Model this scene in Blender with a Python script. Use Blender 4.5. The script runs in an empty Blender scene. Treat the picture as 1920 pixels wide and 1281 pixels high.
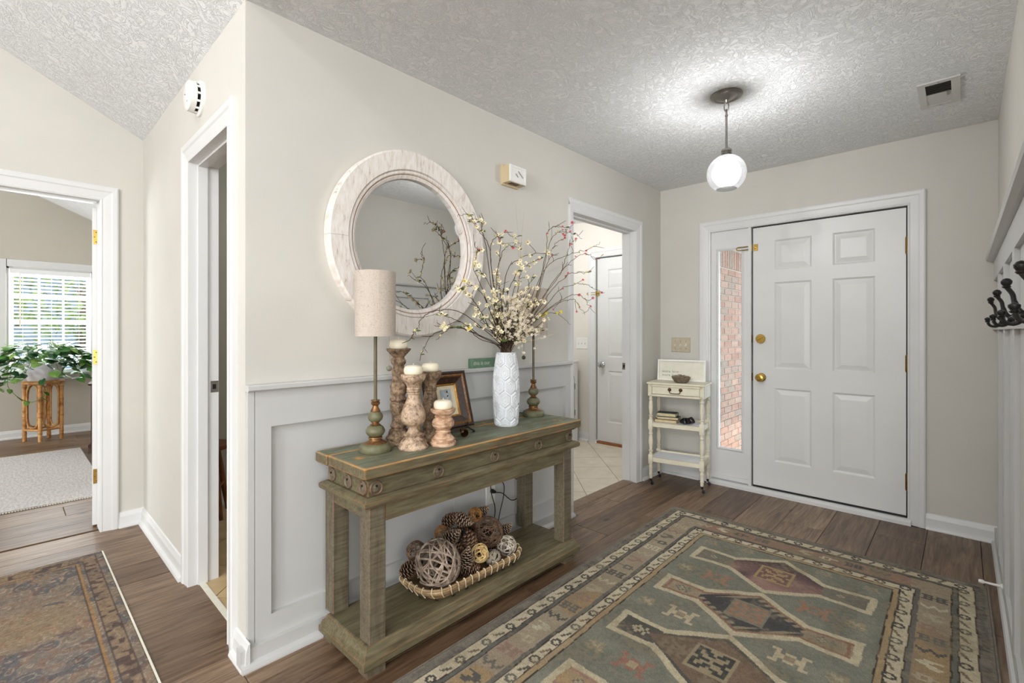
import bpy, bmesh, math, random
import numpy as np
from mathutils import Vector, Matrix, Euler

sc = bpy.context.scene
col = sc.collection
random.seed(11)
R_ = math.radians
PI = math.pi

# ---------------------------------------------------------------- camera
cam_data = bpy.data.cameras.new('camera')
cam = bpy.data.objects.new('camera', cam_data)
col.objects.link(cam)
cam.location = (0.0, 0.0, 1.23)
cam.rotation_euler = (R_(90), 0, R_(43.353))
cam_data.sensor_width = 36.0
cam_data.lens = 16.78
cam_data.shift_y = -0.01016
cam_data.clip_start = 0.02
sc.camera = cam

# ---------------------------------------------------------------- world
world = bpy.data.worlds.new('world')
sc.world = world
world.use_nodes = True
wn = world.node_tree
wn.nodes['Background'].inputs['Color'].default_value = (0.80, 0.90, 1.0, 1)
wn.nodes['Background'].inputs['Strength'].default_value = 4.0

# ---------------------------------------------------------------- area lamps as daylight fill, all but the last at unseen windows
def area(name, loc, rot, sx, sy, power, color=(1, 1, 1)):
    d = bpy.data.lights.new(name, 'AREA')
    d.shape = 'RECTANGLE'
    d.size, d.size_y = sx, sy
    d.energy = power
    d.color = color
    o = bpy.data.objects.new(name, d)
    col.objects.link(o)
    o.location = loc
    o.rotation_euler = rot
    return o

DAY = (0.96, 0.985, 1.0)
sun_d = bpy.data.lights.new('sun', 'SUN')
sun_d.energy = 3.0
sun_d.angle = R_(2)
sun_d.color = (1.0, 0.95, 0.86)
sun = bpy.data.objects.new('sun', sun_d)
col.objects.link(sun)
sun.rotation_euler = (0, R_(50), 0)
area('daylight_back_window', (1.6, -4.93, 1.55), (R_(90), 0, 0), 4.2, 1.9, 225, DAY)       # facing +y
area('daylight_east_window', (4.93, -1.9, 1.45), (R_(90), 0, R_(90)), 3.6, 1.9, 90, DAY)    # facing -x
area('daylight_bedroom_side_window', (-6.0, -3.33, 1.4), (R_(90), 0, 0), 2.4, 1.5, 125, DAY)
area('daylight_bedroom_window', (-7.93, 0.37, 1.35), (R_(90), 0, R_(-90)), 0.68, 1.1, 60, DAY)

# ---------------------------------------------------------------- exposure
sc.view_settings.view_transform = 'Standard'
sc.view_settings.look = 'None'
sc.view_settings.exposure = 0.0
sc.view_settings.gamma = 1.0
sc.view_settings.use_curve_mapping = False
sc.cycles.max_bounces = 7
sc.cycles.diffuse_bounces = 4
sc.cycles.glossy_bounces = 3
sc.cycles.transmission_bounces = 6
sc.cycles.use_adaptive_sampling = True
sc.cycles.adaptive_threshold = 0.05
sc.cycles.transparent_max_bounces = 12
sc.cycles.sample_clamp_indirect = 6.0
sc.cycles.caustics_reflective = False
sc.cycles.caustics_refractive = False

# ---------------------------------------------------------------- materials
def lin(c):
    def f(u):
        u /= 255.0
        return u / 12.92 if u <= 0.04045 else ((u + 0.055) / 1.055) ** 2.4
    return (f(c[0]), f(c[1]), f(c[2]), 1.0)

class NT:
    def __init__(s, name):
        s.m = bpy.data.materials.new(name)
        s.m.use_nodes = True
        s.t = s.m.node_tree
        s.b = s.t.nodes['Principled BSDF']
        s.out = s.t.nodes['Material Output']
    def n(s, kind, **kw):
        nd = s.t.nodes.new(kind)
        for k, v in kw.items():
            if k in nd.inputs:
                nd.inputs[k].default_value = v
            else:
                setattr(nd, k, v)
        return nd
    def l(s, a, b):
        s.t.links.new(a, b)
    def coord(s, scale=(1, 1, 1), which='Object', rnd=False, rot=(0, 0, 0)):
        tc = s.n('ShaderNodeTexCoord')
        mp = s.n('ShaderNodeMapping')
        mp.inputs['Scale'].default_value = scale
        mp.inputs['Rotation'].default_value = rot
        s.l(tc.outputs[which], mp.inputs['Vector'])
        if rnd:
            oi = s.n('ShaderNodeObjectInfo')
            mu = s.n('ShaderNodeMath', operation='MULTIPLY')
            mu.inputs[1].default_value = 53.0
            s.l(oi.outputs['Random'], mu.inputs[0])
            s.l(mu.outputs[0], mp.inputs['Location'])
        return mp.outputs[0]
    def noise(s, vec, scale=5, detail=4, rough=0.55, dist=0.0):
        nd = s.n('ShaderNodeTexNoise')
        nd.inputs['Scale'].default_value = scale
        nd.inputs['Detail'].default_value = detail
        nd.inputs['Roughness'].default_value = rough
        nd.inputs['Distortion'].default_value = dist
        if vec is not None:
            s.l(vec, nd.inputs['Vector'])
        return nd.outputs['Fac']
    def ramp(s, fac, stops, interp='LINEAR'):
        r = s.n('ShaderNodeValToRGB')
        r.color_ramp.interpolation = interp
        e = r.color_ramp.elements
        while len(e) < len(stops):
            e.new(0.5)
        for i, (p, c) in enumerate(stops):
            e[i].position = p
            e[i].color = c if len(c) == 4 else lin(c)
        s.l(fac, r.inputs[0])
        return r.outputs[0]
    def mix(s, fac, a, b, mode='MIX'):
        m = s.n('ShaderNodeMix', data_type='RGBA', blend_type=mode)
        for i, v in ((0, fac), (6, a), (7, b)):
            if isinstance(v, (int, float)):
                m.inputs[i].default_value = v
            elif isinstance(v, tuple):
                m.inputs[i].default_value = v if len(v) == 4 else lin(v)
            else:
                s.l(v, m.inputs[i])
        return m.outputs[2]
    def math(s, op, a, b=0.0):
        m = s.n('ShaderNodeMath', operation=op)
        for i, v in ((0, a), (1, b)):
            if isinstance(v, (int, float)):
                m.inputs[i].default_value = v
            else:
                s.l(v, m.inputs[i])
        return m.outputs[0]
    def bump(s, h, strength=0.3, dist=0.002):
        b = s.n('ShaderNodeBump')
        b.inputs['Strength'].default_value = strength
        b.inputs['Distance'].default_value = dist
        s.l(h, b.inputs['Height'])
        s.l(b.outputs[0], s.b.inputs['Normal'])
        return b
    def base(s, c):
        if isinstance(c, tuple):
            s.b.inputs['Base Color'].default_value = c if len(c) == 4 else lin(c)
        else:
            s.l(c, s.b.inputs['Base Color'])
    def set(s, **kw):
        for k, v in kw.items():
            s.b.inputs[k].default_value = v
        return s

M = {}
def paint(key, rgb, rough=0.5, var=0.05, scale=6, bump=0.0, bscale=250, metal=0.0, spec=0.5):
    m = NT(key)
    v = m.coord()
    f = m.noise(v, scale, 3)
    d = tuple(max(0, c * (1 - var)) for c in rgb)
    u = tuple(min(255, c * (1 + var * 0.6)) for c in rgb)
    m.base(m.ramp(f, [(0.3, d), (0.7, u)]))
    m.set(Roughness=rough, Metallic=metal)
    m.b.inputs['Specular IOR Level'].default_value = spec
    if bump:
        m.bump(m.noise(v, bscale, 2), bump, 0.001)
    M[key] = m.m
    return m

paint('wall', (209, 206, 198), 0.75, 0.015, 2.5, 0.12, 160, spec=0.25)
paint('wall_powder', (176, 172, 160), 0.75, 0.02, 2.5, 0.1, 160, spec=0.25)
paint('wall_bedroom', (196, 190, 178), 0.75, 0.015, 2.5, 0.1, 160, spec=0.25)
paint('wall_laundry', (228, 223, 214), 0.75, 0.015, 2.5, 0.1, 160, spec=0.25)
paint('trim', (222, 222, 221), 0.38, 0.012, 5, 0.05, 90)
paint('wainscot', (198, 198, 196), 0.42, 0.012, 5, 0.06, 90)
paint('door_white', (222, 222, 220), 0.36, 0.012, 4, 0.08, 120)
paint('plastic_white', (236, 235, 230), 0.35, 0.01)
paint('plastic_tan', (205, 186, 150), 0.45, 0.03)
paint('black', (16, 15, 15), 0.35, 0.1)
paint('black_rubber', (12, 12, 12), 0.6, 0.1)
paint('iron', (18, 16, 15), 0.38, 0.15, 20, 0.1, 120)
paint('brass', (206, 168, 84), 0.25, 0.06, 20, metal=0.85)
paint('brass_old', (150, 118, 58), 0.4, 0.15, 40, metal=1.0)
paint('brass_satin', (206, 194, 170), 0.35, 0.05, 30, metal=0.25)
paint('chrome', (190, 190, 190), 0.18, 0.03, metal=1.0)
paint('nickel', (150, 146, 140), 0.32, 0.06, 30, metal=1.0)
paint('bronze', (88, 62, 38), 0.4, 0.2, 60, metal=0.8)
paint('copper', (142, 104, 66), 0.36, 0.25, 50, metal=0.7)
paint('green_lamp', (108, 106, 78), 0.5, 0.12, 40, 0.1, 60)
paint('green_stem', (98, 90, 62), 0.4, 0.1, 40)
paint('wax', (240, 230, 206), 0.45, 0.03, 12)
paint('sign_green', (104, 136, 110), 0.6, 0.12, 40, 0.2, 80)
paint('sign_text_pale', (206, 212, 196), 0.7, 0.05)
paint('sign_cream', (226, 222, 206), 0.55, 0.03, 20)
paint('sign_frame', (238, 236, 228), 0.5, 0.03, 20)
paint('sign_ink', (120, 116, 106), 0.7, 0.05)
paint('dark_hole', (14, 13, 12), 0.9, 0.05)
paint('vent_white', (206, 205, 202), 0.5, 0.02)
paint('threshold_oak', (150, 92, 48), 0.45, 0.15, 30)
paint('threshold_wood', (128, 106, 86), 0.5, 0.12, 20)
paint('grout', (150, 134, 114), 0.9, 0.1, 40)
paint('subfloor', (46, 36, 28), 0.9, 0.1, 10)
paint('concrete', (176, 172, 164), 0.9, 0.06, 12)
paint('appliance', (240, 240, 239), 0.25, 0.01)
paint('mortar', (206, 198, 186), 0.95, 0.06, 60, 0.3, 200)
paint('grass', (96, 124, 58), 0.95, 0.3, 12)
paint('siding', (122, 140, 160), 0.7, 0.05, 3)
paint('trunk', (92, 76, 60), 0.9, 0.2, 20)
paint('blind', (244, 245, 246), 0.5, 0.01)
paint('vinyl', (238, 240, 242), 0.4, 0.01)
paint('pot_white', (222, 222, 226), 0.35, 0.03)
paint('soil', (52, 40, 30), 0.95, 0.2, 80)
paint('mahogany', (74, 40, 28), 0.3, 0.2, 20)
paint('stool_wood', (118, 70, 34), 0.38, 0.2, 14)
paint('book_green', (58, 74, 72), 0.6, 0.1, 30)
paint('book_black', (44, 44, 44), 0.6, 0.1, 30)
paint('book_tan', (164, 132, 86), 0.6, 0.1, 30)
paint('paper', (212, 196, 158), 0.8, 0.06, 60)
paint('stem_brown', (76, 55, 34), 0.7, 0.25, 60)
paint('stem_olive', (92, 76, 48), 0.7, 0.2, 60)
paint('stem_dark', (58, 42, 28), 0.7, 0.25, 60)
paint('reed', (196, 170, 112), 0.7, 0.12, 60)
paint('petal_cream', (238, 226, 190), 0.6, 0.06, 60)
paint('petal_white', (240, 226, 208), 0.6, 0.05, 60)
paint('petal_pink', (228, 118, 128), 0.6, 0.1, 60)
paint('petal_yellow', (226, 204, 52), 0.6, 0.1, 60)
paint('petal_heart', (92, 50, 46), 0.7, 0.1, 60)
paint('bud', (214, 204, 142), 0.7, 0.1, 60)
paint('leaf_small', (82, 104, 50), 0.5, 0.2, 60)
paint('gold_fillet', (170, 122, 48), 0.35, 0.2, 60, metal=0.5)
paint('mat_board', (218, 204, 172), 0.8, 0.04, 30)
paint('print_sky', (172, 182, 186), 0.8, 0.12, 60)
paint('print_sea', (206, 202, 188), 0.8, 0.1, 60)
paint('print_ink', (40, 44, 50), 0.8, 0.1)
paint('cord', (22, 16, 14), 0.5, 0.1)
paint('chain', (120, 112, 98), 0.35, 0.1, metal=0.8)
paint('bead_grey', (120, 116, 104), 0.5, 0.15, 80)
paint('bead_green', (74, 82, 66), 0.5, 0.15, 80)
paint('cool_white', (246, 248, 252), 0.5, 0.01)
paint('bird_bowl', (120, 106, 88), 0.8, 0.3, 60, 0.4, 90)

# textured ceiling
m = NT('ceiling')
v = m.coord()
n1 = m.noise(v, 17, 5, 0.6, 3.0)
n2 = m.noise(v, 55, 3, 0.6, 1.5)
r1 = m.ramp(n1, [(0.46, (0, 0, 0, 1)), (0.53, (1, 1, 1, 1)), (0.60, (0.25, 0.25, 0.25, 1))])
h = m.math('ADD', r1, m.math('MULTIPLY', n2, 0.7))
m.base((244, 245, 246))
m.set(Roughness=0.8)
m.b.inputs['Specular IOR Level'].default_value = 0.3
m.bump(h, 0.7, 0.0045)
M['ceiling'] = m.m

# wood-look planks; grain runs along each plank
m = NT('plank')
v = m.coord((11, 0.9, 1), rnd=True)
g = m.noise(v, 3.2, 7, 0.66, 0.9)
v2 = m.coord((60, 2.2, 1), rnd=True)
g2 = m.noise(v2, 2.0, 4, 0.6)
c1 = m.ramp(g, [(0.28, (88, 66, 50)), (0.45, (134, 109, 87)), (0.60, (160, 136, 111)), (0.76, (184, 162, 138))])
c2 = m.ramp(g2, [(0.3, (160, 156, 152)), (0.7, (255, 255, 255))])
cc = m.mix(0.6, c1, c2, 'MULTIPLY')
oi = m.n('ShaderNodeObjectInfo')
rr = m.ramp(oi.outputs['Random'], [(0.0, (190, 178, 166)), (0.5, (222, 216, 210)), (1.0, (255, 252, 248))])
cc = m.mix(1.0, cc, rr, 'MULTIPLY')
vk = m.coord((3.2, 1.7, 1), rnd=True)
vo = m.n('ShaderNodeTexVoronoi')
vo.inputs['Scale'].default_value = 1.5
m.l(vk, vo.inputs['Vector'])
kn = m.ramp(vo.outputs['Distance'], [(0.03, (52, 36, 26)), (0.11, (255, 255, 255))])
cc = m.mix(0.8, cc, kn, 'MULTIPLY')
m.base(cc)
m.set(Roughness=0.42)
m.b.inputs['Specular IOR Level'].default_value = 0.5
m.bump(g2, 0.16, 0.001)
M['plank'] = m.m

# distressed green paint; bare orange wood where edges are rubbed
def distressed(key, main, dark, light, wood, wear=0.5, edge=0.010, axis=(6, 1.0, 6), streak=0.6):
    m = NT(key)
    v = m.coord(axis, which='Object')
    g = m.noise(v, 5, 6, 0.65, 0.6)
    c = m.ramp(g, [(0.25, dark), (0.5, main), (0.72, light)])
    v3 = m.coord((40, 3, 40))
    st = m.ramp(m.noise(v3, 3, 3), [(0.35, (170, 168, 164)), (0.6, (255, 255, 255))])
    c = m.mix(streak, c, st, 'MULTIPLY')
    bv = m.n('ShaderNodeBevel', samples=4)
    bv.inputs['Radius'].default_value = edge
    ge = m.n('ShaderNodeNewGeometry')
    dt = m.n('ShaderNodeVectorMath', operation='DOT_PRODUCT')
    m.l(bv.outputs[0], dt.inputs[0])
    m.l(ge.outputs['Normal'], dt.inputs[1])
    em = m.math('SUBTRACT', 1.0, dt.outputs['Value'])
    wn_ = m.noise(m.coord((1, 1, 1)), 7, 5, 0.6)
    e2 = m.math('ADD', m.math('MULTIPLY', em, 7.0), m.math('MULTIPLY', m.math('SUBTRACT', wn_, 0.55), 3.0))
    msk = m.ramp(e2, [(0.62 - wear * 0.5, (0, 0, 0, 1)), (0.80 - wear * 0.4, (1, 1, 1, 1))])
    m.base(m.mix(msk, c, wood))
    m.set(Roughness=0.55)
    m.b.inputs['Specular IOR Level'].default_value = 0.35
    m.bump(g, 0.2, 0.0015)
    M[key] = m.m
distressed('console_top', (122, 124, 102), (104, 98, 78), (132, 156, 138), (204, 144, 70), 0.86, 0.020)
distressed('console_side', (112, 101, 76), (90, 77, 58), (122, 118, 94), (190, 124, 56), 0.42, 0.012)
distressed('console_body', (110, 101, 76), (88, 76, 57), (122, 118, 92), (156, 106, 58), 0.22, 0.005)
distressed('console_leg', (112, 102, 84), (92, 80, 66), (122, 116, 94), (140, 92, 62), 0.12, 0.004, (8, 8, 1))
distressed('antique_cream', (230, 223, 200), (222, 212, 184), (236, 231, 212), (150, 122, 84), 0.05, 0.003, (3, 3, 3), 0.08)

# chippy candlestick finish
m = NT('candlestick')
v = m.coord()
n1 = m.noise(v, 58, 9, 0.8)
n2 = m.noise(v, 26, 4, 0.6)
c = m.ramp(n1, [(0.36, (66, 58, 52)), (0.42, (146, 122, 98)), (0.50, (196, 170, 144)), (0.66, (228, 208, 186))])
c = m.mix(0.55, c, m.ramp(n2, [(0.35, (120, 96, 76)), (0.6, (255, 250, 244))]), 'MULTIPLY')
m.base(c)
m.set(Roughness=0.6)
m.bump(n1, 0.5, 0.002)
M['candlestick'] = m.m
m = NT('candlestick_dark')
v = m.coord()
n1 = m.noise(v, 50, 9, 0.8)
n2 = m.noise(v, 22, 4, 0.6)
c = m.ramp(n1, [(0.36, (56, 50, 46)), (0.46, (122, 100, 78)), (0.56, (172, 146, 118)), (0.7, (206, 180, 152))])
c = m.mix(0.6, c, m.ramp(n2, [(0.35, (110, 92, 76)), (0.62, (255, 250, 244))]), 'MULTIPLY')
m.base(c)
m.set(Roughness=0.65)
m.bump(n1, 0.6, 0.003)
M['candlestick_dark'] = m.m
m = NT('candlestick_pink')
v = m.coord((1, 1, 3))
n1 = m.noise(v, 30, 4, 0.6)
m.base(m.ramp(n1, [(0.32, (128, 92, 66)), (0.5, (198, 160, 128)), (0.7, (226, 200, 174))]))
m.set(Roughness=0.5)
m.bump(n1, 0.3, 0.002)
M['candlestick_pink'] = m.m

# whitewashed mirror frame
m = NT('whitewash')
v = m.coord((1, 14, 3), rot=(R_(40), 0, 0))
n1 = m.noise(v, 5, 5, 0.65, 0.4)
c = m.ramp(n1, [(0.28, (170, 152, 136)), (0.40, (222, 212, 202)), (0.6, (236, 230, 224))])
m.base(c)
m.set(Roughness=0.6)
m.bump(n1, 0.45, 0.003)
M['whitewash'] = m.m
m = NT('whitewash_line')
m.base((150, 116, 84))
m.set(Roughness=0.7)
M['whitewash_line'] = m.m

# mirror glass
m = NT('mirror_glass')
m.base((0.86, 0.87, 0.87, 1))
m.set(Metallic=1.0, Roughness=0.012)
M['mirror_glass'] = m.m

# linen
m = NT('linen')
v = m.coord((60, 60, 420))
v2 = m.coord((420, 420, 60))
n1 = m.noise(v, 1.2, 2)
n2 = m.noise(v2, 1.2, 2)
h = m.math('ADD', n1, n2)
m.base(m.ramp(h, [(0.6, (158, 144, 130)), (1.3, (196, 184, 171))]))
m.set(Roughness=0.9)
m.bump(h, 0.4, 0.001)
M['linen'] = m.m

# clear window glass
def glass(key, tint=(1, 1, 1), trans=0.9, rough=0.02):
    m = NT(key)
    tr = m.n('ShaderNodeBsdfTransparent')
    tr.inputs[0].default_value = (*tint, 1)
    gl = m.n('ShaderNodeBsdfGlossy')
    gl.inputs['Roughness'].default_value = rough
    mx = m.n('ShaderNodeMixShader')
    mx.inputs[0].default_value = 1 - trans
    m.l(tr.outputs[0], mx.inputs[1])
    m.l(gl.outputs[0], mx.inputs[2])
    m.l(mx.outputs[0], m.out.inputs[0])
    M[key] = m.m
glass('pane', (0.97, 0.985, 0.98), 0.94)
glass('picture_glass', (1, 1, 1), 0.95)

# seeded glass of the pendant globe: part clear, part milky
m = NT('seeded_glass')
tr = m.n('ShaderNodeBsdfTransparent')
tl = m.n('ShaderNodeBsdfTranslucent')
tl.inputs[0].default_value = (0.95, 0.95, 0.95, 1)
gl = m.n('ShaderNodeBsdfGlossy')
gl.inputs['Roughness'].default_value = 0.08
lw = m.n('ShaderNodeLayerWeight')
lw.inputs['Blend'].default_value = 0.25
nz = m.noise(m.coord(), 60, 4)
mx = m.n('ShaderNodeMixShader')
fac = m.math('ADD', 0.008, m.math('MULTIPLY', nz, 0.022))
m.l(fac, mx.inputs[0])
m.l(tr.outputs[0], mx.inputs[1])
m.l(tl.outputs[0], mx.inputs[2])
mx2 = m.n('ShaderNodeMixShader')
m.l(m.math('MULTIPLY', lw.outputs['Fresnel'], 0.8), mx2.inputs[0])
m.l(mx.outputs[0], mx2.inputs[1])
m.l(gl.outputs[0], mx2.inputs[2])
m.l(mx2.outputs[0], m.out.inputs[0])
M['seeded_glass'] = m.m

def emit(key, rgb, s):
    m = NT(key)
    m.base((0.9, 0.9, 0.9, 1))
    m.b.inputs['Emission Color'].default_value = (*rgb, 1)
    m.b.inputs['Emission Strength'].default_value = s
    M[key] = m.m
m = NT('bulb')
tr = m.n('ShaderNodeBsdfTransparent')
em_ = m.n('ShaderNodeEmission')
em_.inputs[0].default_value = (1.0, 0.98, 0.95, 1)
em_.inputs[1].default_value = 1.2
ad = m.n('ShaderNodeAddShader')
m.l(tr.outputs[0], ad.inputs[0])
m.l(em_.outputs[0], ad.inputs[1])
m.l(ad.outputs[0], m.out.inputs[0])
M['bulb'] = m.m
emit('filament', (1.0, 0.95, 0.85), 20)
emit('lamp_diffuser', (1.0, 0.97, 0.92), 6)

# brick faces (each brick its own tone)
m = NT('brick')
oi = m.n('ShaderNodeObjectInfo')
c = m.ramp(oi.outputs['Random'], [(0.0, (182, 142, 126)), (0.35, (200, 160, 142)), (0.6, (192, 162, 146)), (0.8, (172, 156, 142)), (1.0, (206, 170, 152))])
v = m.coord(rnd=True)
n1 = m.noise(v, 40, 4)
c = m.mix(0.45, c, m.ramp(n1, [(0.3, (140, 130, 122)), (0.7, (255, 255, 255))]), 'MULTIPLY')
m.base(c)
m.set(Roughness=0.9)
m.bump(n1, 0.3, 0.002)
M['brick'] = m.m

# tiles
def tile_mat(key, a, b):
    m = NT(key)
    v = m.coord(rnd=True)
    n1 = m.noise(v, 7, 5)
    m.base(m.ramp(n1, [(0.3, a), (0.7, b)]))
    m.set(Roughness=0.4)
    M[key] = m.m
tile_mat('tile_cream', (206, 194, 174), (226, 216, 200))
tile_mat('tile_tan', (176, 150, 108), (206, 180, 138))

# ceramic vase
m = NT('vase_white')
m.base((220, 223, 225))
m.set(Roughness=0.4)
M['vase_white'] = m.m

# rattan, vine and cone
def fibre(key, a, b, c, sc_=40):
    m = NT(key)
    n1 = m.noise(m.coord(rnd=True), sc_, 4, 0.6)
    m.base(m.ramp(n1, [(0.3, a), (0.5, b), (0.72, c)]))
    m.set(Roughness=0.7)
    m.bump(n1, 0.3, 0.001)
    M[key] = m.m
fibre('rattan', (140, 86, 40), (198, 144, 84), (222, 176, 116), 16)
fibre('vine_grey', (96, 80, 68), (150, 132, 116), (188, 172, 156))
fibre('vine_brown', (70, 50, 36), (108, 82, 62), (140, 114, 90))
fibre('vine_orange', (118, 76, 34), (166, 114, 58), (190, 144, 84))
fibre('vine_yellow', (160, 126, 74), (208, 178, 120), (226, 204, 152))
fibre('vine_pale', (136, 122, 106), (190, 178, 162), (214, 206, 194))
fibre('bark_grey', (96, 86, 74), (150, 138, 120), (186, 176, 158), 24)
fibre('core_dark', (20, 15, 12), (32, 24, 18), (44, 34, 26))
fibre('basket_weave', (104, 80, 54), (156, 128, 92), (188, 164, 126), 24)
fibre('basket_lashing', (176, 158, 124), (210, 194, 160), (226, 212, 184), 40)
fibre('bird_twig', (84, 72, 58), (136, 122, 102), (182, 168, 148), 40)
def cone_mat(key, tip, mid, dark):
    m = NT(key)
    at = m.n('ShaderNodeAttribute')
    at.attribute_name = 'tip'
    m.base(m.ramp(at.outputs['Fac'], [(0.25, dark), (0.7, mid), (0.98, tip)]))
    m.set(Roughness=0.75)
    M[key] = m.m
cone_mat('cone_dark', (150, 118, 90), (82, 56, 40), (26, 17, 12))
cone_mat('cone_tan', (196, 172, 144), (104, 78, 58), (30, 20, 14))

# plant leaf
m = NT('pothos_leaf')
oi = m.n('ShaderNodeObjectInfo')
c = m.ramp(oi.outputs['Random'], [(0.0, (30, 70, 38)), (0.45, (48, 104, 46)), (0.8, (86, 142, 58)), (1.0, (150, 178, 92))])
n1 = m.noise(m.coord(rnd=True), 30, 3)
c = m.mix(0.4, c, m.ramp(n1, [(0.35, (160, 170, 150)), (0.65, (255, 255, 255))]), 'MULTIPLY')
m.base(c)
m.set(Roughness=0.32)
M['pothos_leaf'] = m.m
paint('pothos_vine', (104, 132, 58), 0.5, 0.15, 50)
m = NT('tree_leaf')
n1 = m.noise(m.coord(), 3, 3)
m.base(m.ramp(n1, [(0.3, (62, 92, 36)), (0.7, (138, 162, 78))]))
m.set(Roughness=0.6)
M['tree_leaf'] = m.m

# rugs carry their woven colours as a mesh attribute
def rug_mat(key, bscale=260, bs=0.5):
    m = NT(key)
    at = m.n('ShaderNodeVertexColor')
    at.layer_name = 'weave'
    n1 = m.noise(m.coord(), bscale, 3, 0.7)
    c = m.mix(0.5, at.outputs['Color'], m.ramp(n1, [(0.32, (150, 150, 150)), (0.68, (255, 255, 255))]), 'MULTIPLY')
    m.base(c)
    m.set(Roughness=0.95)
    m.b.inputs['Specular IOR Level'].default_value = 0.1
    m.bump(n1, bs, 0.002)
    M[key] = m.m
rug_mat('rug_weave')
rug_mat('runner_weave', 240)
paint('rug_back', (120, 112, 100), 0.95, 0.1, 40)
m = NT('bedroom_rug')
v = m.coord((3, 12, 1))
n1 = m.noise(v, 6, 5, 0.65)
n2 = m.noise(m.coord(), 180, 3)
c = m.ramp(n1, [(0.3, (176, 172, 170)), (0.6, (212, 208, 204)), (0.8, (224, 214, 204))])
m.base(m.mix(0.3, c, m.ramp(n2, [(0.3, (170, 170, 170)), (0.7, (255, 255, 255))]), 'MULTIPLY'))
m.set(Roughness=0.95)
m.bump(n2, 0.5, 0.003)
M['bedroom_rug'] = m.m
m = NT('picture_wood')
n1 = m.noise(m.coord((20, 20, 20)), 4, 5)
m.base(m.ramp(n1, [(0.3, (26, 15, 9)), (0.55, (58, 34, 20)), (0.8, (92, 58, 32))]))
m.set(Roughness=0.3)
M['picture_wood'] = m.m
m = NT('picture_gold')
n1 = m.noise(m.coord((30, 30, 30)), 4, 5)
m.base(m.ramp(n1, [(0.3, (70, 42, 20)), (0.55, (134, 90, 42)), (0.8, (172, 124, 66))]))
m.set(Roughness=0.35)
M['picture_gold'] = m.m

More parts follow.
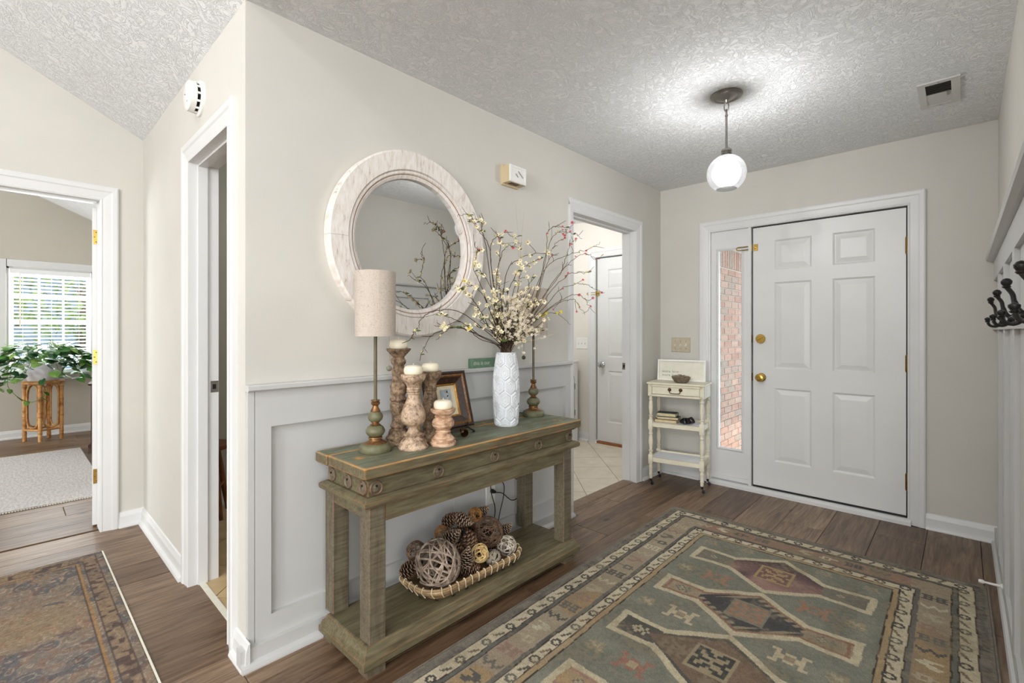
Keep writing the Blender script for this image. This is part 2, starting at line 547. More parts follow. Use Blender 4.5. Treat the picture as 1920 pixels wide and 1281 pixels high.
# ---------------------------------------------------------------- helpers
class MB:
    """collects geometry for ONE mesh object"""
    def __init__(s):
        s.v, s.f, s.mi, s.cur = [], [], [], 0
    def add(s, vs, fs):
        o = len(s.v)
        s.v += [tuple(p) for p in vs]
        for f in fs:
            s.f.append(tuple(i + o for i in f))
            s.mi.append(s.cur)
        return s
    def box(s, x0, y0, z0, x1, y1, z1):
        x0, x1 = min(x0, x1), max(x0, x1)
        y0, y1 = min(y0, y1), max(y0, y1)
        z0, z1 = min(z0, z1), max(z0, z1)
        return s.add([(x0, y0, z0), (x1, y0, z0), (x1, y1, z0), (x0, y1, z0), (x0, y0, z1), (x1, y0, z1), (x1, y1, z1), (x0, y1, z1)],
                     [(0, 3, 2, 1), (4, 5, 6, 7), (0, 1, 5, 4), (1, 2, 6, 5), (2, 3, 7, 6), (3, 0, 4, 7)])
    def cbox(s, x0, y0, z0, x1, y1, z1, c=0.002):
        """box with chamfered upper edges"""
        return s.loft([[(x0, y0, z0), (x1, y0, z0), (x1, y1, z0), (x0, y1, z0)],
                       [(x0, y0, z1 - c), (x1, y0, z1 - c), (x1, y1, z1 - c), (x0, y1, z1 - c)],
                       [(x0 + c, y0 + c, z1), (x1 - c, y0 + c, z1), (x1 - c, y1 - c, z1), (x0 + c, y1 - c, z1)]], True)
    def loft(s, rings, cap=True, close=True):
        n = len(rings[0])
        vs, fs = [], []
        for r in rings:
            vs += r
        for i in range(len(rings) - 1):
            for j in range(n if close else n - 1):
                k = (j + 1) % n
                fs.append((i * n + j, i * n + k, (i + 1) * n + k, (i + 1) * n + j))
        if cap:
            fs.append(tuple(range(n - 1, -1, -1)))
            fs.append(tuple((len(rings) - 1) * n + j for j in range(n)))
        return s.add(vs, fs)
    def rsteps(s, x0, y0, x1, y1, steps, r=0.0, seg=4):
        """stacked rectangle outline: steps = [(inset, z)]; r rounds the corners"""
        rings = []
        for ins, z in steps:
            rings.append([(px, py, z) for px, py in rrect(x0 + ins, y0 + ins, x1 - ins, y1 - ins, r, seg)])
        return s.loft(rings, True)
    def lathe(s, prof, c=(0, 0, 0), seg=32, axis='Z', cap=True, fn=None):
        rings = []
        for (r, z) in prof:
            ring = []
            for j in range(seg):
                a = 2 * PI * j / seg
                rr = r if fn is None else fn(r, a, z)
                x, y = rr * math.cos(a), rr * math.sin(a)
                if axis == 'Z':
                    p = (x, y, z)
                elif axis == 'X':
                    p = (z, x, y)
                elif axis == '-X':
                    p = (-z, -x, y)
                elif axis == 'Y':
                    p = (-x, z, y)
                else:
                    p = (x, -z, y)
                ring.append((p[0] + c[0], p[1] + c[1], p[2] + c[2]))
            rings.append(ring)
        return s.loft(rings, cap)
    def tube(s, pts, rad, seg=6, cap=True, closed=False):
        pts = [Vector(p) for p in pts]
        n = len(pts)
        if not hasattr(rad, '__len__'):
            rad = [rad] * n
        rings = []
        t0 = (pts[1] - pts[0]).normalized()
        up = Vector((0, 0, 1)) if abs(t0.z) < 0.9 else Vector((1, 0, 0))
        nrm = t0.cross(up).normalized()
        for i in range(n):
            if closed:
                t = (pts[(i + 1) % n] - pts[i - 1]).normalized()
            else:
                t = (pts[min(i + 1, n - 1)] - pts[max(i - 1, 0)]).normalized()
            nrm = (nrm - t * nrm.dot(t))
            nrm = nrm.normalized() if nrm.length > 1e-6 else t.orthogonal().normalized()
            b = t.cross(nrm)
            rings.append([tuple(pts[i] + (nrm * math.cos(2 * PI * j / seg) + b * math.sin(2 * PI * j / seg)) * rad[i]) for j in range(seg)])
        if closed:
            rings.append(rings[0])
            return s.loft(rings, False)
        return s.loft(rings, cap)
    def sphere(s, c, r, seg=16, rings=10, sz=1.0):
        prof = []
        for i in range(rings + 1):
            a = -PI / 2 + PI * i / rings
            prof.append((max(r * math.cos(a), 1e-4), r * math.sin(a) * sz))
        return s.lathe(prof, c, seg)
    def prism(s, poly, fn0, fn1):
        """poly: 2-D outline; fn0/fn1 map (a, b) to the two end faces"""
        return s.loft([[fn0(*p) for p in poly], [fn1(*p) for p in poly]], True)
    def xf(s, mat, start=0):
        s.v[start:] = [tuple(mat @ Vector(p)) for p in s.v[start:]]
        return s
    def build(s, name, mat, parent=None, world=False, smooth=False, loc=None, rot=None, link=True, fix=True):
        me = bpy.data.meshes.new(name)
        vs = s.v
        if world and parent is not None:
            L = parent.location
            vs = [(p[0] - L[0], p[1] - L[1], p[2] - L[2]) for p in vs]
        me.from_pydata(vs, [], s.f)
        mats = mat if isinstance(mat, (list, tuple)) else [mat]
        for k in mats:
            me.materials.append(M[k])
        if len(mats) > 1:
            me.polygons.foreach_set('material_index', s.mi)
        if fix:
            bm = bmesh.new()
            bm.from_mesh(me)
            bmesh.ops.recalc_face_normals(bm, faces=bm.faces)
            bm.to_mesh(me)
            bm.free()
        if smooth:
            ang = smooth if isinstance(smooth, float) else 40.0
            me.polygons.foreach_set('use_smooth', [True] * len(me.polygons))
            me.set_sharp_from_angle(angle=R_(ang))
        me.update()
        o = bpy.data.objects.new(name, me)
        if link:
            col.objects.link(o)
        if parent is not None:
            o.parent = parent
        if loc is not None:
            o.location = loc
        if rot is not None:
            o.rotation_euler = rot
        return o

def rrect(x0, y0, x1, y1, r=0.0, seg=4):
    if r <= 0:
        return [(x0, y0), (x1, y0), (x1, y1), (x0, y1)]
    pts = []
    for cx, cy, a0 in ((x1 - r, y0 + r, -90), (x1 - r, y1 - r, 0), (x0 + r, y1 - r, 90), (x0 + r, y0 + r, 180)):
        for k in range(seg + 1):
            a = R_(a0 + 90 * k / seg)
            pts.append((cx + r * math.cos(a), cy + r * math.sin(a)))
    return pts

def bez(pts, n=8):
    """smooth curve (Catmull-Rom) through points"""
    P = [Vector(p) for p in pts]
    P = [P[0] * 2 - P[1]] + P + [P[-1] * 2 - P[-2]]
    out = []
    for i in range(1, len(P) - 2):
        for k in range(n):
            t = k / n
            a, b, c, d = P[i - 1], P[i], P[i + 1], P[i + 2]
            out.append(0.5 * ((2 * b) + (c - a) * t + (2 * a - 5 * b + 4 * c - d) * t * t + (3 * b - a - 3 * c + d) * t ** 3))
    out.append(P[-2])
    return out

def tag(o, label=None, cat=None, group=None, kind=None):
    if label:
        o['label'] = label
    if cat:
        o['category'] = cat
    if group:
        o['group'] = group
    if kind:
        o['kind'] = kind
    return o

def thing(name, label, cat, loc=(0, 0, 0), rotz=0.0, group=None, kind=None):
    o = bpy.data.objects.new(name, None)
    o.empty_display_size = 0.05
    col.objects.link(o)
    o.location = loc
    o.rotation_euler = (0, 0, rotz)
    return tag(o, label, cat, group, kind)

def struct(name, label, cat):
    return thing(name, label, cat, kind='structure')

def dup(o, parent=None, loc=None, rot=None, name=None):
    c = o.copy()
    if name:
        c.name = name
    col.objects.link(c)
    c.parent = parent
    if loc is not None:
        c.location = loc
    if rot is not None:
        c.rotation_euler = rot
    for ch in list(o.children):
        dup(ch, c)
    return c

def text_mesh(name, body, size, mat, parent, loc, rot, depth=0.0004, align='LEFT', space=1.0):
    cu = bpy.data.curves.new(name, 'FONT')
    cu.body = body
    cu.size = size
    cu.extrude = depth
    cu.align_x = align
    cu.space_character = space
    tmp = bpy.data.objects.new(name, cu)
    col.objects.link(tmp)
    dg = bpy.context.evaluated_depsgraph_get()
    me = bpy.data.meshes.new_from_object(tmp.evaluated_get(dg))
    bpy.data.objects.remove(tmp)
    me.materials.clear()
    me.materials.append(M[mat])
    o = bpy.data.objects.new(name, me)
    col.objects.link(o)
    o.parent = parent
    o.location = loc
    o.rotation_euler = rot
    return o

# ================================================================= THE SETTING
A, AB = -1.93, -2.05          # console wall face / back
B, BB = 3.945, 4.08           # front wall face / outside
C, CB = 0.607, 0.727          # return wall face / back
E, EB = -3.843, -3.963        # far hall wall face / bedroom side
RW, RB = 0.15, 0.27           # hook wall face / back
ZC = 2.457
VS = 0.527                    # vault slope
DH = 2.04                     # door opening height

def vz(y):
    return ZC + VS * (C - y) if y > -2.2 else ZC + VS * (C + 2.2) - VS * (-2.2 - y)

# ---- floors
PW = 0.2325
X0 = -1.0865
fl = struct('floor', 'brown wood-look plank floor through foyer, hall and bedroom', 'floor')
mb = MB()
mb.box(-8.0, -3.5, -0.12, EB + 0.06, 1.5, -0.012)
mb.box(EB + 0.06, -5.1, -0.12, RB, CB - 0.06, -0.012)
mb.box(AB + 0.06, CB - 0.06, -0.12, RB, BB, -0.012)
mb.build('subfloor', 'subfloor', fl)
random.seed(5)
def planks(k0, k1, y0, y1, xmin, xmax, fixed={}):
    for k in range(k0, k1):
        xa, xb = X0 + k * PW, X0 + (k + 1) * PW
        xa, xb = max(xa, xmin), min(xb, xmax)
        if xb - xa < 0.01:
            continue
        y = y1
        first = fixed.get(k, None)
        ln = (y1 - first) if first is not None else random.uniform(0.35, 1.22)
        while y > y0 + 0.01:
            ya = max(y0, y - ln)
            if ya - y0 < 0.08:
                ya = y0
            w, l = xb - xa, y - ya
            p = MB().cbox(-w / 2 + 0.0008, -l / 2 + 0.0008, -0.012, w / 2 - 0.0008, l / 2 - 0.0008, 0.0, 0.0022).build('plank', 'plank', fl, loc=((xa + xb) / 2, (ya + y) / 2, 0), fix=False)
            y = ya
            ln = 1.22
planks(-4, 6, -0.7, B - 0.03, -2.02, RW, {-1: 3.262, -3: 2.485, 0: 2.9, 1: 3.45, 2: 2.75, 3: 3.62})
planks(-12, -4, -0.7, CB - 0.06, E - 0.06, A - 0.02)
planks(-30, -12, -1.0, 1.38, -7.87, E - 0.06)
mb = MB()
mb.box(EB + 0.06, -5.1, -0.012, 5.1, -0.7, 0.0)
mb.box(RW, -0.7, -0.012, 5.1, 1.22, 0.0)
mb.box(-7.99, -3.5, -0.012, EB + 0.06, -1.0, 0.0)
mb.box(RB, -5.1, -0.12, 5.1, 1.22, -0.012)
tag(mb.build('floor', 'plank'), 'brown floor running on into the living room', 'floor', kind='structure')

def clip(poly, x0, y0, x1, y1):
    def cut(ps, ins, inter):
        out = []
        for i in range(len(ps)):
            a, b = ps[i - 1], ps[i]
            if ins(b):
                if not ins(a):
                    out.append(inter(a, b))
                out.append(b)
            elif ins(a):
                out.append(inter(a, b))
        return out
    def ix(v):
        return lambda a, b: (v, a[1] + (b[1] - a[1]) * (v - a[0]) / (b[0] - a[0]))
    def iy(v):
        return lambda a, b: (a[0] + (b[0] - a[0]) * (v - a[1]) / (b[1] - a[1]), v)
    for ins, it in ((lambda p: p[0] >= x0, ix(x0)), (lambda p: p[0] <= x1, ix(x1)), (lambda p: p[1] >= y0, iy(y0)), (lambda p: p[1] <= y1, iy(y1))):
        if poly:
            poly = cut(poly, ins, it)
    return poly

def tiled(label, x0, y0, x1, y1, size, ang, mat, ox=0.0, oy=0.0):
    f = struct('floor', label, 'floor')
    MB().box(x0, y0, -0.12, x1, y1, -0.004).build('grout_bed', 'grout', f)
    ca, sa = math.cos(ang), math.sin(ang)
    n = int(max(x1 - x0, y1 - y0) / size * 1.5) + 2
    cx, cy = (x0 + x1) / 2 + ox, (y0 + y1) / 2 + oy
    g = 0.0025
    for i in range(-n, n):
        for j in range(-n, n):
            q = [((i + a) * size + (g if a == 0 else -g), (j + b) * size + (g if b == 0 else -g)) for a, b in ((0, 0), (1, 0), (1, 1), (0, 1))]
            q = [(cx + u * ca - v * sa, cy + u * sa + v * ca) for u, v in q]
            q = clip(q, x0, y0, x1, y1)
            if len(q) >= 3:
                mx, my = sum(p[0] for p in q) / len(q), sum(p[1] for p in q) / len(q)
                q = [(p[0] - mx, p[1] - my) for p in q]
                MB().loft([[(p[0], p[1], -0.012) for p in q], [(p[0], p[1], 0.0) for p in q]], True).build('tile', mat, f, loc=(mx, my, 0))
tiled('cream diagonal tile floor of the laundry room', -4.2, 2.5, AB + 0.06, 4.47, 0.33, R_(45), 'tile_cream', 0.06, 0.02)
tiled('tan tile floor of the small room behind the narrow doorway', E, CB - 0.06, AB, 2.4, 0.31, R_(45), 'tile_tan')

# ---- walls
def wall(name, label, mat):
    w = struct(name, label, 'wall')
    return w
def wmesh(name, label, mb, mat='wall'):
    return tag(mb.build(name, mat), label, 'wall', kind='structure')

mb = MB()
mb.box(AB, CB, 0, A, 2.622, ZC).box(AB, 3.518, 0, A, B, ZC).box(AB, 2.622, DH + 0.018, A, 3.518, ZC)
wmesh('wall_left', 'beige wall with white wainscot behind the console table', mb)
mb = MB()
mb.box(AB, B, 0, -1.513, BB, ZC).box(-0.237, B, 0, RB, BB, ZC).box(-1.513, B, 2.05, -0.237, BB, ZC)
wmesh('wall_front', 'beige wall around the front door and sidelight', mb)
wmesh('wall_right', 'beige wall above the hook rail', MB().box(RW, 1.1, 0, RB, B, ZC))
mb = MB()
mb.box(EB, C, 0, -2.718, CB, ZC + 0.02).box(-2.090, C, 0, A, CB, ZC + 0.02).box(-2.718, C, DH + 0.018, -2.090, CB, ZC + 0.02)
wmesh('wall_hall', 'bright beige return wall with the narrow doorway', mb)
mb = MB()
D0, D1 = -0.37, 0.392
def yz(poly):
    return (lambda a, b: (E, a, b)), (lambda a, b: (EB, a, b))
f0, f1 = yz(None)
G0, G1 = D0 - 0.018, D1 + 0.018
mb.prism([(G1, 0), (C, 0), (C, ZC), (G1, vz(G1))], f0, f1)
mb.prism([(G0, 2.048), (G1, 2.048), (G1, vz(G1)), (G0, vz(G0))], f0, f1)
mb.prism([(-5, 0), (G0, 0), (G0, vz(G0)), (-2.2, vz(-2.2)), (-5, vz(-5))], f0, f1)
mb.box(E, CB, 0, EB, 2.5, ZC)
wmesh('wall_far', 'beige gabled hall wall around the bedroom doorway', mb)
# powder room and laundry shells
wmesh('wall_powder', 'grey-beige wall of the small room behind the narrow doorway', MB().box(E, 2.4, 0, AB, 2.5, ZC), 'wall_powder')
wmesh('wall_powder_lining', 'grey-beige side wall behind the wooden stool', MB().box(E, CB, 0, E + 0.01, 2.4, ZC).box(E + 0.01, CB, 0, -2.74, CB + 0.008, ZC), 'wall_powder')
mb = MB()
mb.box(-4.32, 2.5, 0, -4.2, 4.59, ZC)
wmesh('wall_laundry_side', 'pale wall behind the laundry appliances', mb, 'wall_laundry')
mb = MB()
mb.box(-4.2, 4.47, 0, -2.963, 4.59, ZC).box(-2.963, 4.47, DH + 0.018, -2.10, 4.59, ZC).box(-2.10, 4.47, 0, -1.90, 4.59, ZC).box(-2.05, BB, 0, -1.90, 4.47, ZC)
wmesh('wall_laundry', 'pale laundry wall around the white outside door', mb, 'wall_laundry')
# bedroom
def bz(y):
    return 2.927 - 0.4425 * y if y > -1.0 else 2.927 + 0.4425 + 0.4425 * (y + 1.0)
mb = MB()
g0, g1 = (lambda a, b: (-7.87, a, b)), (lambda a, b: (-7.99, a, b))
WY0, WY1, WZ0, WZ1 = 0.0, 0.74, 0.735, 1.965
mb.prism([(WY1, 0), (1.4, 0), (1.4, bz(1.4)), (WY1, bz(WY1))], g0, g1)
mb.prism([(WY0, 0), (WY1, 0), (WY1, WZ0), (WY0, WZ0)], g0, g1)
mb.prism([(WY0, WZ1), (WY1, WZ1), (WY1, bz(WY1)), (WY0, bz(WY0))], g0, g1)
mb.prism([(-3.4, 0), (WY0, 0), (WY0, bz(WY0)), (-1.0, bz(-1.0)), (-3.4, bz(-3.4))], g0, g1)
wmesh('wall_bedroom', 'taupe bedroom wall with the blind-covered window', mb, 'wall_bedroom')
mb = MB()
mb.box(-7.99, 1.4, 0, EB, 1.52, 2.4).box(-7.99, -3.52, 0, -7.2, -3.4, 2.4).box(-4.8, -3.52, 0, EB, -3.4, 2.4).box(-7.2, -3.52, 0, -4.8, -3.4, 0.6).box(-7.2, -3.52, 2.15, -4.8, -3.4, 2.4)
wmesh('wall_bedroom_side', 'taupe bedroom side walls', mb, 'wall_bedroom')
# living room behind the viewer
mb = MB()
mb.box(RB, 1.1, 0, 5.12, 1.22, ZC + 0.1)
mb.box(E, -5.12, 0, -0.55, -5.0, ZC + 0.1).box(3.75, -5.12, 0, 5.12, -5.0, ZC + 0.1).box(-0.55, -5.12, 0, 3.75, -5.0, 0.55).box(-0.55, -5.12, 2.53, 3.75, -5.0, ZC + 0.1)
e0, e1 = (lambda a, b: (5.0, a, b)), (lambda a, b: (5.12, a, b))
mb.prism([(-5, 0), (1.1, 0), (1.1, 0.45), (-5, 0.45)], e0, e1)
mb.prism([(-5, 2.42), (1.1, 2.42), (1.1, ZC), (C, ZC), (-2.2, vz(-2.2)), (-5, ZC)], e0, e1)
mb.prism([(-5, 0.45), (-3.72, 0.45), (-3.72, 2.42), (-5, 2.42)], e0, e1)
mb.prism([(-0.08, 0.45), (1.1, 0.45), (1.1, 2.42), (-0.08, 2.42)], e0, e1)
wmesh('wall_living', 'beige living room walls with wide windows', mb)

# opaque folds added over the unseen windows to keep sky light out
def blocker(label, P, a0, a1, z0, z1):
    t = thing('sky_blocker', label, 'blocker', kind='structure')
    n = 60
    lo, hi = [], []
    pts = [(a0 + (a1 - a0) * i / n, 0.02 * math.sin(i * 1.9)) for i in range(n + 1)]
    MB().loft([[P(a, z0, d) for a, d in pts] + [P(a, z0, d - 0.004) for a, d in reversed(pts)], [P(a, z1, d) for a, d in pts] + [P(a, z1, d - 0.004) for a, d in reversed(pts)]], True).build('folded_sheet', 'cool_white', t)
blocker('added opaque white curtain over the living room back window', lambda a, z, d: (a, -5.04 + d, z), -0.56, 3.76, 0.54, 2.54)
blocker('added opaque white curtain over the living room side window', lambda a, z, d: (5.04 + d, a, z), -3.73, -0.07, 0.44, 2.43)
blocker('added opaque white curtain over the bedroom side window', lambda a, z, d: (a, -3.44 + d, z), -7.21, -4.79, 0.59, 2.16)

# ---- ceilings
def ceil(mb, label):
    return tag(mb.build('ceiling', 'ceiling'), label, 'ceiling', kind='structure')
ceil(MB().box(AB, C, ZC, RB, BB, ZC + 0.1).box(RB, C, ZC, 5.12, 1.22, ZC + 0.1), 'white textured flat ceiling over the foyer')
k0, k1 = (lambda a, b: (EB, a, b)), (lambda a, b: (5.12, a, b))
mb = MB()
mb.prism([(C, ZC), (-2.2, vz(-2.2)), (-2.2, vz(-2.2) + 0.12), (C, ZC + 0.12)], k0, k1)
mb.prism([(-2.2, vz(-2.2)), (-5.1, vz(-5.1)), (-5.1, vz(-5.1) + 0.12), (-2.2, vz(-2.2) + 0.12)], k0, k1)
ceil(mb, 'white textured sloped ceiling rising over the hall')
q0, q1 = (lambda a, b: (-7.99, a, b)), (lambda a, b: (EB, a, b))
mb = MB()
mb.prism([(1.5, bz(1.5)), (-1.0, bz(-1.0)), (-1.0, bz(-1.0) + 0.1), (1.5, bz(1.5) + 0.1)], q0, q1)
mb.prism([(-1.0, bz(-1.0)), (-3.5, bz(-3.5)), (-3.5, bz(-3.5) + 0.1), (-1.0, bz(-1.0) + 0.1)], q0, q1)
ceil(mb, 'white sloped ceiling of the bedroom')
ceil(MB().box(-4.32, 2.5, ZC, AB, 4.6, ZC + 0.1).box(AB, BB, ZC, -1.9, 4.6, ZC + 0.1), 'white ceiling of the laundry room')
ceil(MB().box(EB, CB, ZC + 0.02, AB, 2.5, ZC + 0.1), 'white ceiling of the small room behind the narrow doorway')

# ---- door casings, jambs, stops
PROF = [(0.0, 0.0), (0.0, 0.010), (0.008, 0.013), (0.014, 0.010), (0.030, 0.013), (0.052, 0.016), (0.060, 0.021), (0.080, 0.022), (0.088, 0.018), (0.088, 0.0)]
NARROW = [(0.0, 0.0), (0.0, 0.012), (0.008, 0.015), (0.030, 0.018), (0.044, 0.018), (0.044, 0.0)]
tn = [0]
def trim(label, cat='trim'):
    tn[0] += 1
    return struct('trim_%d' % tn[0], label, cat)
def casing(label, P, a0, a1, ztop, prof_l=PROF, prof_r=PROF, jamb=0.12, zb=0.0, stop=None, legs=True):
    """P(a, z, d) -> world; a0 < a1 along the wall, d proud of the wall"""
    t = trim(label, 'door casing')
    def leg(a, s, prof):
        lo = [P(a + s * w, zb, d) for w, d in prof]
        hi = [P(a + s * w, ztop + w, d) for w, d in prof]
        MB().loft([lo, hi], True).build('casing_leg', 'trim', t)
    leg(a0, -1, prof_l)
    leg(a1, 1, prof_r)
    hl = prof_l if len(prof_l) == len(PROF) else None
    lo = [P(a0 - (w if hl else min(w, 0.044)), ztop + w, d) for w, d in PROF]
    hi = [P(a1 + w, ztop + w, d) for w, d in PROF]
    MB().loft([lo, hi], True).build('casing_head', 'trim', t)
    for (q0, q1, z0, z1) in ((a0 - 0.018, a0, zb, ztop), (a1, a1 + 0.018, zb, ztop), (a0 - 0.018, a1 + 0.018, ztop, ztop + 0.018)):
        MB().loft([[P(q0, z0, 0.0), P(q1, z0, 0.0), P(q1, z1, 0.0), P(q0, z1, 0.0)], [P(q0, z0, -jamb), P(q1, z0, -jamb), P(q1, z1, -jamb), P(q0, z1, -jamb)]], True).build('jamb', 'trim', t)
    if stop:
        s0, s1 = stop
        for (q0, q1, z0, z1) in ((a0, a0 + 0.012, zb, ztop), (a1 - 0.012, a1, zb, ztop), (a0 + 0.012, a1 - 0.012, ztop - 0.012, ztop))[0 if legs else 2:]:
            MB().loft([[P(q0, z0, s0), P(q1, z0, s0), P(q1, z1, s0), P(q0, z1, s0)], [P(q0, z0, s1), P(q1, z0, s1), P(q1, z1, s1), P(q0, z1, s1)]], True).build('door_stop', 'trim', t)
    return t
PA = lambda a, z, d: (A + d, a, z)
PB = lambda a, z, d: (a, B - d, z)
PC = lambda a, z, d: (a, C - d, z)
PE = lambda a, z, d: (E + d, a, z)
PL = lambda a, z, d: (a, 4.47 - d, z)
tA = casing('white casing around the laundry doorway', PA, 2.64, 3.50, DH, prof_l=NARROW, stop=(-0.045, -0.085))
tC = casing('white casing around the narrow doorway in the return wall', PC, -2.700, -2.108, DH, stop=(-0.03, -0.07))
tE = casing('white casing around the bedroom doorway', PE, D0, D1, 2.03, stop=(-0.03, -0.07), legs=False)
tB = casing('white casing around the front door and its sidelight', PB, -1.495, -0.255, 2.032)
tL = casing('white casing around the laundry outside door', PL, -2.945, -2.118, DH)

def strike(parent, P, a, z, s):
    mb = MB()
    mb.loft([[P(a, z - 0.028, -0.03), P(a, z - 0.028, -0.075), P(a, z + 0.028, -0.075), P(a, z + 0.028, -0.03)],
             [P(a + s * 0.002, z - 0.028, -0.03), P(a + s * 0.002, z - 0.028, -0.075), P(a + s * 0.002, z + 0.028, -0.075), P(a + s * 0.002, z + 0.028, -0.03)]], True)
    o = mb.build('strike_plate', 'chrome', parent)
    mb = MB()
    mb.loft([[P(a + s * 0.002, z - 0.012, -0.042), P(a + s * 0.002, z - 0.012, -0.064), P(a + s * 0.002, z + 0.012, -0.064), P(a + s * 0.002, z + 0.012, -0.042)],
             [P(a + s * 0.0028, z - 0.012, -0.042), P(a + s * 0.0028, z - 0.012, -0.064), P(a + s * 0.0028, z + 0.012, -0.064), P(a + s * 0.0028, z + 0.012, -0.042)]], True)
    mb.build('strike_hole', 'dark_hole', o)
def strike_at(parent, P, a, z, s, d0, d1):
    f = lambda d: d
    mb = MB().loft([[P(a, z + u, v) for u, v in ((-0.028, d0), (-0.028, d1), (0.028, d1), (0.028, d0))], [P(a + s * 0.002, z + u, v) for u, v in ((-0.028, d0), (-0.028, d1), (0.028, d1), (0.028, d0))]], True)
    o = mb.build('strike_plate', 'chrome', parent)
    e0_, e1_ = d0 + (d1 - d0) * 0.25, d0 + (d1 - d0) * 0.7
    mb = MB().loft([[P(a + s * 0.002, z + u, v) for u, v in ((-0.012, e0_), (-0.012, e1_), (0.012, e1_), (0.012, e0_))], [P(a + s * 0.003, z + u, v) for u, v in ((-0.012, e0_), (-0.012, e1_), (0.012, e1_), (0.012, e0_))]], True)
    mb.build('strike_hole', 'dark_hole', o)
strike_at(tC, PC, -2.700, 0.955, 1, -0.085, -0.118)
strike_at(tA, PA, 3.50, 0.94, -1, -0.088, -0.118)

# ---- baseboards with shoe moulding
BPROF = [(0, 0), (0.032, 0), (0.032, 0.006), (0.028, 0.016), (0.016, 0.022), (0.014, 0.066), (0.010, 0.078), (0.006, 0.092), (0, 0.096)]
def baseboard(name, label, P, runs, prof=BPROF, mat='trim'):
    t = struct(name, label, 'baseboard')
    for a0, a1 in runs:
        MB().loft([[P(a0, z, d) for d, z in prof], [P(a1, z, d) for d, z in prof]], True).build('board', mat, t)
    return t
baseboard('baseboard_front', 'white baseboard below the front wall', PB, [(A, -1.583), (-0.167, RW)])
baseboard('baseboard_hall', 'white baseboard under the return wall', PC, [(E, -2.788), (-2.020, A + 0.052)])
baseboard('baseboard_far', 'white baseboard beside the bedroom doorway', PE, [(0.480, C), (-5, -0.458)])
baseboard('baseboard_left_end', 'white baseboard between laundry doorway and front wall', PA, [(3.588, B)])
baseboard('baseboard_bedroom', 'white baseboard under the bedroom window', lambda a, z, d: (-7.87 + d, a, z), [(-3.4, 1.4)])
baseboard('baseboard_laundry', 'white baseboard beside the laundry door', PL, [(-4.2, -3.033)])
baseboard('baseboard_powder', 'white baseboard of the small room', lambda a, z, d: (E + 0.01 + d, a, z), [(CB + 0.01, 2.4)])
WPROF = [(0, 0), (0.066, 0), (0.066, 0.006), (0.062, 0.016), (0.050, 0.022), (0.044, 0.026), (0.044, 0.072), (0, 0.072)]
baseboard('baseboard_left', 'white baseboard with shoe moulding under the wainscot', PA, [(C - 0.030, 2.592)], WPROF, 'wainscot')

# ---- wainscot on the console wall
t = trim('white board-and-batten wainscot with a narrow ledge behind the console', 'wainscot')
W1 = A + 0.022
def wb(name, y0, z0, y1, z1, d=0.022, d0=0.0):
    MB().box(A + d0, y0, z0, A + d, y1, z1).build(name, 'wainscot', t)
wb('back_panel', C + 0.002, 0.06, 2.592, 1.0, 0.004)
wb('corner_strip', C + 0.002, 0.072, 0.631, 1.006, 0.021, 0.004)
wb('top_rail', 0.633, 0.868, 2.592, 1.006, 0.022, 0.004)
wb('lower_rail', 0.633, 0.072, 2.592, 0.156, 0.022, 0.004)
for y0, y1 in ((0.633, 0.690), (1.600, 1.612), (2.535, 2.592)):
    wb('stile', y0, 0.156, y1, 0.868, 0.022 if y1 - y0 > 0.02 else 0.006, 0.004)
mb = MB()
mb.loft([[(A + d, y, z) for d, z in ((0, 1.006), (0.034, 1.006), (0.042, 1.012), (0.042, 1.026), (0.038, 1.031), (0, 1.031))] for y in (C - 0.002, 2.592)], True)
mb.build('ledge', 'wainscot', t)

# ---- board-and-batten with hook rail on the right wall
t = trim('white board-and-batten panel with ledge and hook rail on the right wall', 'wainscot')
def rb_(name, y0, z0, y1, z1, d, d0=0.0):
    MB().box(RW - d0, y0, z0, RW - d, y1, z1).build(name, 'wainscot', t)
rb_('back_panel', 1.12, 0.08, B, 1.64, 0.003)
rb_('top_rail', 1.12, 1.523, B, 1.632, 0.018, 0.003)
rb_('hook_rail', 1.12, 1.238, B, 1.308, 0.024, 0.003)
for yc in (3.50, 3.01, 2.485, 1.97, 1.46):
    rb_('batten', yc - 0.05, 0.09, yc + 0.05, 1.238, 0.018, 0.003)
    rb_('batten', yc - 0.05, 1.308, yc + 0.05, 1.523, 0.018, 0.003)
MB().loft([[(RW - d, y, z) for d, z in ((0, 1.632), (0.030, 1.632), (0.048, 1.640), (0.052, 1.652), (0.052, 1.660), (0, 1.660))] for y in (1.12, B)], True).build('ledge', 'wainscot', t)
baseboard('baseboard_right', 'white baseboard under the hook wall panels', lambda a, z, d: (RW - d, a, z), [(1.1, B)],
          [(0, 0), (0.030, 0), (0.030, 0.006), (0.026, 0.016), (0.016, 0.020), (0.016, 0.09), (0, 0.09)], 'wainscot')

# ---- thresholds
t = trim('wood transition strip in the laundry doorway', 'threshold')
MB().loft([[(x, y, z) for x, z in ((-2.045, 0.0), (-1.935, 0.0), (-1.945, 0.008), (-1.975, 0.012), (-2.03, 0.008))] for y in (2.66, 3.48)], True).build('strip', 'threshold_wood', t)
t = trim('thin metal edge strip in the narrow doorway', 'threshold')
MB().box(-2.70, CB - 0.085, 0, -2.16, CB - 0.06, 0.003).build('strip', 'sign_cream', t)
t = trim('orange oak sill under the laundry outside door', 'threshold')
MB().box(-2.927, 4.452, 0, -2.128, 4.56, 0.022).build('sill', 'threshold_oak', t)

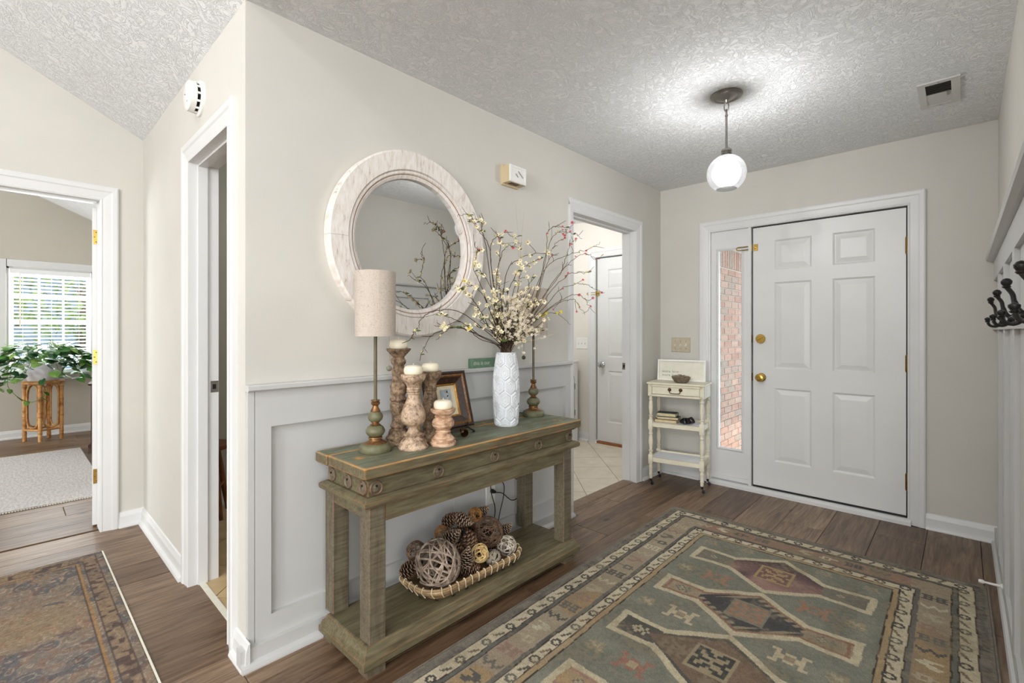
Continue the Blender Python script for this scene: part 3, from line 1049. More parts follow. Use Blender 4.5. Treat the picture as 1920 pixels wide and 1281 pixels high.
# ================================================================= DOORS AND WINDOWS
def panel_door(parent, P, a0, a1, z0, z1, cols, rows, thick=0.044, mat='door_white', both=False):
    mb = MB()
    def face(P):
        xs = sorted({a0, a1, *[c for cc in cols for c in cc]})
        zs = sorted({z0, z1, *[c for cc in rows for c in cc]})
        for i in range(len(xs) - 1):
            for j in range(len(zs) - 1):
                xa, xb, za, zb = xs[i], xs[i + 1], zs[j], zs[j + 1]
                if (xa, xb) in cols and (za, zb) in rows:
                    r = []
                    for ins, d in ((0, 0), (0.006, -0.004), (0.012, -0.009), (0.030, -0.009)):
                        r.append([P(xa + ins, za + ins, d), P(xb - ins, za + ins, d), P(xb - ins, zb - ins, d), P(xa + ins, zb - ins, d)])
                    mb.loft(r, False)
                    mb.add(r[-1], [(0, 1, 2, 3)])
                else:
                    mb.add([P(xa, za, 0), P(xb, za, 0), P(xb, zb, 0), P(xa, zb, 0)], [(0, 1, 2, 3)])
    face(P)
    q = [(a0, z0), (a1, z0), (a1, z1), (a0, z1)]
    mb.loft([[P(u, w, 0) for u, w in q], [P(u, w, -thick) for u, w in q]], False)
    mb.add([P(u, w, -thick) for u, w in q], [(0, 1, 2, 3)])
    slab = mb.build('door_slab', mat, parent)
    for ca, cb in cols:
        for ra, rb in rows:
            r = []
            for ins, d in ((0.017, -0.009), (0.017, -0.008), (0.046, -0.002), (0.048, -0.0018)):
                r.append([P(ca + ins, ra + ins, d), P(cb - ins, ra + ins, d), P(cb - ins, rb - ins, d), P(ca + ins, rb - ins, d)])
            MB().loft(r, True).build('raised_panel', mat, parent)
    return slab

def knob(parent, P, a, z, mat, name='knob', r=0.03):
    c = P(a, z, 0)
    n = Vector(P(a, z, 1)) - Vector(c)
    ax = '-Y' if n.y < -0.5 else ('X' if n.x > 0.5 else 'Y')
    o = MB().lathe([(r * 1.05, 0.0), (r * 1.1, 0.004), (r * 0.95, 0.010), (r * 0.5, 0.016), (r * 0.42, 0.030), (r * 0.75, 0.036), (r * 0.98, 0.046), (r, 0.056), (r * 0.85, 0.064), (r * 0.45, 0.068), (r * 0.4, 0.066), (0.001, 0.066)], c, 24, ax).build(name, mat, parent, smooth=True)
    return o

def guard(parent, P, a, z, s):
    """swing-bar door guard: hinge plates and looped bar; s = side the bar points to"""
    g = MB()
    g.loft([[P(a + u, z + w, 0.0) for u, w in ((0.004, -0.026), (0.034, -0.026), (0.034, 0.026), (0.004, 0.026))], [P(a + u, z + w, 0.004) for u, w in ((0.006, -0.024), (0.032, -0.024), (0.032, 0.024), (0.006, 0.024))]], True)
    g.tube([P(a + 0.015, z, 0.004), P(a + 0.015, z, 0.03)], 0.005, 8)
    g.build('catch_plate', 'brass', parent)
    p = MB().loft([[P(a + u, z + w, 0.0) for u, w in ((-0.034, -0.026), (-0.004, -0.026), (-0.004, 0.026), (-0.034, 0.026))], [P(a + u, z + w, 0.004) for u, w in ((-0.032, -0.024), (-0.006, -0.024), (-0.006, 0.024), (-0.032, 0.024))]], True)
    p.build('hinge_plate', 'brass', parent)
    pts = [P(a - 0.01, z + 0.012, 0.012), P(a - 0.05, z + 0.012, 0.014), P(a - 0.105, z + 0.012, 0.016), P(a - 0.117, z, 0.016), P(a - 0.105, z - 0.012, 0.016), P(a - 0.05, z - 0.012, 0.014), P(a - 0.01, z - 0.012, 0.012)]
    MB().tube(bez(pts, 4), 0.0042, 6).build('swing_bar', 'brass', parent, smooth=True)

def hinges(parent, P, a, zs, mat='brass_old'):
    for z in zs:
        h = MB()
        h.tube([P(a, z - 0.05, 0.006), P(a, z + 0.05, 0.006)], 0.0075, 8)
        for k in (-0.052, 0.052):
            c = P(a, z + k, 0.006)
            h.sphere(c, 0.006, 8, 6)
        h.loft([[P(a - 0.004, z - 0.045, 0), P(a + 0.010, z - 0.045, 0), P(a + 0.010, z + 0.045, 0), P(a - 0.004, z + 0.045, 0)], [P(a - 0.004, z - 0.045, 0.003), P(a + 0.010, z - 0.045, 0.003), P(a + 0.010, z + 0.045, 0.003), P(a - 0.004, z + 0.045, 0.003)]], True)
        h.build('hinge', mat, parent, smooth=True)

# front door
YD = 3.957
PD = lambda a, z, d: (a, YD - d, z)
d1 = struct('door_1', 'white six-panel front door with brass knob and deadbolt', 'door')
panel_door(d1, PD, -1.176, -0.263, 0.048, 2.022, [(-1.028, -0.786), (-0.660, -0.422)], [(0.250, 0.803), (0.948, 1.597), (1.690, 1.914)])
MB().box(-1.184, YD + 0.014, 0.03, -0.256, YD + 0.05, 2.031).build('dark_gap', 'black_rubber', d1)
knob(d1, PD, -1.116, 0.877, 'brass')
o = MB().lathe([(0.034, 0.0), (0.036, 0.006), (0.030, 0.018), (0.028, 0.024), (0.001, 0.024)], PD(-1.122, 1.171, 0), 24, '-Y').build('deadbolt', 'brass', d1, smooth=True)
MB().loft([[PD(-1.122 + u, 1.171 + w, 0.024) for u, w in ((-0.022, -0.012), (-0.018, -0.016), (0.022, 0.012), (0.018, 0.016))], [PD(-1.122 + u, 1.171 + w, 0.036) for u, w in ((-0.020, -0.012), (-0.017, -0.014), (0.020, 0.012), (0.017, 0.014))]], True).build('thumb_turn', 'brass', o)
for z in (0.877, 1.171):
    MB().box(-1.185, YD - 0.002, z - 0.03, -1.1765, YD + 0.02, z + 0.03).build('bolt_face', 'bronze', d1)
guard(d1, PD, -1.176, 1.873, -1)
hinges(d1, PD, -0.260, (1.779, 1.022, 0.265))
MB().box(-1.178, YD - 0.004, 0.034, -0.258, YD + 0.03, 0.047).build('door_sweep', 'black_rubber', d1)

# frame parts of the front entrance: mullion, sill, sidelight
s1 = struct('window_1', 'tall narrow sidelight window beside the front door', 'window')
PS = lambda a, z, d: (a, 3.962 - d, z)
mb = MB()
gx0, gx1, gz0, gz1 = -1.440, -1.258, 0.290, 1.880
def ringplate(mb, P, o, i, d, th):
    """rectangular plate o=(a0,z0,a1,z1) with hole i"""
    O = [(o[0], o[1]), (o[2], o[1]), (o[2], o[3]), (o[0], o[3])]
    I = [(i[0], i[1]), (i[2], i[1]), (i[2], i[3]), (i[0], i[3])]
    rings = [[P(a, z, d - th) for a, z in I], [P(a, z, d - th) for a, z in O], [P(a, z, d) for a, z in O], [P(a, z, d) for a, z in I], [P(a, z, d - th) for a, z in I]]
    mb.loft(rings, False)
ringplate(mb, PS, (-1.495, 0.045, -1.206, 2.032), (gx0, gz0, gx1, gz1), 0.0, 0.04)
mb.build('sidelight_panel', 'trim', s1)
mb = MB()
I = (gx0 + 0.004, gz0 + 0.004, gx1 - 0.004, gz1 - 0.004)
O = (gx0 - 0.016, gz0 - 0.016, gx1 + 0.016, gz1 + 0.016)
rings = []
for q, d in ((I, -0.012), (I, 0.004), ((I[0] - 0.008, I[1] - 0.008, I[2] + 0.008, I[3] + 0.008), 0.010), (O, 0.0)):
    rings.append([PS(q[0], q[1], d), PS(q[2], q[1], d), PS(q[2], q[3], d), PS(q[0], q[3], d)])
mb.loft(rings, False)
mb.build('glazing_bead', 'trim', s1)
MB().box(gx0, 3.975, gz0, gx1, 3.979, gz1).build('pane', 'pane', s1)
MB().box(-1.495, 3.946, 0.045, -1.206, 3.962, 0.075).build('bottom_bead', 'trim', s1)
MB().box(-1.206, 3.940, 0.035, -1.186, 4.0, 2.032).build('mullion', 'trim', s1)
MB().loft([[(x, y, z) for y, z in ((3.905, 0.0), (3.905, 0.022), (3.93, 0.034), (4.08, 0.038), (4.08, 0.0))] for x in (-1.513, -0.237)], True).build('sill', 'trim', s1)

# laundry outside door
d2 = struct('door_2', 'white panelled outside door of the laundry with chrome knob', 'door')
PD2 = lambda a, z, d: (a, 4.482 - d, z)
panel_door(d2, PD2, -2.934, -2.125, 0.026, 2.028, [(-2.800, -2.575), (-2.480, -2.255)], [(0.24, 0.80), (0.95, 1.59), (1.69, 1.90)])
MB().box(-2.945, 4.497, 0.023, -2.118, 4.53, 2.036).build('dark_gap', 'black_rubber', d2)
knob(d2, PD2, -2.868, 0.862, 'chrome')
guard(d2, lambda a, z, d: (a, 4.470 - d, z), -2.935, 1.644, -1)

# bedroom door, swung open into the bedroom
d3 = thing('door_3', 'white bedroom door swung open, seen edge-on with brass hinges', 'door', (EB - 0.004, 0.386, 0), 0, kind='structure')
d3.rotation_euler = (0, 0, R_(-7.5))
PD3 = lambda a, z, d: (-a, d, z)
panel_door(d3, lambda a, z, d: (-a, -0.0175 + d + 0.035, z), 0.0, 0.735, 0.012, 2.005, [(0.11, 0.32), (0.41, 0.62)], [(0.23, 0.79), (0.94, 1.58), (1.68, 1.89)], thick=0.035)
for z in (1.821, 1.066, 0.317):
    h = MB()
    h.box(0.0, -0.012, z - 0.045, 0.003, 0.0175, z + 0.045)
    h.tube([(0.006, 0.020, z - 0.045), (0.006, 0.020, z + 0.045)], 0.006, 8)
    o = h.build('hinge', 'brass', d3)
    for k in (-0.03, 0.0, 0.03):
        MB().lathe([(0.004, 0.003), (0.003, 0.0042), (0.0005, 0.0042)], (0, -0.002 + (0.004 if k else -0.004), z + k), 8, 'X').build('screw', 'brass_old', o)

# bedroom window, sash bars, blind
w2 = struct('window_2', 'white double-hung bedroom window with muntins', 'window')
PW2 = lambda a, z, d: (-7.87 + d, a, z)
mb = MB()
for (a0, a1, z0, z1) in ((WY0 - 0.085, WY0, WZ0 - 0.02, WZ1 + 0.085), (WY1, WY1 + 0.085, WZ0 - 0.02, WZ1 + 0.085), (WY0, WY1, WZ1, WZ1 + 0.085)):
    MB().loft([[PW2(a, z, 0) for a, z in ((a0, z0), (a1, z0), (a1, z1), (a0, z1))], [PW2(a, z, 0.018) for a, z in ((a0 + 0.004, z0), (a1 - 0.004, z0), (a1 - 0.004, z1 - 0.004), (a0 + 0.004, z1 - 0.004))]], True).build('casing', 'trim', w2)
MB().box(-7.87, WY0 - 0.1, WZ0 - 0.022, -7.82, WY1 + 0.1, WZ0).build('stool', 'trim', w2)
MB().box(-7.87, WY0 - 0.085, WZ0 - 0.08, -7.855, WY1 + 0.085, WZ0 - 0.022).build('apron', 'trim', w2)
for (a0, a1, z0, z1) in ((WY0, WY0 + 0.018, WZ0, WZ1), (WY1 - 0.018, WY1, WZ0, WZ1), (WY0, WY1, WZ1 - 0.018, WZ1)):
    MB().box(-7.99, a0, z0, -7.87, a1, z1).build('jamb', 'trim', w2)
zm = 1.345
for (zz0, zz1, xo) in ((WZ0, zm + 0.018, -7.95), (zm - 0.018, WZ1 - 0.018, -7.975)):
    a0, a1 = WY0 + 0.018, WY1 - 0.018
    mb = MB()
    ringplate(mb, lambda a, z, d: (xo + d, a, z), (a0, zz0, a1, zz1), (a0 + 0.038, zz0 + 0.038, a1 - 0.038, zz1 - 0.038), 0.03, 0.03)
    s = mb.build('sash', 'vinyl', w2)
    ga0, ga1, gz0_, gz1_ = a0 + 0.038, a1 - 0.038, zz0 + 0.038, zz1 - 0.038
    for k in (1, 2):
        y = ga0 + (ga1 - ga0) * k / 3
        MB().box(xo + 0.004, y - 0.009, gz0_, xo + 0.024, y + 0.009, gz1_).build('muntin', 'vinyl', s)
    z = (gz0_ + gz1_) / 2
    MB().box(xo + 0.005, ga0, z - 0.009, xo + 0.023, ga1, z + 0.009).build('muntin', 'vinyl', s)
    for k in range(3):
        for (za, zb) in ((gz0_, z), (z, gz1_)):
            ya, yb = ga0 + (ga1 - ga0) * k / 3, ga0 + (ga1 - ga0) * (k + 1) / 3
            MB().box(xo + 0.012, ya, za, xo + 0.015, yb, zb).build('pane', 'pane', s)
bl = thing('window_blind', 'white horizontal slat blind hanging in the bedroom window', 'blind', (-7.895, 0.37, WZ1 - 0.02))
MB().box(-0.02, -0.345, -0.055, 0.03, 0.345, 0.0).build('headrail', 'blind', bl)
sl = None
ang = R_(14)
for k in range(27):
    z = -0.075 - k * 0.0425
    if sl is None:
        mb = MB()
        prof = [(-0.024, -0.002), (0.0, 0.003), (0.024, -0.002), (0.024, 0.0), (0.0, 0.0055), (-0.024, 0.0)]
        mb.loft([[(u * math.cos(ang) - w * math.sin(ang), y, u * math.sin(ang) + w * math.cos(ang)) for u, w in prof] for y in (-0.34, 0.34)], True)
        sl = mb.build('slat', 'blind', bl, loc=(0.004, 0, z))
    else:
        c = sl.copy()
        col.objects.link(c)
        c.parent = bl
        c.location = (0.004, 0, z)
for y in (-0.24, 0.0, 0.24):
    MB().tube([(0.03, y, -0.055), (0.03, y, -1.20)], 0.0016, 5).build('ladder_cord', 'blind', bl)
MB().box(-0.02, -0.34, -1.225, 0.03, 0.34, -1.205).build('bottom_rail', 'blind', bl)
MB().tube([(0.036, -0.262, -0.05), (0.042, -0.262, -0.66)], 0.005, 6).build('wand', 'plastic_tan', bl)

# ---- outside: porch brick wall, ground, tree, neighbour's wall
pw = struct('wall_porch', 'pinkish brick porch wall seen through the sidelight', 'wall')
XB = -1.78
MB().box(XB - 0.1, BB, -0.3, XB - 0.012, 6.6, 2.085).build('mortar_bed', 'mortar', pw)
bl_, bh, jt = 0.195, 0.057, 0.011
proto = MB().loft([[(0, y, z) for y, z in ((0, 0), (bl_, 0), (bl_, bh), (0, bh))], [(0.016, y, z) for y, z in ((0.0, 0.0), (bl_, 0.0), (bl_, bh), (0.0, bh))], [(0.018, y, z) for y, z in ((0.002, 0.002), (bl_ - 0.002, 0.002), (bl_ - 0.002, bh - 0.002), (0.002, bh - 0.002))]], True).build('brick', 'brick', pw, loc=(0, 0, 0), link=False)
random.seed(3)
for r in range(31):
    z = 1.882 - (r + 1) * (bh + jt)
    for k in range(-1, 9):
        y = 4.35 + k * (bl_ + jt) + (0.5 * (bl_ + jt) if r % 2 else 0.0)
        o = proto.copy()
        col.objects.link(o)
        o.parent = pw
        o.location = (XB - 0.016, y, z)
sold = MB().loft([[(0, y, z) for y, z in ((0, 0), (bh, 0), (bh, bl_), (0, bl_))], [(0.016, y, z) for y, z in ((0, 0), (bh, 0), (bh, bl_), (0, bl_))], [(0.018, y, z) for y, z in ((0.002, 0.002), (bh - 0.002, 0.002), (bh - 0.002, bl_ - 0.002), (0.002, bl_ - 0.002))]], True).build('brick', 'brick', pw, link=False)
for k in range(30):
    o = sold.copy()
    col.objects.link(o)
    o.parent = pw
    o.location = (XB - 0.016, 4.20 + k * (bh + jt), 1.888)
tag(MB().box(XB - 0.1, BB, 2.085, 0.4, 6.6, 2.25).build('ceiling_porch', 'trim'), 'white porch soffit above the brick wall', 'ceiling', kind='structure')
tag(MB().box(-1.9, BB, -0.3, 3.5, 7.5, -0.12).build('floor_porch', 'concrete'), 'concrete porch slab outside the front door', 'floor', kind='structure')
tag(MB().box(-40, -30, -0.5, -8.0, 30, -0.4).build('ground_lawn', 'grass'), 'green lawn outside the bedroom window', 'lawn', kind='structure')
tag(MB().box(-13.4, -6.0, -0.4, -13.2, 9.0, 5.5).build('wall_neighbour', 'siding'), 'blue-grey siding wall outside the bedroom window', 'wall', kind='structure')
tr = thing('garden_tree', 'leafy green tree seen through the bedroom blind', 'tree', (-11.2, 0.9, -0.4))
MB().tube([(0, 0, 0), (0.05, 0.05, 1.2), (0, 0.0, 2.4)], [0.12, 0.1, 0.06], 8).build('trunk', 'trunk', tr)
rng = np.random.default_rng(4)
mb = MB()
for k in range(2600):
    d = rng.normal(size=3)
    d /= np.linalg.norm(d)
    c = Vector((d[0] * 1.3, d[1] * 1.6, 2.9 + d[2] * 1.25)) * 1.0
    c = Vector((c.x, c.y, c.z)) + Vector(rng.normal(0, 0.12, 3))
    q = Euler(rng.uniform(0, 6.28, 3)).to_matrix()
    s = rng.uniform(0.05, 0.10)
    mb.add([tuple(c + q @ Vector(p) * s) for p in ((-1, 0, 0), (0, -0.5, 0.1), (1, 0, 0), (0, 0.5, 0.1))], [(0, 1, 2, 3)])
tag(mb.build('foliage', 'tree_leaf', tr, fix=False), kind='stuff')

# ================================================================= RUGS
def vnoise(shape, cell, seed):
    g = np.random.default_rng(seed)
    H, W = shape
    gh, gw = int(H / cell) + 3, int(W / cell) + 3
    L = g.random((gh, gw))
    y = np.arange(H) / cell
    x = np.arange(W) / cell
    yi, xi = y.astype(int), x.astype(int)
    fy, fx = (y - yi), (x - xi)
    fy, fx = fy * fy * (3 - 2 * fy), fx * fx * (3 - 2 * fx)
    a = L[yi][:, xi] * (1 - fx) + L[yi][:, xi + 1] * fx
    b = L[yi + 1][:, xi] * (1 - fx) + L[yi + 1][:, xi + 1] * fx
    return a * (1 - fy)[:, None] + b * fy[:, None]

def rug_object(name, colors, w, l, th, mat, parent):
    """colors: (ny, nx, 3) linear; surface grid with thickness"""
    ny, nx = colors.shape[:2]
    X, Y = np.meshgrid(np.linspace(0, w, nx), np.linspace(0, -l, ny))
    top = np.stack([X, Y, np.full_like(X, th)], -1).reshape(-1, 3)
    n = nx * ny
    idx = np.arange(n).reshape(ny, nx)
    quads = np.stack([idx[:-1, :-1], idx[1:, :-1], idx[1:, 1:], idx[:-1, 1:]], -1).reshape(-1, 4)
    bd = np.concatenate([idx[0, :], idx[1:, -1], idx[-1, -2::-1], idx[-2:0:-1, 0]])
    low = top[bd].copy()
    low[:, 2] = 0.0
    m_ = len(bd)
    li = np.arange(n, n + m_)
    side = np.stack([bd, np.roll(bd, -1), np.roll(li, -1), li], -1)
    allv = np.concatenate([top, low])
    allq = np.concatenate([quads, side])
    me = bpy.data.meshes.new(name)
    me.vertices.add(len(allv))
    me.vertices.foreach_set('co', allv.astype(np.float32).ravel())
    me.loops.add(allq.size)
    me.loops.foreach_set('vertex_index', allq.astype(np.int32).ravel())
    me.polygons.add(len(allq))
    me.polygons.foreach_set('loop_start', (np.arange(len(allq)) * 4).astype(np.int32))
    me.update(calc_edges=True)
    ca = me.color_attributes.new('weave', 'FLOAT_COLOR', 'POINT')
    cols = np.ones((len(allv), 4), np.float32)
    cols[:n, :3] = colors.reshape(-1, 3)
    cols[n:, :3] = colors.reshape(-1, 3)[bd]
    ca.data.foreach_set('color', cols.ravel())
    me.materials.append(M[mat])
    o = bpy.data.objects.new(name, me)
    col.objects.link(o)
    o.parent = parent
    return o

def lc(*c):
    return np.array(lin(c)[:3])

def stamp(img, mask_rows, cu, cv, cell, colr, step, fl=False, alpha=1.0):
    """stamp a bitmap motif, centred at (cu, cv) metres"""
    rows = [list(r) for r in mask_rows]
    h, w = len(rows), len(rows[0])
    for i in range(h):
        for j in range(w):
            ch = rows[i][j]
            if ch == '.':
                continue
            c_ = colr[ch]
            u0, u1 = cu + (j - w / 2) * cell, cu + (j + 1 - w / 2) * cell
            v0, v1 = cv + (i - h / 2) * cell, cv + (i + 1 - h / 2) * cell
            a, b = int(round(v0 / step)), int(round(v1 / step))
            c, d = int(round(u0 / step)), int(round(u1 / step))
            a, c = max(a, 0), max(c, 0)
            img[a:b, c:d] = img[a:b, c:d] * (1 - alpha) + c_ * alpha

RWd, RLn, ST = 1.54, 2.41, 0.004
nx, ny = int(RWd / ST) + 1, int(RLn / ST) + 1
U, V = np.meshgrid(np.linspace(0, RWd, nx), np.linspace(0, RLn, ny))
wob = (vnoise((ny, nx), 14, 1) - 0.5) * 0.006
S = np.abs(U - RWd / 2) + wob
Tv = np.minimum(V, RLn - V) + wob          # distance from the short edges
De = np.minimum(RWd / 2 - S, Tv)           # distance from the rug edge
n_lo = vnoise((ny, nx), 60, 2)
n_mid = vnoise((ny, nx), 18, 3)
n_hi = vnoise((ny, nx), 3, 4)
n_px = np.random.default_rng(5).random((ny, nx))
img = np.zeros((ny, nx, 3))
def put(mask, c):
    img[mask] = c
def blend(mask, a, b, t):
    img[mask] = (a[None] * (1 - t[mask])[:, None] + b[None] * t[mask][:, None])
cream, cream2 = lc(210, 194, 158), lc(192, 174, 136)
navy, slate, teal = lc(84, 84, 84), lc(116, 112, 102), lc(108, 112, 102)
field_a, field_b = lc(132, 134, 116), lc(108, 112, 100)
gold, rust, brown, pink = lc(172, 136, 80), lc(160, 116, 90), lc(140, 120, 96), lc(166, 116, 108)
blend(np.ones_like(U, bool), field_a, field_b, n_mid)
blend((De < 0.045), lc(134, 124, 110), navy, np.clip(n_mid * 1.6 - 0.4, 0, 1))
blend((De < 0.012), lc(130, 118, 106), slate, n_mid)
blend((De >= 0.045) & (De < 0.101), cream, cream2, n_lo)
blend((De >= 0.101) & (De < 0.122), navy, teal, n_lo)
bm_ = (De >= 0.122) & (De < 0.230)
blend(bm_, lc(168, 150, 120), lc(156, 134, 106), n_lo)
tt = np.clip((n_mid - 0.62) * 6, 0, 1)
blend(bm_ & (n_lo > 0.66), gold, brown, n_mid)
blend(bm_ & (V < 0.5) & (S < 0.5), rust, brown, n_mid)
blend((De >= 0.230) & (De < 0.250), navy, slate, n_lo)
blend((De >= 0.250) & (De < 0.300), cream, cream2, n_lo)
blend((De >= 0.300) & (De < 0.324), lc(172, 148, 104), gold, n_lo)
line = (np.abs(De - 0.3) < 0.003) | (np.abs(De - 0.326) < 0.003) | (np.abs(De - 0.101) < 0.0025) | (np.abs(De - 0.25) < 0.0025) | (np.abs(De - 0.122) < 0.0025) | (np.abs(De - 0.045) < 0.0025)
put(line, lc(62, 52, 46))
MC = [0.565, 0.988, 1.411, 1.834]
for mi, vc in enumerate(MC):
    dv = np.abs(V - vc) + wob
    hh = np.where(S < 0.207, 0.213 - (0.213 - 0.074) * S / 0.207, 0.074 + (S - 0.207) / 0.193 * 0.012)
    inside = (dv < hh) & (S < 0.4)
    t = np.where(S < 0.207, 0.034, 0.026)
    ring = inside & ((dv > hh - t) | (S > 0.372))
    inn = inside & ~ring
    body = inn & (S < 0.2)
    if mi == 0:
        blend(inn, lc(110, 104, 92), lc(124, 120, 104), n_mid)
        blend(body, lc(90, 70, 76), pink, np.clip((V - vc) / 0.2 + 0.5, 0, 1) * n_mid * 1.5)
    elif mi == 1:
        blend(inn, lc(164, 144, 110), lc(140, 122, 96), n_mid)
        r2 = dv + S * 0.66
        put(inn & (r2 < 0.165) & (S < 0.2), lc(150, 134, 106))
        saw = 0.150 + 0.016 * np.sign(np.sin((V - vc + (U - RWd / 2)) * 120))
        blend(inn & (r2 < saw) & (S < 0.21), lc(64, 66, 72), lc(78, 80, 82), n_mid)
        o_ = inside & ((np.abs(dv - (hh - t - 0.010)) < 0.006) | ((np.abs(S - 0.358) < 0.006) & (dv < hh - t)))
        put(o_, lc(152, 100, 72))
    elif mi == 2:
        blend(inn, lc(78, 78, 76), lc(96, 90, 80), n_mid)
        blend(inn & (dv + S * 0.6 < 0.155), lc(132, 100, 76), lc(110, 92, 76), n_mid)
    else:
        blend(inn, gold, lc(170, 138, 92), n_mid)
        o_ = inside & (np.abs(dv - (hh - t - 0.010)) < 0.006)
        put(o_, pink)
    put(ring, lc(196, 180, 140))
    cross = ['XXXXXXXXXXX', 'XoooXXXoooX', 'XoXooXooXoX', 'XoXXooXXXoX', 'XooXXXXXooX', 'XXoooXoooXX', 'XooXXXXXooX', 'XoXXooXXXoX', 'XoXooXooXoX', 'XoooXXXoooX', 'XXXXXXXXXXX']
    pal = [{'X': lc(172, 138, 74), 'o': lc(126, 84, 84)}, {'X': lc(128, 122, 104), 'o': lc(166, 112, 80)}, {'X': lc(156, 138, 100), 'o': lc(62, 64, 66)}, {'X': lc(150, 110, 70), 'o': lc(180, 150, 100)}][mi]
    stamp(img, cross, RWd / 2, vc, 0.0145, pal, ST)
    for sgn in (-1, 1):
        stamp(img, ['..o..o.', '.oXo.o.', 'oX.Xo.o', '.oXo.o.', '..o..o.'], RWd / 2 + sgn * 0.285, vc, 0.011, {'o': lc(112, 112, 100) if mi != 2 else lc(176, 160, 126), 'X': lc(172, 154, 118)}, ST)
Hm = ['o....o', 'oo..oo', 'o.oo.o', '.oXXo.', '.oXXo.', 'o.oo.o', 'oo..oo', 'o....o']
Hm = ['oo....oo', '.o.oo.o.', '.ooXXoo.', '.ooXXoo.', '.o.oo.o.', 'oo....oo']
hp = [(0.766 + 0.012, ({'o': lc(164, 110, 80), 'X': lc(120, 120, 106)})), (1.20, {'o': lc(192, 172, 132), 'X': lc(150, 130, 100)}), (1.622, {'o': lc(158, 104, 84), 'X': lc(172, 150, 110)}), (2.045, {'o': lc(180, 160, 120), 'X': lc(120, 112, 96)})]
for v_, p_ in hp:
    for sgn in (-1, 1):
        stamp(img, Hm, RWd / 2 + sgn * 0.208, v_, 0.0165, p_, ST)
        stamp(img, ['.o.oo.', 'oXoXo.', '.oXXo.', 'o.ooXo', '.oo.o.'], RWd / 2 + sgn * 0.362, v_, 0.013, {'o': lc(168, 142, 94), 'X': lc(190, 172, 134)}, ST, alpha=0.6)
for sgn in (-1, 1):
    for du in (-0.02, 0.17):
        stamp(img, ['.o.oo.', 'oXoXo.', '.oXXo.', 'o.ooXo'], RWd / 2 + sgn * (0.2 + du), 0.372 + 0.02 * (du > 0), 0.012, {'o': lc(168, 150, 110), 'X': lc(150, 124, 84)}, ST, alpha=0.6)
ring_m = ['.ooo.', 'oo.oo', 'o...o', 'oo.oo', '.ooo.']
slash = ['oo...', 'oo...', '.oo..', '.oo..', '..oo.', '..oo.', '...oo']
slash2 = [r[::-1] for r in slash]
for sgn in (-1, 1):
    for s_, p0, per, cell in ((0.689, 0.125, 0.1362, 0.0085), (0.488, 0.27, 0.131, 0.0085)):
        k = 0
        v_ = p0
        while v_ < RLn - p0 + 0.01:
            cc_ = [lc(70, 72, 74), lc(104, 106, 98), lc(84, 80, 76)][k % 3]
            stamp(img, ring_m, RWd / 2 + sgn * s_, v_, cell, {'o': cc_}, ST)
            stamp(img, slash if sgn > 0 else slash2, RWd / 2 + sgn * s_, v_ + per / 2, 0.0062, {'o': lc(128, 106, 80) if k % 2 else lc(92, 86, 78)}, ST)
            v_ += per
            k += 1
for vb in (0.073, RLn - 0.073):
    for k in range(11):
        u_ = RWd / 2 + (k - 5) * 0.1362
        stamp(img, ring_m, u_, vb, 0.0085, {'o': lc(78, 78, 78)}, ST)
        if k < 10:
            stamp(img, slash2, u_ + 0.068, vb, 0.0062, {'o': lc(100, 88, 74)}, ST)
for vb in (0.275, RLn - 0.275):
    for k in range(7):
        u_ = RWd / 2 + (k - 3) * 0.131
        stamp(img, ring_m, u_, vb, 0.0085, {'o': lc(110, 92, 80)}, ST)
        if k < 6:
            stamp(img, slash2, u_ + 0.066, vb, 0.0062, {'o': lc(130, 100, 78)}, ST)
mots = [(['oooo.oooo', '.oXo.oXo.', '.oooooooo', '.oXo.oXo.', 'oooo.oooo'], 0.0105), (['o...o...o', 'oo.ooo.oo', '.ooo.ooo.', '..o...o..'], 0.0105), (['..oooooo', '.oooo...', 'oooo....', '.ooooo..', '...ooooo', '....ooo.'], 0.010), (['.oooo...', '.o..oooo', 'oo..o...', '.oooo...'], 0.0115)]
mcol = [lc(178, 160, 124), lc(90, 88, 86), lc(158, 116, 100), lc(196, 182, 146), lc(110, 104, 96)]
rnd2 = random.Random(9)
for sgn in (-1, 1):
    v_ = 0.30
    k = 0
    while v_ < RLn - 0.26:
        mm, cs = mots[k % 4]
        mm = mm if sgn > 0 else [r[::-1] for r in mm]
        stamp(img, mm, RWd / 2 + sgn * 0.592, v_, cs, {'o': mcol[(k * 2 + (sgn > 0)) % 5], 'X': lc(140, 122, 96)}, ST)
        v_ += 0.098
        k += 1
for vb in (0.176, RLn - 0.176):
    for k in range(10):
        mm, cs = mots[(k + 1) % 4]
        stamp(img, mm, RWd / 2 + (k - 4.5) * 0.11, vb, cs * 0.9, {'o': mcol[(k * 3) % 5], 'X': lc(140, 110, 90)}, ST)
img *= (0.84 + 0.40 * n_hi * 0.6 + 0.34 * n_px)[..., None]
wear = 0.08 + np.clip((n_mid * 0.6 + n_hi * 0.5 - 0.62) * 2.0, 0, 0.45)
gy = (img @ np.array([0.3, 0.59, 0.11]))[..., None]
img = img * 0.66 + gy * np.array([1.03, 1.0, 0.90]) * 0.34
img = img * (1 - wear[..., None]) + lc(150, 136, 112)[None, None] * wear[..., None]
rug = thing('area_rug', 'faded green and tan geometric medallion rug on the foyer floor', 'rug', (-1.456, 3.189, 0.0005), R_(0.55))
rug_object('pile', img, RWd, RLn, 0.008, 'rug_weave', rug)
eb = MB()
for (x0, y0, x1, y1) in ((-0.006, -RLn - 0.006, 0.0, 0.006), (RWd, -RLn - 0.006, RWd + 0.006, 0.006), (0, 0, RWd, 0.006), (0, -RLn - 0.006, RWd, -RLn)):
    eb.box(x0, y0, 0.0, x1, y1, 0.0085)
eb.build('binding', 'rug_back', rug)

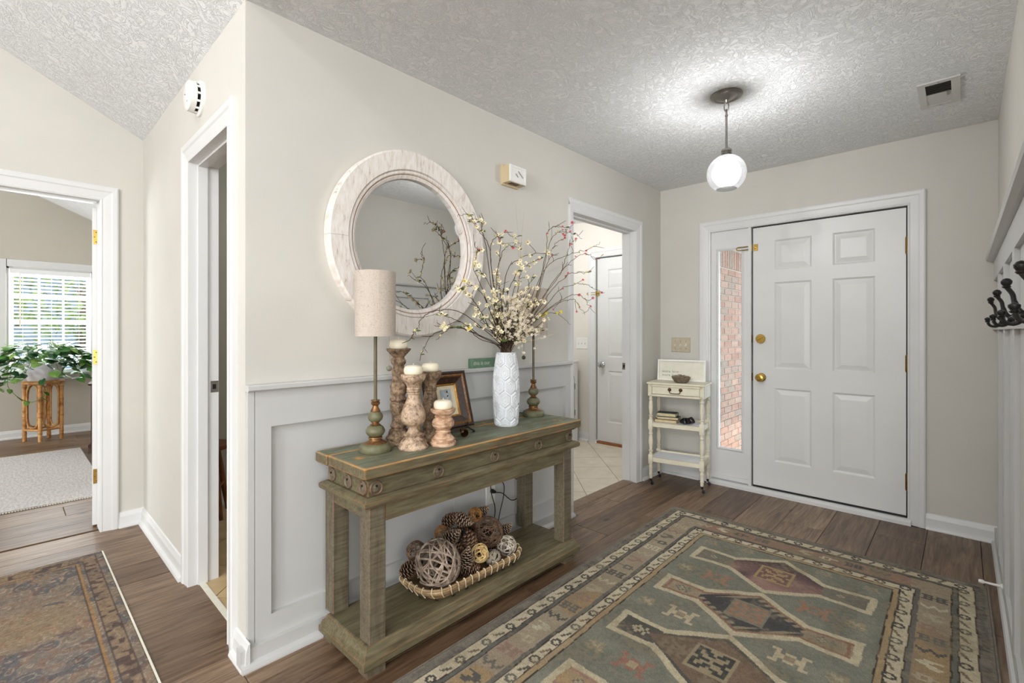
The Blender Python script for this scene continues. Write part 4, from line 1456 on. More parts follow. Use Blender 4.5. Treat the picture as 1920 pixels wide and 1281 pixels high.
# runner in the hall
w_, l_, st = 0.77, 2.6, 0.005
ny, nx = int(w_ / st) + 1, int(l_ / st) + 1
n1 = vnoise((ny, nx), 12, 21)
n2 = vnoise((ny, nx), 5, 22)
n3 = vnoise((ny, nx), 3, 23)
n4 = vnoise((ny, nx), 70, 24)
npx = np.random.default_rng(25).random((ny, nx))
f = n1 * 0.75 + n2 * 0.25
im = np.zeros((ny, nx, 3))
im[:] = lc(146, 128, 106)
t = np.clip((n4 - 0.3) * 2, 0, 1)[..., None]
im = im * t + lc(128, 118, 110) * (1 - t)
mk = (f > 0.56) & (n4 < 0.62)
im[mk] = im[mk] * 0.3 + lc(92, 94, 98) * 0.7
mk = (n2 > 0.66)
im[mk] = im[mk] * 0.7 + lc(150, 108, 84) * 0.3
iso = np.abs(((f * 5.0) % 1.0) - 0.5)
im[iso < 0.06] = im[iso < 0.06] * 0.45 + lc(178, 162, 140) * 0.55
V2 = np.linspace(0, w_, ny)[:, None] * np.ones((1, nx))
U2 = np.linspace(0, l_, nx)[None, :] * np.ones((ny, 1))
de = np.minimum(np.minimum(V2, w_ - V2), np.minimum(U2, l_ - U2))
for d0_, d1_, cc_ in ((0.105, 0.113, (160, 126, 88)), (0.113, 0.118, (84, 80, 80)), (0.085, 0.089, (88, 82, 80)), (0.03, 0.033, (96, 84, 78))):
    im[(de >= d0_) & (de < d1_)] = lc(*cc_)
bz_ = (de < 0.085) & (de > 0.033)
im[bz_] = im[bz_] * 0.6 + lc(150, 120, 88) * 0.4
im[bz_ & (n2 > 0.58)] = lc(96, 82, 76)
im *= (0.70 + 0.36 * n3 + 0.30 * npx)[..., None]
run = thing('hall_runner', 'worn brown and blue-grey oriental runner on the hall floor', 'rug', (-3.476, 0.362, 0.0005))
rug_object('pile', im, l_, w_, 0.008, 'runner_weave', run)
MB().box(0, 0, 0, l_, 0.007, 0.009).box(0, -w_ - 0.007, 0, l_, -w_, 0.009).build('binding', 'sign_cream', run)

br = thing('bedroom_rug', 'pale grey rug on the bedroom floor', 'rug', (-6.72, -1.6, 0.0005))
MB().box(0, 0, 0, 2.03, 2.13, 0.012).build('pile', 'bedroom_rug', br)
fr = MB()
for k in range(150):
    y = 0.005 + k * 0.0142
    fr.box(2.03, y, 0.002, 2.05, y + 0.006, 0.006)
fr.build('fringe', 'sign_cream', br)

# ================================================================= CONSOLE TABLE
ct = thing('console_table', 'distressed sage-green wooden console table with a lower shelf', 'console table', (-1.71, 1.51, 0))
def cpart(mb, name, mat='console_body', smooth=False):
    return mb.build(name, mat, ct, world=True, smooth=smooth)
TX0, TX1, TY0, TY1 = -1.900, -1.522, 0.860, 2.165
# top: back board, front board
MBb = MB().rsteps(TX0, TY0 - 0.004, -1.802, TY1, [(0.004, 0.704), (0.0, 0.708), (0.0, 0.741), (0.004, 0.745)], 0.004, 2)
def topboard(mb):
    mb.mi = [0 if sum(mb.v[i][2] for i in f) / len(f) > 0.7425 else 1 for f in mb.f]
    return cpart(mb, 'top_board', ['console_top', 'console_side'])
topboard(MBb)
topboard(MB().rsteps(-1.800, TY0, TX1, TY1, [(0.004, 0.704), (0.0, 0.708), (0.0, 0.741), (0.004, 0.745)], 0.006, 2))
# frieze box with cove under the top
cpart(MB().rsteps(TX0 + 0.012, TY0 + 0.018, TX1 - 0.018, TY1 - 0.018, [(0.012, 0.690), (0.004, 0.696), (0.0, 0.704)], 0, 1), 'cove_moulding')
cpart(MB().box(TX0 + 0.03, TY0 + 0.036, 0.628, TX1 - 0.036, TY1 - 0.036, 0.690), 'frieze')
# lower moulding
cpart(MB().rsteps(TX0 + 0.012, TY0 + 0.004, TX1 - 0.004, TY1 - 0.006, [(0.014, 0.594), (0.002, 0.600), (0.0, 0.606), (0.0, 0.618), (0.008, 0.624), (0.020, 0.630)], 0, 1), 'belt_moulding')
# aprons
cpart(MB().box(-1.552, 0.957, 0.534, -1.540, 2.03, 0.594), 'apron')
cpart(MB().box(-1.878, 0.957, 0.534, -1.866, 2.03, 0.594), 'apron')
cpart(MB().box(-1.815, 0.895, 0.548, -1.608, 0.905, 0.594), 'apron')
cpart(MB().box(-1.815, 2.085, 0.548, -1.608, 2.095, 0.594), 'apron')
# legs
for x0, x1 in ((-1.883, -1.815), (-1.608, -1.540)):
    for y0, y1 in ((0.889, 0.957), (2.032, 2.100)):
        rings = [[(px, py, z) for px, py in rrect(x0, y0, x1, y1, 0.003, 1)] for z in (0.104, 0.596)]
        cpart(MB().loft(rings, True), 'leg', 'console_leg')
# shelf with stepped moulded edge
cpart(MB().rsteps(-1.862, 0.852, -1.512, 2.142, [(0.004, 0.034), (0.0, 0.040), (0.0, 0.062), (0.006, 0.066), (0.010, 0.082), (0.020, 0.092), (0.024, 0.104), (0.030, 0.106)], 0, 1), 'shelf', 'console_body')
for x0, x1 in ((-1.862, -1.80), (-1.585, -1.525)):
    for y0, y1 in ((0.872, 0.945), (2.02, 2.09)):
        cpart(MB().box(x0, y0, 0.0, x1, y1, 0.034), 'foot', 'console_leg')
# rosettes on the frieze
def rosette(c, ax):
    o = cpart(MB().lathe([(0.027, 0.0), (0.027, 0.005), (0.024, 0.008), (0.021, 0.004), (0.018, 0.004), (0.012, 0.007), (0.001, 0.008)], c, 20, ax), 'rosette', 'console_leg', True)
    cpart(MB().lathe([(0.005, 0.0), (0.004, 0.003), (0.001, 0.0035)], (c[0] + (0.007 if ax == 'X' else 0), c[1] - (0.007 if ax == '-Y' else 0), c[2] + 0.008), 8, ax), 'nail_hole', 'dark_hole')
for y in (0.925, 1.21, 1.53, 1.84, 2.10):
    rosette((TX1 - 0.036, y, 0.658), 'X')
for x in (-1.59, -1.70, -1.83):
    rosette((x, TY0 + 0.036, 0.658), '-Y')
TT = 0.745

# ================================================================= BUFFET LAMPS
def lamp(loc, label, bead, rz):
    t = thing('table_lamp', label, 'lamp', loc, rz, 'pair of buffet lamps')
    MB().lathe([(0.060, 0.0), (0.063, 0.004), (0.063, 0.020), (0.058, 0.029), (0.046, 0.034), (0.001, 0.034)], seg=32).build('foot', 'green_lamp', t, smooth=True)
    MB().lathe([(0.046, 0.0335), (0.042, 0.037), (0.030, 0.042), (0.025, 0.048), (0.024, 0.051), (0.028, 0.054), (0.027, 0.058), (0.022, 0.061), (0.001, 0.061)], seg=28).build('copper_collar', 'copper', t, smooth=True)
    MB().lathe([(0.018, 0.059), (0.030, 0.065), (0.038, 0.077), (0.0385, 0.085), (0.031, 0.099), (0.018, 0.106)], seg=28).build('ball', 'green_lamp', t, smooth=True)
    MB().lathe([(0.018, 0.105), (0.022, 0.107), (0.015, 0.111), (0.013, 0.115), (0.019, 0.119), (0.018, 0.121)], seg=28).build('copper_spool', 'copper', t, smooth=True)
    MB().lathe([(0.018, 0.120), (0.026, 0.126), (0.030, 0.138), (0.028, 0.150), (0.018, 0.160)], seg=28).build('ball', 'green_lamp', t, smooth=True)
    MB().lathe([(0.018, 0.159), (0.020, 0.162), (0.012, 0.178), (0.011, 0.184), (0.017, 0.190), (0.018, 0.196), (0.014, 0.200), (0.018, 0.203), (0.018, 0.207), (0.001, 0.208)], seg=24).build('copper_neck', 'copper', t, smooth=True)
    MB().tube([(0, 0, 0.205), (0, 0, 0.66)], 0.0068, 10).build('stem', 'green_stem', t, smooth=True)
    # shade: open drum with thickness, spider, seam
    r0, r1, z0, z1 = 0.0795, 0.0805, 0.464, 0.724
    sh = MB().lathe([(r0 - 0.002, z0), (r0, z0), (r1, z1), (r1 - 0.002, z1), (r0 - 0.002, z0)], seg=40, cap=False).build('shade', 'linen', t, smooth=True)
    a = -0.35
    MB().tube([(r0 * math.cos(a), r0 * math.sin(a), z0), (r1 * math.cos(a), r1 * math.sin(a), z1)], 0.0012, 5).build('seam', 'linen', sh)
    sp = MB()
    for k in range(3):
        b = 2 * PI * k / 3
        sp.tube([(0, 0, 0.655), (r0 * math.cos(b), r0 * math.sin(b), 0.70)], 0.0015, 5)
    sp.build('spider', 'brass_old', t)
    MB().lathe([(0.016, 0.60), (0.018, 0.61), (0.018, 0.655), (0.006, 0.665)], seg=16).build('socket', 'brass_old', t, smooth=True)
    ch = MB().tube([(0.040, 0.038, 0.62), (0.040, 0.038, 0.345)], 0.0009, 5).build('pull_chain', 'chain', t)
    MB().sphere((0.040, 0.038, 0.334), 0.0115, 14, 10).build('bead', bead, ch, smooth=True)
    return t
lamp((-1.726, 1.024, TT), 'slim green and copper buffet lamp with linen shade, nearest the viewer', 'bead_grey', 0.0)
lamp((-1.785, 2.069, TT), 'slim green and copper buffet lamp with linen shade, behind the white vase', 'bead_green', PI)

# ================================================================= CANDLESTICKS AND CANDLES
def candle(loc, r, h, label):
    t = thing('pillar_candle', label, 'candle', loc, 0, 'cream candles on the candlesticks')
    MB().lathe([(r * 0.86, 0.0), (r * 0.95, 0.004), (r, h * 0.3), (r * 0.99, h * 0.55), (r * 0.94, h * 0.74), (r * 0.82, h * 0.89), (r * 0.6, h * 0.975), (r * 0.3, h), (0.001, h - 0.001)], seg=28).build('wax', 'wax', t, smooth=True)
    MB().tube([(0, 0, h - 0.002), (0.001, 0, h + 0.008)], 0.0012, 5).build('wick', 'sign_frame', t)
def stick(loc, prof, label, mat, fn=None, seg=32):
    t = thing('candlestick', label, 'candlestick', loc)
    # split the turned profile into base, shaft and cup
    zt = prof[-1][1]
    parts = (('base', 0.0, 0.24), ('shaft', 0.24, 0.82), ('cup', 0.82, 1.01))
    for nm, a, b in parts:
        pr = [p for p in prof if a * zt - 1e-9 <= p[1] <= b * zt + 1e-9]
        lo = [p for p in prof if p[1] < a * zt]
        hi = [p for p in prof if p[1] > b * zt]
        def itp(p, q, z):
            k = (z - p[1]) / (q[1] - p[1])
            return (p[0] + (q[0] - p[0]) * k, z)
        if lo and pr:
            pr = [itp(lo[-1], pr[0], a * zt)] + pr
        if hi and pr:
            pr = pr + [itp(pr[-1], hi[0], b * zt)]
        if nm == 'cup':
            pr = pr + [(0.001, pr[-1][1] - 0.001)]
        MB().lathe(pr, seg=seg, fn=fn).build(nm, mat, t, smooth=True)
    return t
def smoothp(p, n=4):
    q = bez([(r, 0, z) for r, z in p], n)
    out = []
    for v_ in q:
        z = v_.z
        if out and z <= out[-1][1] + 1e-5:
            z = out[-1][1] + 1e-5
        out.append((max(v_.x, 0.001), z))
    return out
# tall carved twisted column
P1 = smoothp([(0.060, 0), (0.061, 0.012), (0.052, 0.020), (0.054, 0.032), (0.044, 0.040), (0.040, 0.058), (0.030, 0.066), (0.036, 0.078), (0.030, 0.088), (0.026, 0.10), (0.029, 0.125), (0.032, 0.150), (0.036, 0.168), (0.034, 0.176), (0.030, 0.182), (0.036, 0.192), (0.030, 0.205), (0.034, 0.225), (0.035, 0.245), (0.028, 0.262), (0.026, 0.290), (0.027, 0.320), (0.022, 0.335), (0.030, 0.348), (0.031, 0.362), (0.024, 0.372), (0.032, 0.382), (0.044, 0.396), (0.051, 0.404), (0.051, 0.410)])
carve = lambda r, a, z: r * (1 + (0.07 * math.sin(5 * a + z * 120) if 0.06 < z < 0.37 else 0.03 * math.sin(9 * a)))
stick((-1.768, 1.160, TT), P1, 'tallest candlestick, dark carved column finish, beside the near lamp', 'candlestick_dark', carve, 40)
candle((-1.768, 1.160, TT + 0.410), 0.040, 0.040, 'squat cream candle on the tallest dark carved candlestick')
P2 = smoothp([(0.060, 0), (0.062, 0.008), (0.055, 0.018), (0.052, 0.028), (0.045, 0.036), (0.036, 0.044), (0.036, 0.052), (0.040, 0.058), (0.028, 0.066), (0.020, 0.080), (0.023, 0.090), (0.042, 0.104), (0.051, 0.124), (0.048, 0.150), (0.036, 0.182), (0.026, 0.207), (0.022, 0.222), (0.028, 0.226), (0.025, 0.231), (0.028, 0.236), (0.025, 0.241), (0.028, 0.246), (0.026, 0.252), (0.032, 0.268), (0.045, 0.280), (0.050, 0.292), (0.051, 0.306)])
stick((-1.659, 1.160, TT), P2, 'pear-shaped chippy candlestick standing in front of the others', 'candlestick')
candle((-1.659, 1.160, TT + 0.306), 0.0395, 0.038, 'cream candle on the pear-shaped candlestick in front')
P3 = smoothp([(0.054, 0), (0.056, 0.008), (0.050, 0.018), (0.048, 0.030), (0.040, 0.042), (0.034, 0.052), (0.036, 0.062), (0.030, 0.075), (0.030, 0.100), (0.036, 0.125), (0.036, 0.150), (0.032, 0.180), (0.027, 0.210), (0.026, 0.222), (0.029, 0.226), (0.026, 0.231), (0.029, 0.237), (0.026, 0.244), (0.028, 0.256), (0.036, 0.268), (0.044, 0.282), (0.048, 0.296), (0.049, 0.308)])
stick((-1.712, 1.288, TT), P3, 'brown weathered candlestick standing behind the carved short one', 'candlestick_dark')
candle((-1.712, 1.288, TT + 0.308), 0.039, 0.037, 'cream candle on the brown candlestick behind the short one')
P4 = smoothp([(0.053, 0), (0.056, 0.006), (0.055, 0.014), (0.050, 0.018), (0.051, 0.026), (0.043, 0.034), (0.034, 0.044), (0.030, 0.052), (0.033, 0.058), (0.028, 0.063), (0.036, 0.072), (0.044, 0.084), (0.045, 0.100), (0.040, 0.112), (0.034, 0.117), (0.037, 0.122), (0.034, 0.128), (0.046, 0.136), (0.053, 0.148), (0.053, 0.155)])
rel = lambda r, a, z: r + (0.0022 * (1 if math.sin(9 * a + 40 * (z - 0.09)) > 0.3 else 0) if 0.080 < z < 0.104 else 0)
stick((-1.613, 1.280, TT), P4, 'short pinkish candlestick with a carved leaf band', 'candlestick_pink', rel, 72)
candle((-1.613, 1.280, TT + 0.155), 0.0405, 0.037, 'cream candle on the short pinkish candlestick')
# slim wooden holder with a little dish, half hidden behind
t = thing('dish_holder', 'slim wooden holder with a small brown dish behind the candlesticks', 'candlestick', (-1.80, 1.285, TT))
MB().lathe([(0.035, 0), (0.036, 0.010), (0.014, 0.020), (0.011, 0.10), (0.016, 0.16), (0.011, 0.20), (0.024, 0.285), (0.006, 0.30), (0.001, 0.30)], seg=20).build('post', 'reed', t, smooth=True)
MB().lathe([(0.006, 0.298), (0.026, 0.300), (0.028, 0.304), (0.026, 0.306), (0.001, 0.303)], seg=20).build('dish', 'copper', t, smooth=True)

# ================================================================= FRAMED PICTURE ON AN EASEL
pf = thing('framed_picture', 'small dark wooden frame with a lighthouse print leaning on an easel', 'picture', (-1.774, 1.455, TT))
pf.rotation_euler = (0, 0, 0)
# local: u along the width, w up, d towards the room; leaning back
base = Matrix.Translation((0, 0, 0.016)) @ Matrix.Rotation(R_(90), 4, 'Z') @ Matrix.Rotation(R_(-16), 4, 'X')
def fl_(u, w, d):
    return tuple(base @ Vector((u, -d, w)))
def fring(name, o, i, d0, d1, d2, mat):
    """frame ring o=(half width, w0, w1); profile d0 (outer) -> d1 (ridge) -> d2 (inner)"""
    for (pa, pb, qa, qb) in (((-o[0], o[1]), (o[0], o[1]), (-i[0], i[1]), (i[0], i[1])), ((o[0], o[1]), (o[0], o[2]), (i[0], i[1]), (i[0], i[2])), ((o[0], o[2]), (-o[0], o[2]), (i[0], i[2]), (-i[0], i[2])), ((-o[0], o[2]), (-o[0], o[1]), (-i[0], i[2]), (-i[0], i[1]))):
        ma = ((pa[0] + qa[0]) / 2, (pa[1] + qa[1]) / 2)
        mb_ = ((pb[0] + qb[0]) / 2, (pb[1] + qb[1]) / 2)
        MB().loft([[fl_(*pa, 0.0), fl_(*pa, d0), fl_(*ma, d1), fl_(*qa, d2), fl_(*qa, 0.0)], [fl_(*pb, 0.0), fl_(*pb, d0), fl_(*mb_, d1), fl_(*qb, d2), fl_(*qb, 0.0)]], True).build(name, mat, pf)
fring('frame_rail', (0.125, 0.0, 0.275), (0.108, 0.017, 0.258), 0.030, 0.036, 0.034, 'picture_wood')
fring('frame_rail', (0.108, 0.017, 0.258), (0.097, 0.028, 0.247), 0.034, 0.036, 0.029, 'picture_gold')
fring('frame_rail', (0.097, 0.028, 0.247), (0.067, 0.058, 0.217), 0.028, 0.020, 0.012, 'picture_wood')
fring('fillet', (0.067, 0.058, 0.217), (0.059, 0.066, 0.209), 0.013, 0.013, 0.008, 'gold_fillet')
MB().loft([[fl_(u, w, 0.004) for u, w in ((-0.062, 0.062), (0.062, 0.062), (0.062, 0.213), (-0.062, 0.213))], [fl_(u, w, 0.006) for u, w in ((-0.062, 0.062), (0.062, 0.062), (0.062, 0.213), (-0.062, 0.213))]], True).build('mat_board', 'mat_board', pf)
pr = MB().loft([[fl_(u, w, 0.006) for u, w in ((-0.034, 0.090), (0.034, 0.090), (0.034, 0.192), (-0.034, 0.192))], [fl_(u, w, 0.0064) for u, w in ((-0.034, 0.090), (0.034, 0.090), (0.034, 0.192), (-0.034, 0.192))]], True).build('print', 'print_sky', pf)
MB().loft([[fl_(u, w, 0.0064) for u, w in ((-0.034, 0.090), (0.034, 0.090), (0.034, 0.118), (0.0, 0.122), (-0.034, 0.116))], [fl_(u, w, 0.0067) for u, w in ((-0.034, 0.090), (0.034, 0.090), (0.034, 0.118), (0.0, 0.122), (-0.034, 0.116))]], True).build('shore', 'print_sea', pr)
for k in range(6):
    z0_ = 0.112 + k * 0.0105
    wd = 0.0055 - k * 0.0004
    MB().loft([[fl_(0.010 + u, w, 0.0067) for u, w in ((-wd, z0_), (wd, z0_ + 0.004), (wd, z0_ + 0.0105), (-wd, z0_ + 0.0065))], [fl_(0.010 + u, w, 0.0071) for u, w in ((-wd, z0_), (wd, z0_ + 0.004), (wd, z0_ + 0.0105), (-wd, z0_ + 0.0065))]], True).build('lighthouse_band', 'print_ink' if k % 2 == 0 else 'print_sea', pr)
MB().loft([[fl_(0.010 + u, w, 0.0067) for u, w in ((-0.005, 0.175), (0.005, 0.175), (0.003, 0.183), (0.0, 0.187), (-0.003, 0.183))], [fl_(0.010 + u, w, 0.0071) for u, w in ((-0.005, 0.175), (0.005, 0.175), (0.003, 0.183), (0.0, 0.187), (-0.003, 0.183))]], True).build('lighthouse_lantern', 'print_ink', pr)
es = thing('picture_easel', 'black scrolled metal easel holding the lighthouse picture', 'easel', (-1.70, 1.455, TT))
def wpt(u, w, d):
    p = pf.location + Vector(fl_(u, w, d))
    return p - es.location
for u in (-0.07, 0.075):
    f0_ = wpt(u, -0.006, 0.042)
    top_ = wpt(u, 0.02, 0.042)
    back = wpt(u * 0.3, 0.22, -0.008)
    foot = Vector((f0_.x + 0.03, f0_.y, 0.004))
    heel = wpt(u, -0.006, -0.006)
    MB().tube(bez([top_, f0_, foot + Vector((0.012, 0, 0.006)), foot], 6), 0.0035, 6).build('front_hook', 'iron', es, smooth=True)
    MB().tube([f0_, heel, back], 0.0035, 6).build('support_arm', 'iron', es, smooth=True)
MB().tube([wpt(0, 0.2, -0.008), Vector((-0.15, 0.0, 0.004))], 0.0035, 6).build('back_leg', 'iron', es)
bl2 = thing('brass_bell', 'small dark brass bell lying on its side in front of the picture', 'bell', (-1.655, 1.437, TT + 0.019))
MB().lathe([(0.006, -0.05), (0.010, -0.045), (0.012, -0.03), (0.015, -0.01), (0.019, 0.0), (0.0175, 0.0), (0.012, -0.012), (0.009, -0.04), (0.001, -0.042)], seg=20, axis='X').build('bell_cup', 'bronze', bl2, smooth=True)
MB().lathe([(0.004, -0.07), (0.005, -0.06), (0.004, -0.048)], seg=10, axis='X').build('handle', 'iron', bl2, smooth=True)
bl2.rotation_euler = (0, R_(3), R_(-25))

# green little sign on the wainscot ledge
gs = thing('wooden_sign', 'small green wooden block sign standing on the wainscot ledge', 'sign', (A + 0.0195, 1.845, 1.031))
MB().rsteps(-0.0175, -0.145, 0.0175, 0.150, [(0.001, 0.0), (0.0, 0.001), (0.0, 0.049), (0.001, 0.050)], 0).build('block', 'sign_green', gs)
text_mesh('lettering', 'this is our', 0.030, 'sign_text_pale', gs, (0.0178, -0.138, 0.017), (R_(90), 0, R_(90)), 0.0003, space=1.0)

# ================================================================= VASE
vs = thing('flower_vase', 'tall white ceramic vase with raised hexagon pattern', 'vase', (-1.715, 1.773, TT))
VP = [(0.056, 0.0), (0.059, 0.004), (0.064, 0.05), (0.0675, 0.12), (0.0685, 0.19), (0.0665, 0.25), (0.060, 0.31), (0.053, 0.352), (0.0505, 0.372), (0.050, 0.376)]
def vrad(z):
    for (r0, z0), (r1, z1) in zip(VP, VP[1:]):
        if z <= z1:
            k = (z - z0) / (z1 - z0)
            k2 = k
            return r0 + (r1 - r0) * k2
    return VP[-1][0]
def hexd(x, y):
    """distance to the nearest hexagon centre, in hexagon metric (pointy top); cell radius 1"""
    best = 9
    h = math.sqrt(3)
    for oy in (0, 1.5):
        ox = 0 if oy == 0 else h / 2
        cy = round((y - oy) / 3.0) * 3.0 + oy
        cx = round((x - ox) / h) * h + ox
        dx, dy = abs(x - cx), abs(y - cy)
        best = min(best, max(dx, dx * 0.5 + dy * h / 2))
    return best / (h / 2)
rows, seg = 220, 280
mb = MB()
rings = []
nc = 7
for i in range(rows + 1):
    z = 0.376 * i / rows
    r = vrad(z)
    ring = []
    for j in range(seg):
        a = 2 * PI * j / seg
        x = j / seg * nc * math.sqrt(3)
        y = z / 0.0455 * 1.0
        d = hexd(x, y)
        hgt = (-0.0050 if d > 0.90 else (0.0016 if (d * 3.1) % 1.0 < 0.6 else -0.0018))
        if z < 0.008 or z > 0.37:
            hgt = 0
        rr = r + hgt
        ring.append((rr * math.cos(a), rr * math.sin(a), z))
    rings.append(ring)
rings.append([(0.045 * math.cos(2 * PI * j / seg), 0.045 * math.sin(2 * PI * j / seg), 0.376) for j in range(seg)])
rings.append([(0.045 * math.cos(2 * PI * j / seg), 0.045 * math.sin(2 * PI * j / seg), 0.05) for j in range(seg)])
mb.loft(rings, True)
mb.build('ceramic_body', 'vase_white', vs, smooth=30.0)

# ================================================================= FLOWERING BRANCHES
def flower_mesh(name, n, mat, heart, L=0.011, w=0.0042, cup=0.35, tri=False):
    mb = MB()
    for k in range(n):
        a = 2 * PI * k / n
        ca, sa = math.cos(a), math.sin(a)
        def pt(u, v, z):
            return (u * ca - v * sa, u * sa + v * ca, z)
        mb.add([pt(0.001, 0, 0), pt(L * 0.55, -w, L * cup * 0.5), pt(L, 0, L * cup), pt(L * 0.55, w, L * cup * 0.5), pt(L * 0.5, 0, L * cup * 0.25)], [(0, 1, 4), (1, 2, 4), (2, 3, 4), (3, 0, 4)])
    mb.cur = 1
    mb.sphere((0, 0, 0.0015), 0.0022, 6, 4)
    o = mb.build(name, [mat, heart], None, link=False, fix=False)
    return o
fl_cream = flower_mesh('blossom', 5, 'petal_cream', 'petal_heart', 0.0128, 0.0060, 0.5)
fl_star = flower_mesh('blossom', 5, 'petal_white', 'bud', 0.0085, 0.0020, 0.2)
fl_big = flower_mesh('blossom', 4, 'petal_cream', 'petal_yellow', 0.020, 0.007, 0.35)
fl_pink = flower_mesh('blossom', 5, 'petal_pink', 'petal_heart', 0.0085, 0.0042, 0.4)
fl_yel = flower_mesh('blossom', 5, 'petal_yellow', 'bud', 0.0115, 0.0052, 0.3)
bud_o = MB().lathe([(0.001, 0), (0.0042, 0.004), (0.0045, 0.008), (0.001, 0.013)], seg=7).build('bud', 'bud', None, link=False, smooth=True)
lm = MB()
lm.add([(0, 0, 0), (0.008, -0.0055, 0.002), (0.020, -0.004, 0.003), (0.028, 0, 0.0), (0.020, 0.004, 0.003), (0.008, 0.0055, 0.002), (0.014, 0, -0.001)], [(0, 1, 6), (1, 2, 6), (2, 3, 6), (3, 4, 6), (4, 5, 6), (5, 0, 6)])
leaf_o = lm.build('leaf', 'leaf_small', None, link=False, fix=False)

rb = random.Random(31)
def attach(proto, parent, p, n=None, s=1.0):
    c = proto.copy()
    col.objects.link(c)
    c.parent = parent
    c.location = p
    d = Vector(n) if n is not None else Vector((0.7 + rb.uniform(-0.4, 0.5), -0.6 + rb.uniform(-0.5, 0.5), rb.uniform(-0.4, 0.9)))
    c.rotation_mode = 'QUATERNION'
    c.rotation_quaternion = d.normalized().to_track_quat('Z', 'Y')
    c.scale = (s, s, s)
    return c
MOUTH = Vector((-1.715, 1.773, 1.121))
STEM_N = [0]
def branch(name, label, cat, group, pts, mat, r0=0.0022, r1=0.0009, wig=0.006, flowers=(), twigs=0, buds=0, leaves=0, side=None, shoots=0):
    P = [Vector(p) for p in pts]
    m0 = P[0] - MOUTH
    m0 = Vector((m0.x, m0.y, 0))
    if m0.length > 0.034:
        m0 *= 0.034 / m0.length
    k = STEM_N[0]
    STEM_N[0] += 1
    off = Vector((0.030 * math.cos(k * 2.4), 0.030 * math.sin(k * 2.4), 0)) * math.sqrt((k % 9) / 9)
    m0 = m0 * 0.5 + off * 0.5
    inside = MOUTH + m0 * 0.5 + Vector((0, 0, -0.20))
    P = [inside, MOUTH + m0 + Vector((0, 0, 0.004))] + P[1:]
    C_ = bez(P, 7)
    n = len(C_)
    C2 = []
    for i, p in enumerate(C_):
        t = i / (n - 1)
        f = max(0.0, t - 0.25)
        C2.append(p + Vector((rb.uniform(-1, 1), rb.uniform(-1, 1), rb.uniform(-1, 1))) * wig * f)
    t_ = thing(name, label, cat, tuple(inside), 0, group)
    L = [p - inside for p in C2]
    mb = MB().tube(L, [r0 + (r1 - r0) * i / (n - 1) for i in range(n)], 5)
    tips = []
    for q in range(twigs):
        i = int(n * rb.uniform(0.45, 0.92))
        d = (L[min(i + 1, n - 1)] - L[i - 1]).normalized()
        s = Vector((rb.uniform(-0.5, 0.5), rb.uniform(-1, 1), rb.uniform(-0.3, 0.8))).normalized()
        ln = rb.uniform(0.03, 0.075)
        e = L[i] + (d * 0.6 + s * 0.7).normalized() * ln
        mid = L[i] + (d * 0.8 + s * 0.3) * ln * 0.5 + Vector((0, 0, rb.uniform(-0.006, 0.006)))
        mb.tube(bez([L[i], mid, e], 3), [r1 * 1.2] * 6 + [r1 * 0.7], 4)
        tips.append(e)
    for q in range(shoots):
        sp = Vector((rb.uniform(-0.3, 0.5), rb.uniform(-0.8, 0.8), 1)).normalized() * rb.uniform(0.14, 0.26)
        bs = L[7] + Vector((rb.uniform(-0.012, 0.012), rb.uniform(-0.012, 0.012), 0))
        e = bs + sp
        mb.tube(bez([L[0], bs, bs.lerp(e, 0.5) + Vector((rb.uniform(-1, 1), rb.uniform(-1, 1), 0)) * 0.012, e], 4), [r0] * 7 + [r1] * 6, 4)
        tips.append(e)
    mb.build('stem', mat, t_, smooth=True, fix=False)
    for proto, count, lo, hi, sc_ in flowers:
        for q in range(count):
            i = min(n - 1, int(n * rb.uniform(lo, hi)))
            p = L[i]
            if tips and rb.random() < 0.35:
                p = rb.choice(tips)
            else:
                p = p + Vector((rb.uniform(-1, 1), rb.uniform(-1, 1), rb.uniform(-1, 1))) * 0.007
            attach(proto, t_, p, s=sc_ * rb.uniform(0.8, 1.25))
    for q in range(buds):
        i = min(n - 1, int(n * rb.uniform(0.5, 1.0)))
        attach(bud_o, t_, L[i], (rb.uniform(-1, 1), rb.uniform(-1, 1), 0.6), rb.uniform(0.7, 1.2))
    for q in range(leaves):
        i = min(n - 1, int(n * rb.uniform(0.5, 1.0)))
        c = attach(leaf_o, t_, L[i], (rb.uniform(-0.3, 1), rb.uniform(-1, 1), rb.uniform(0, 1)), rb.uniform(0.7, 1.4))
    return t_
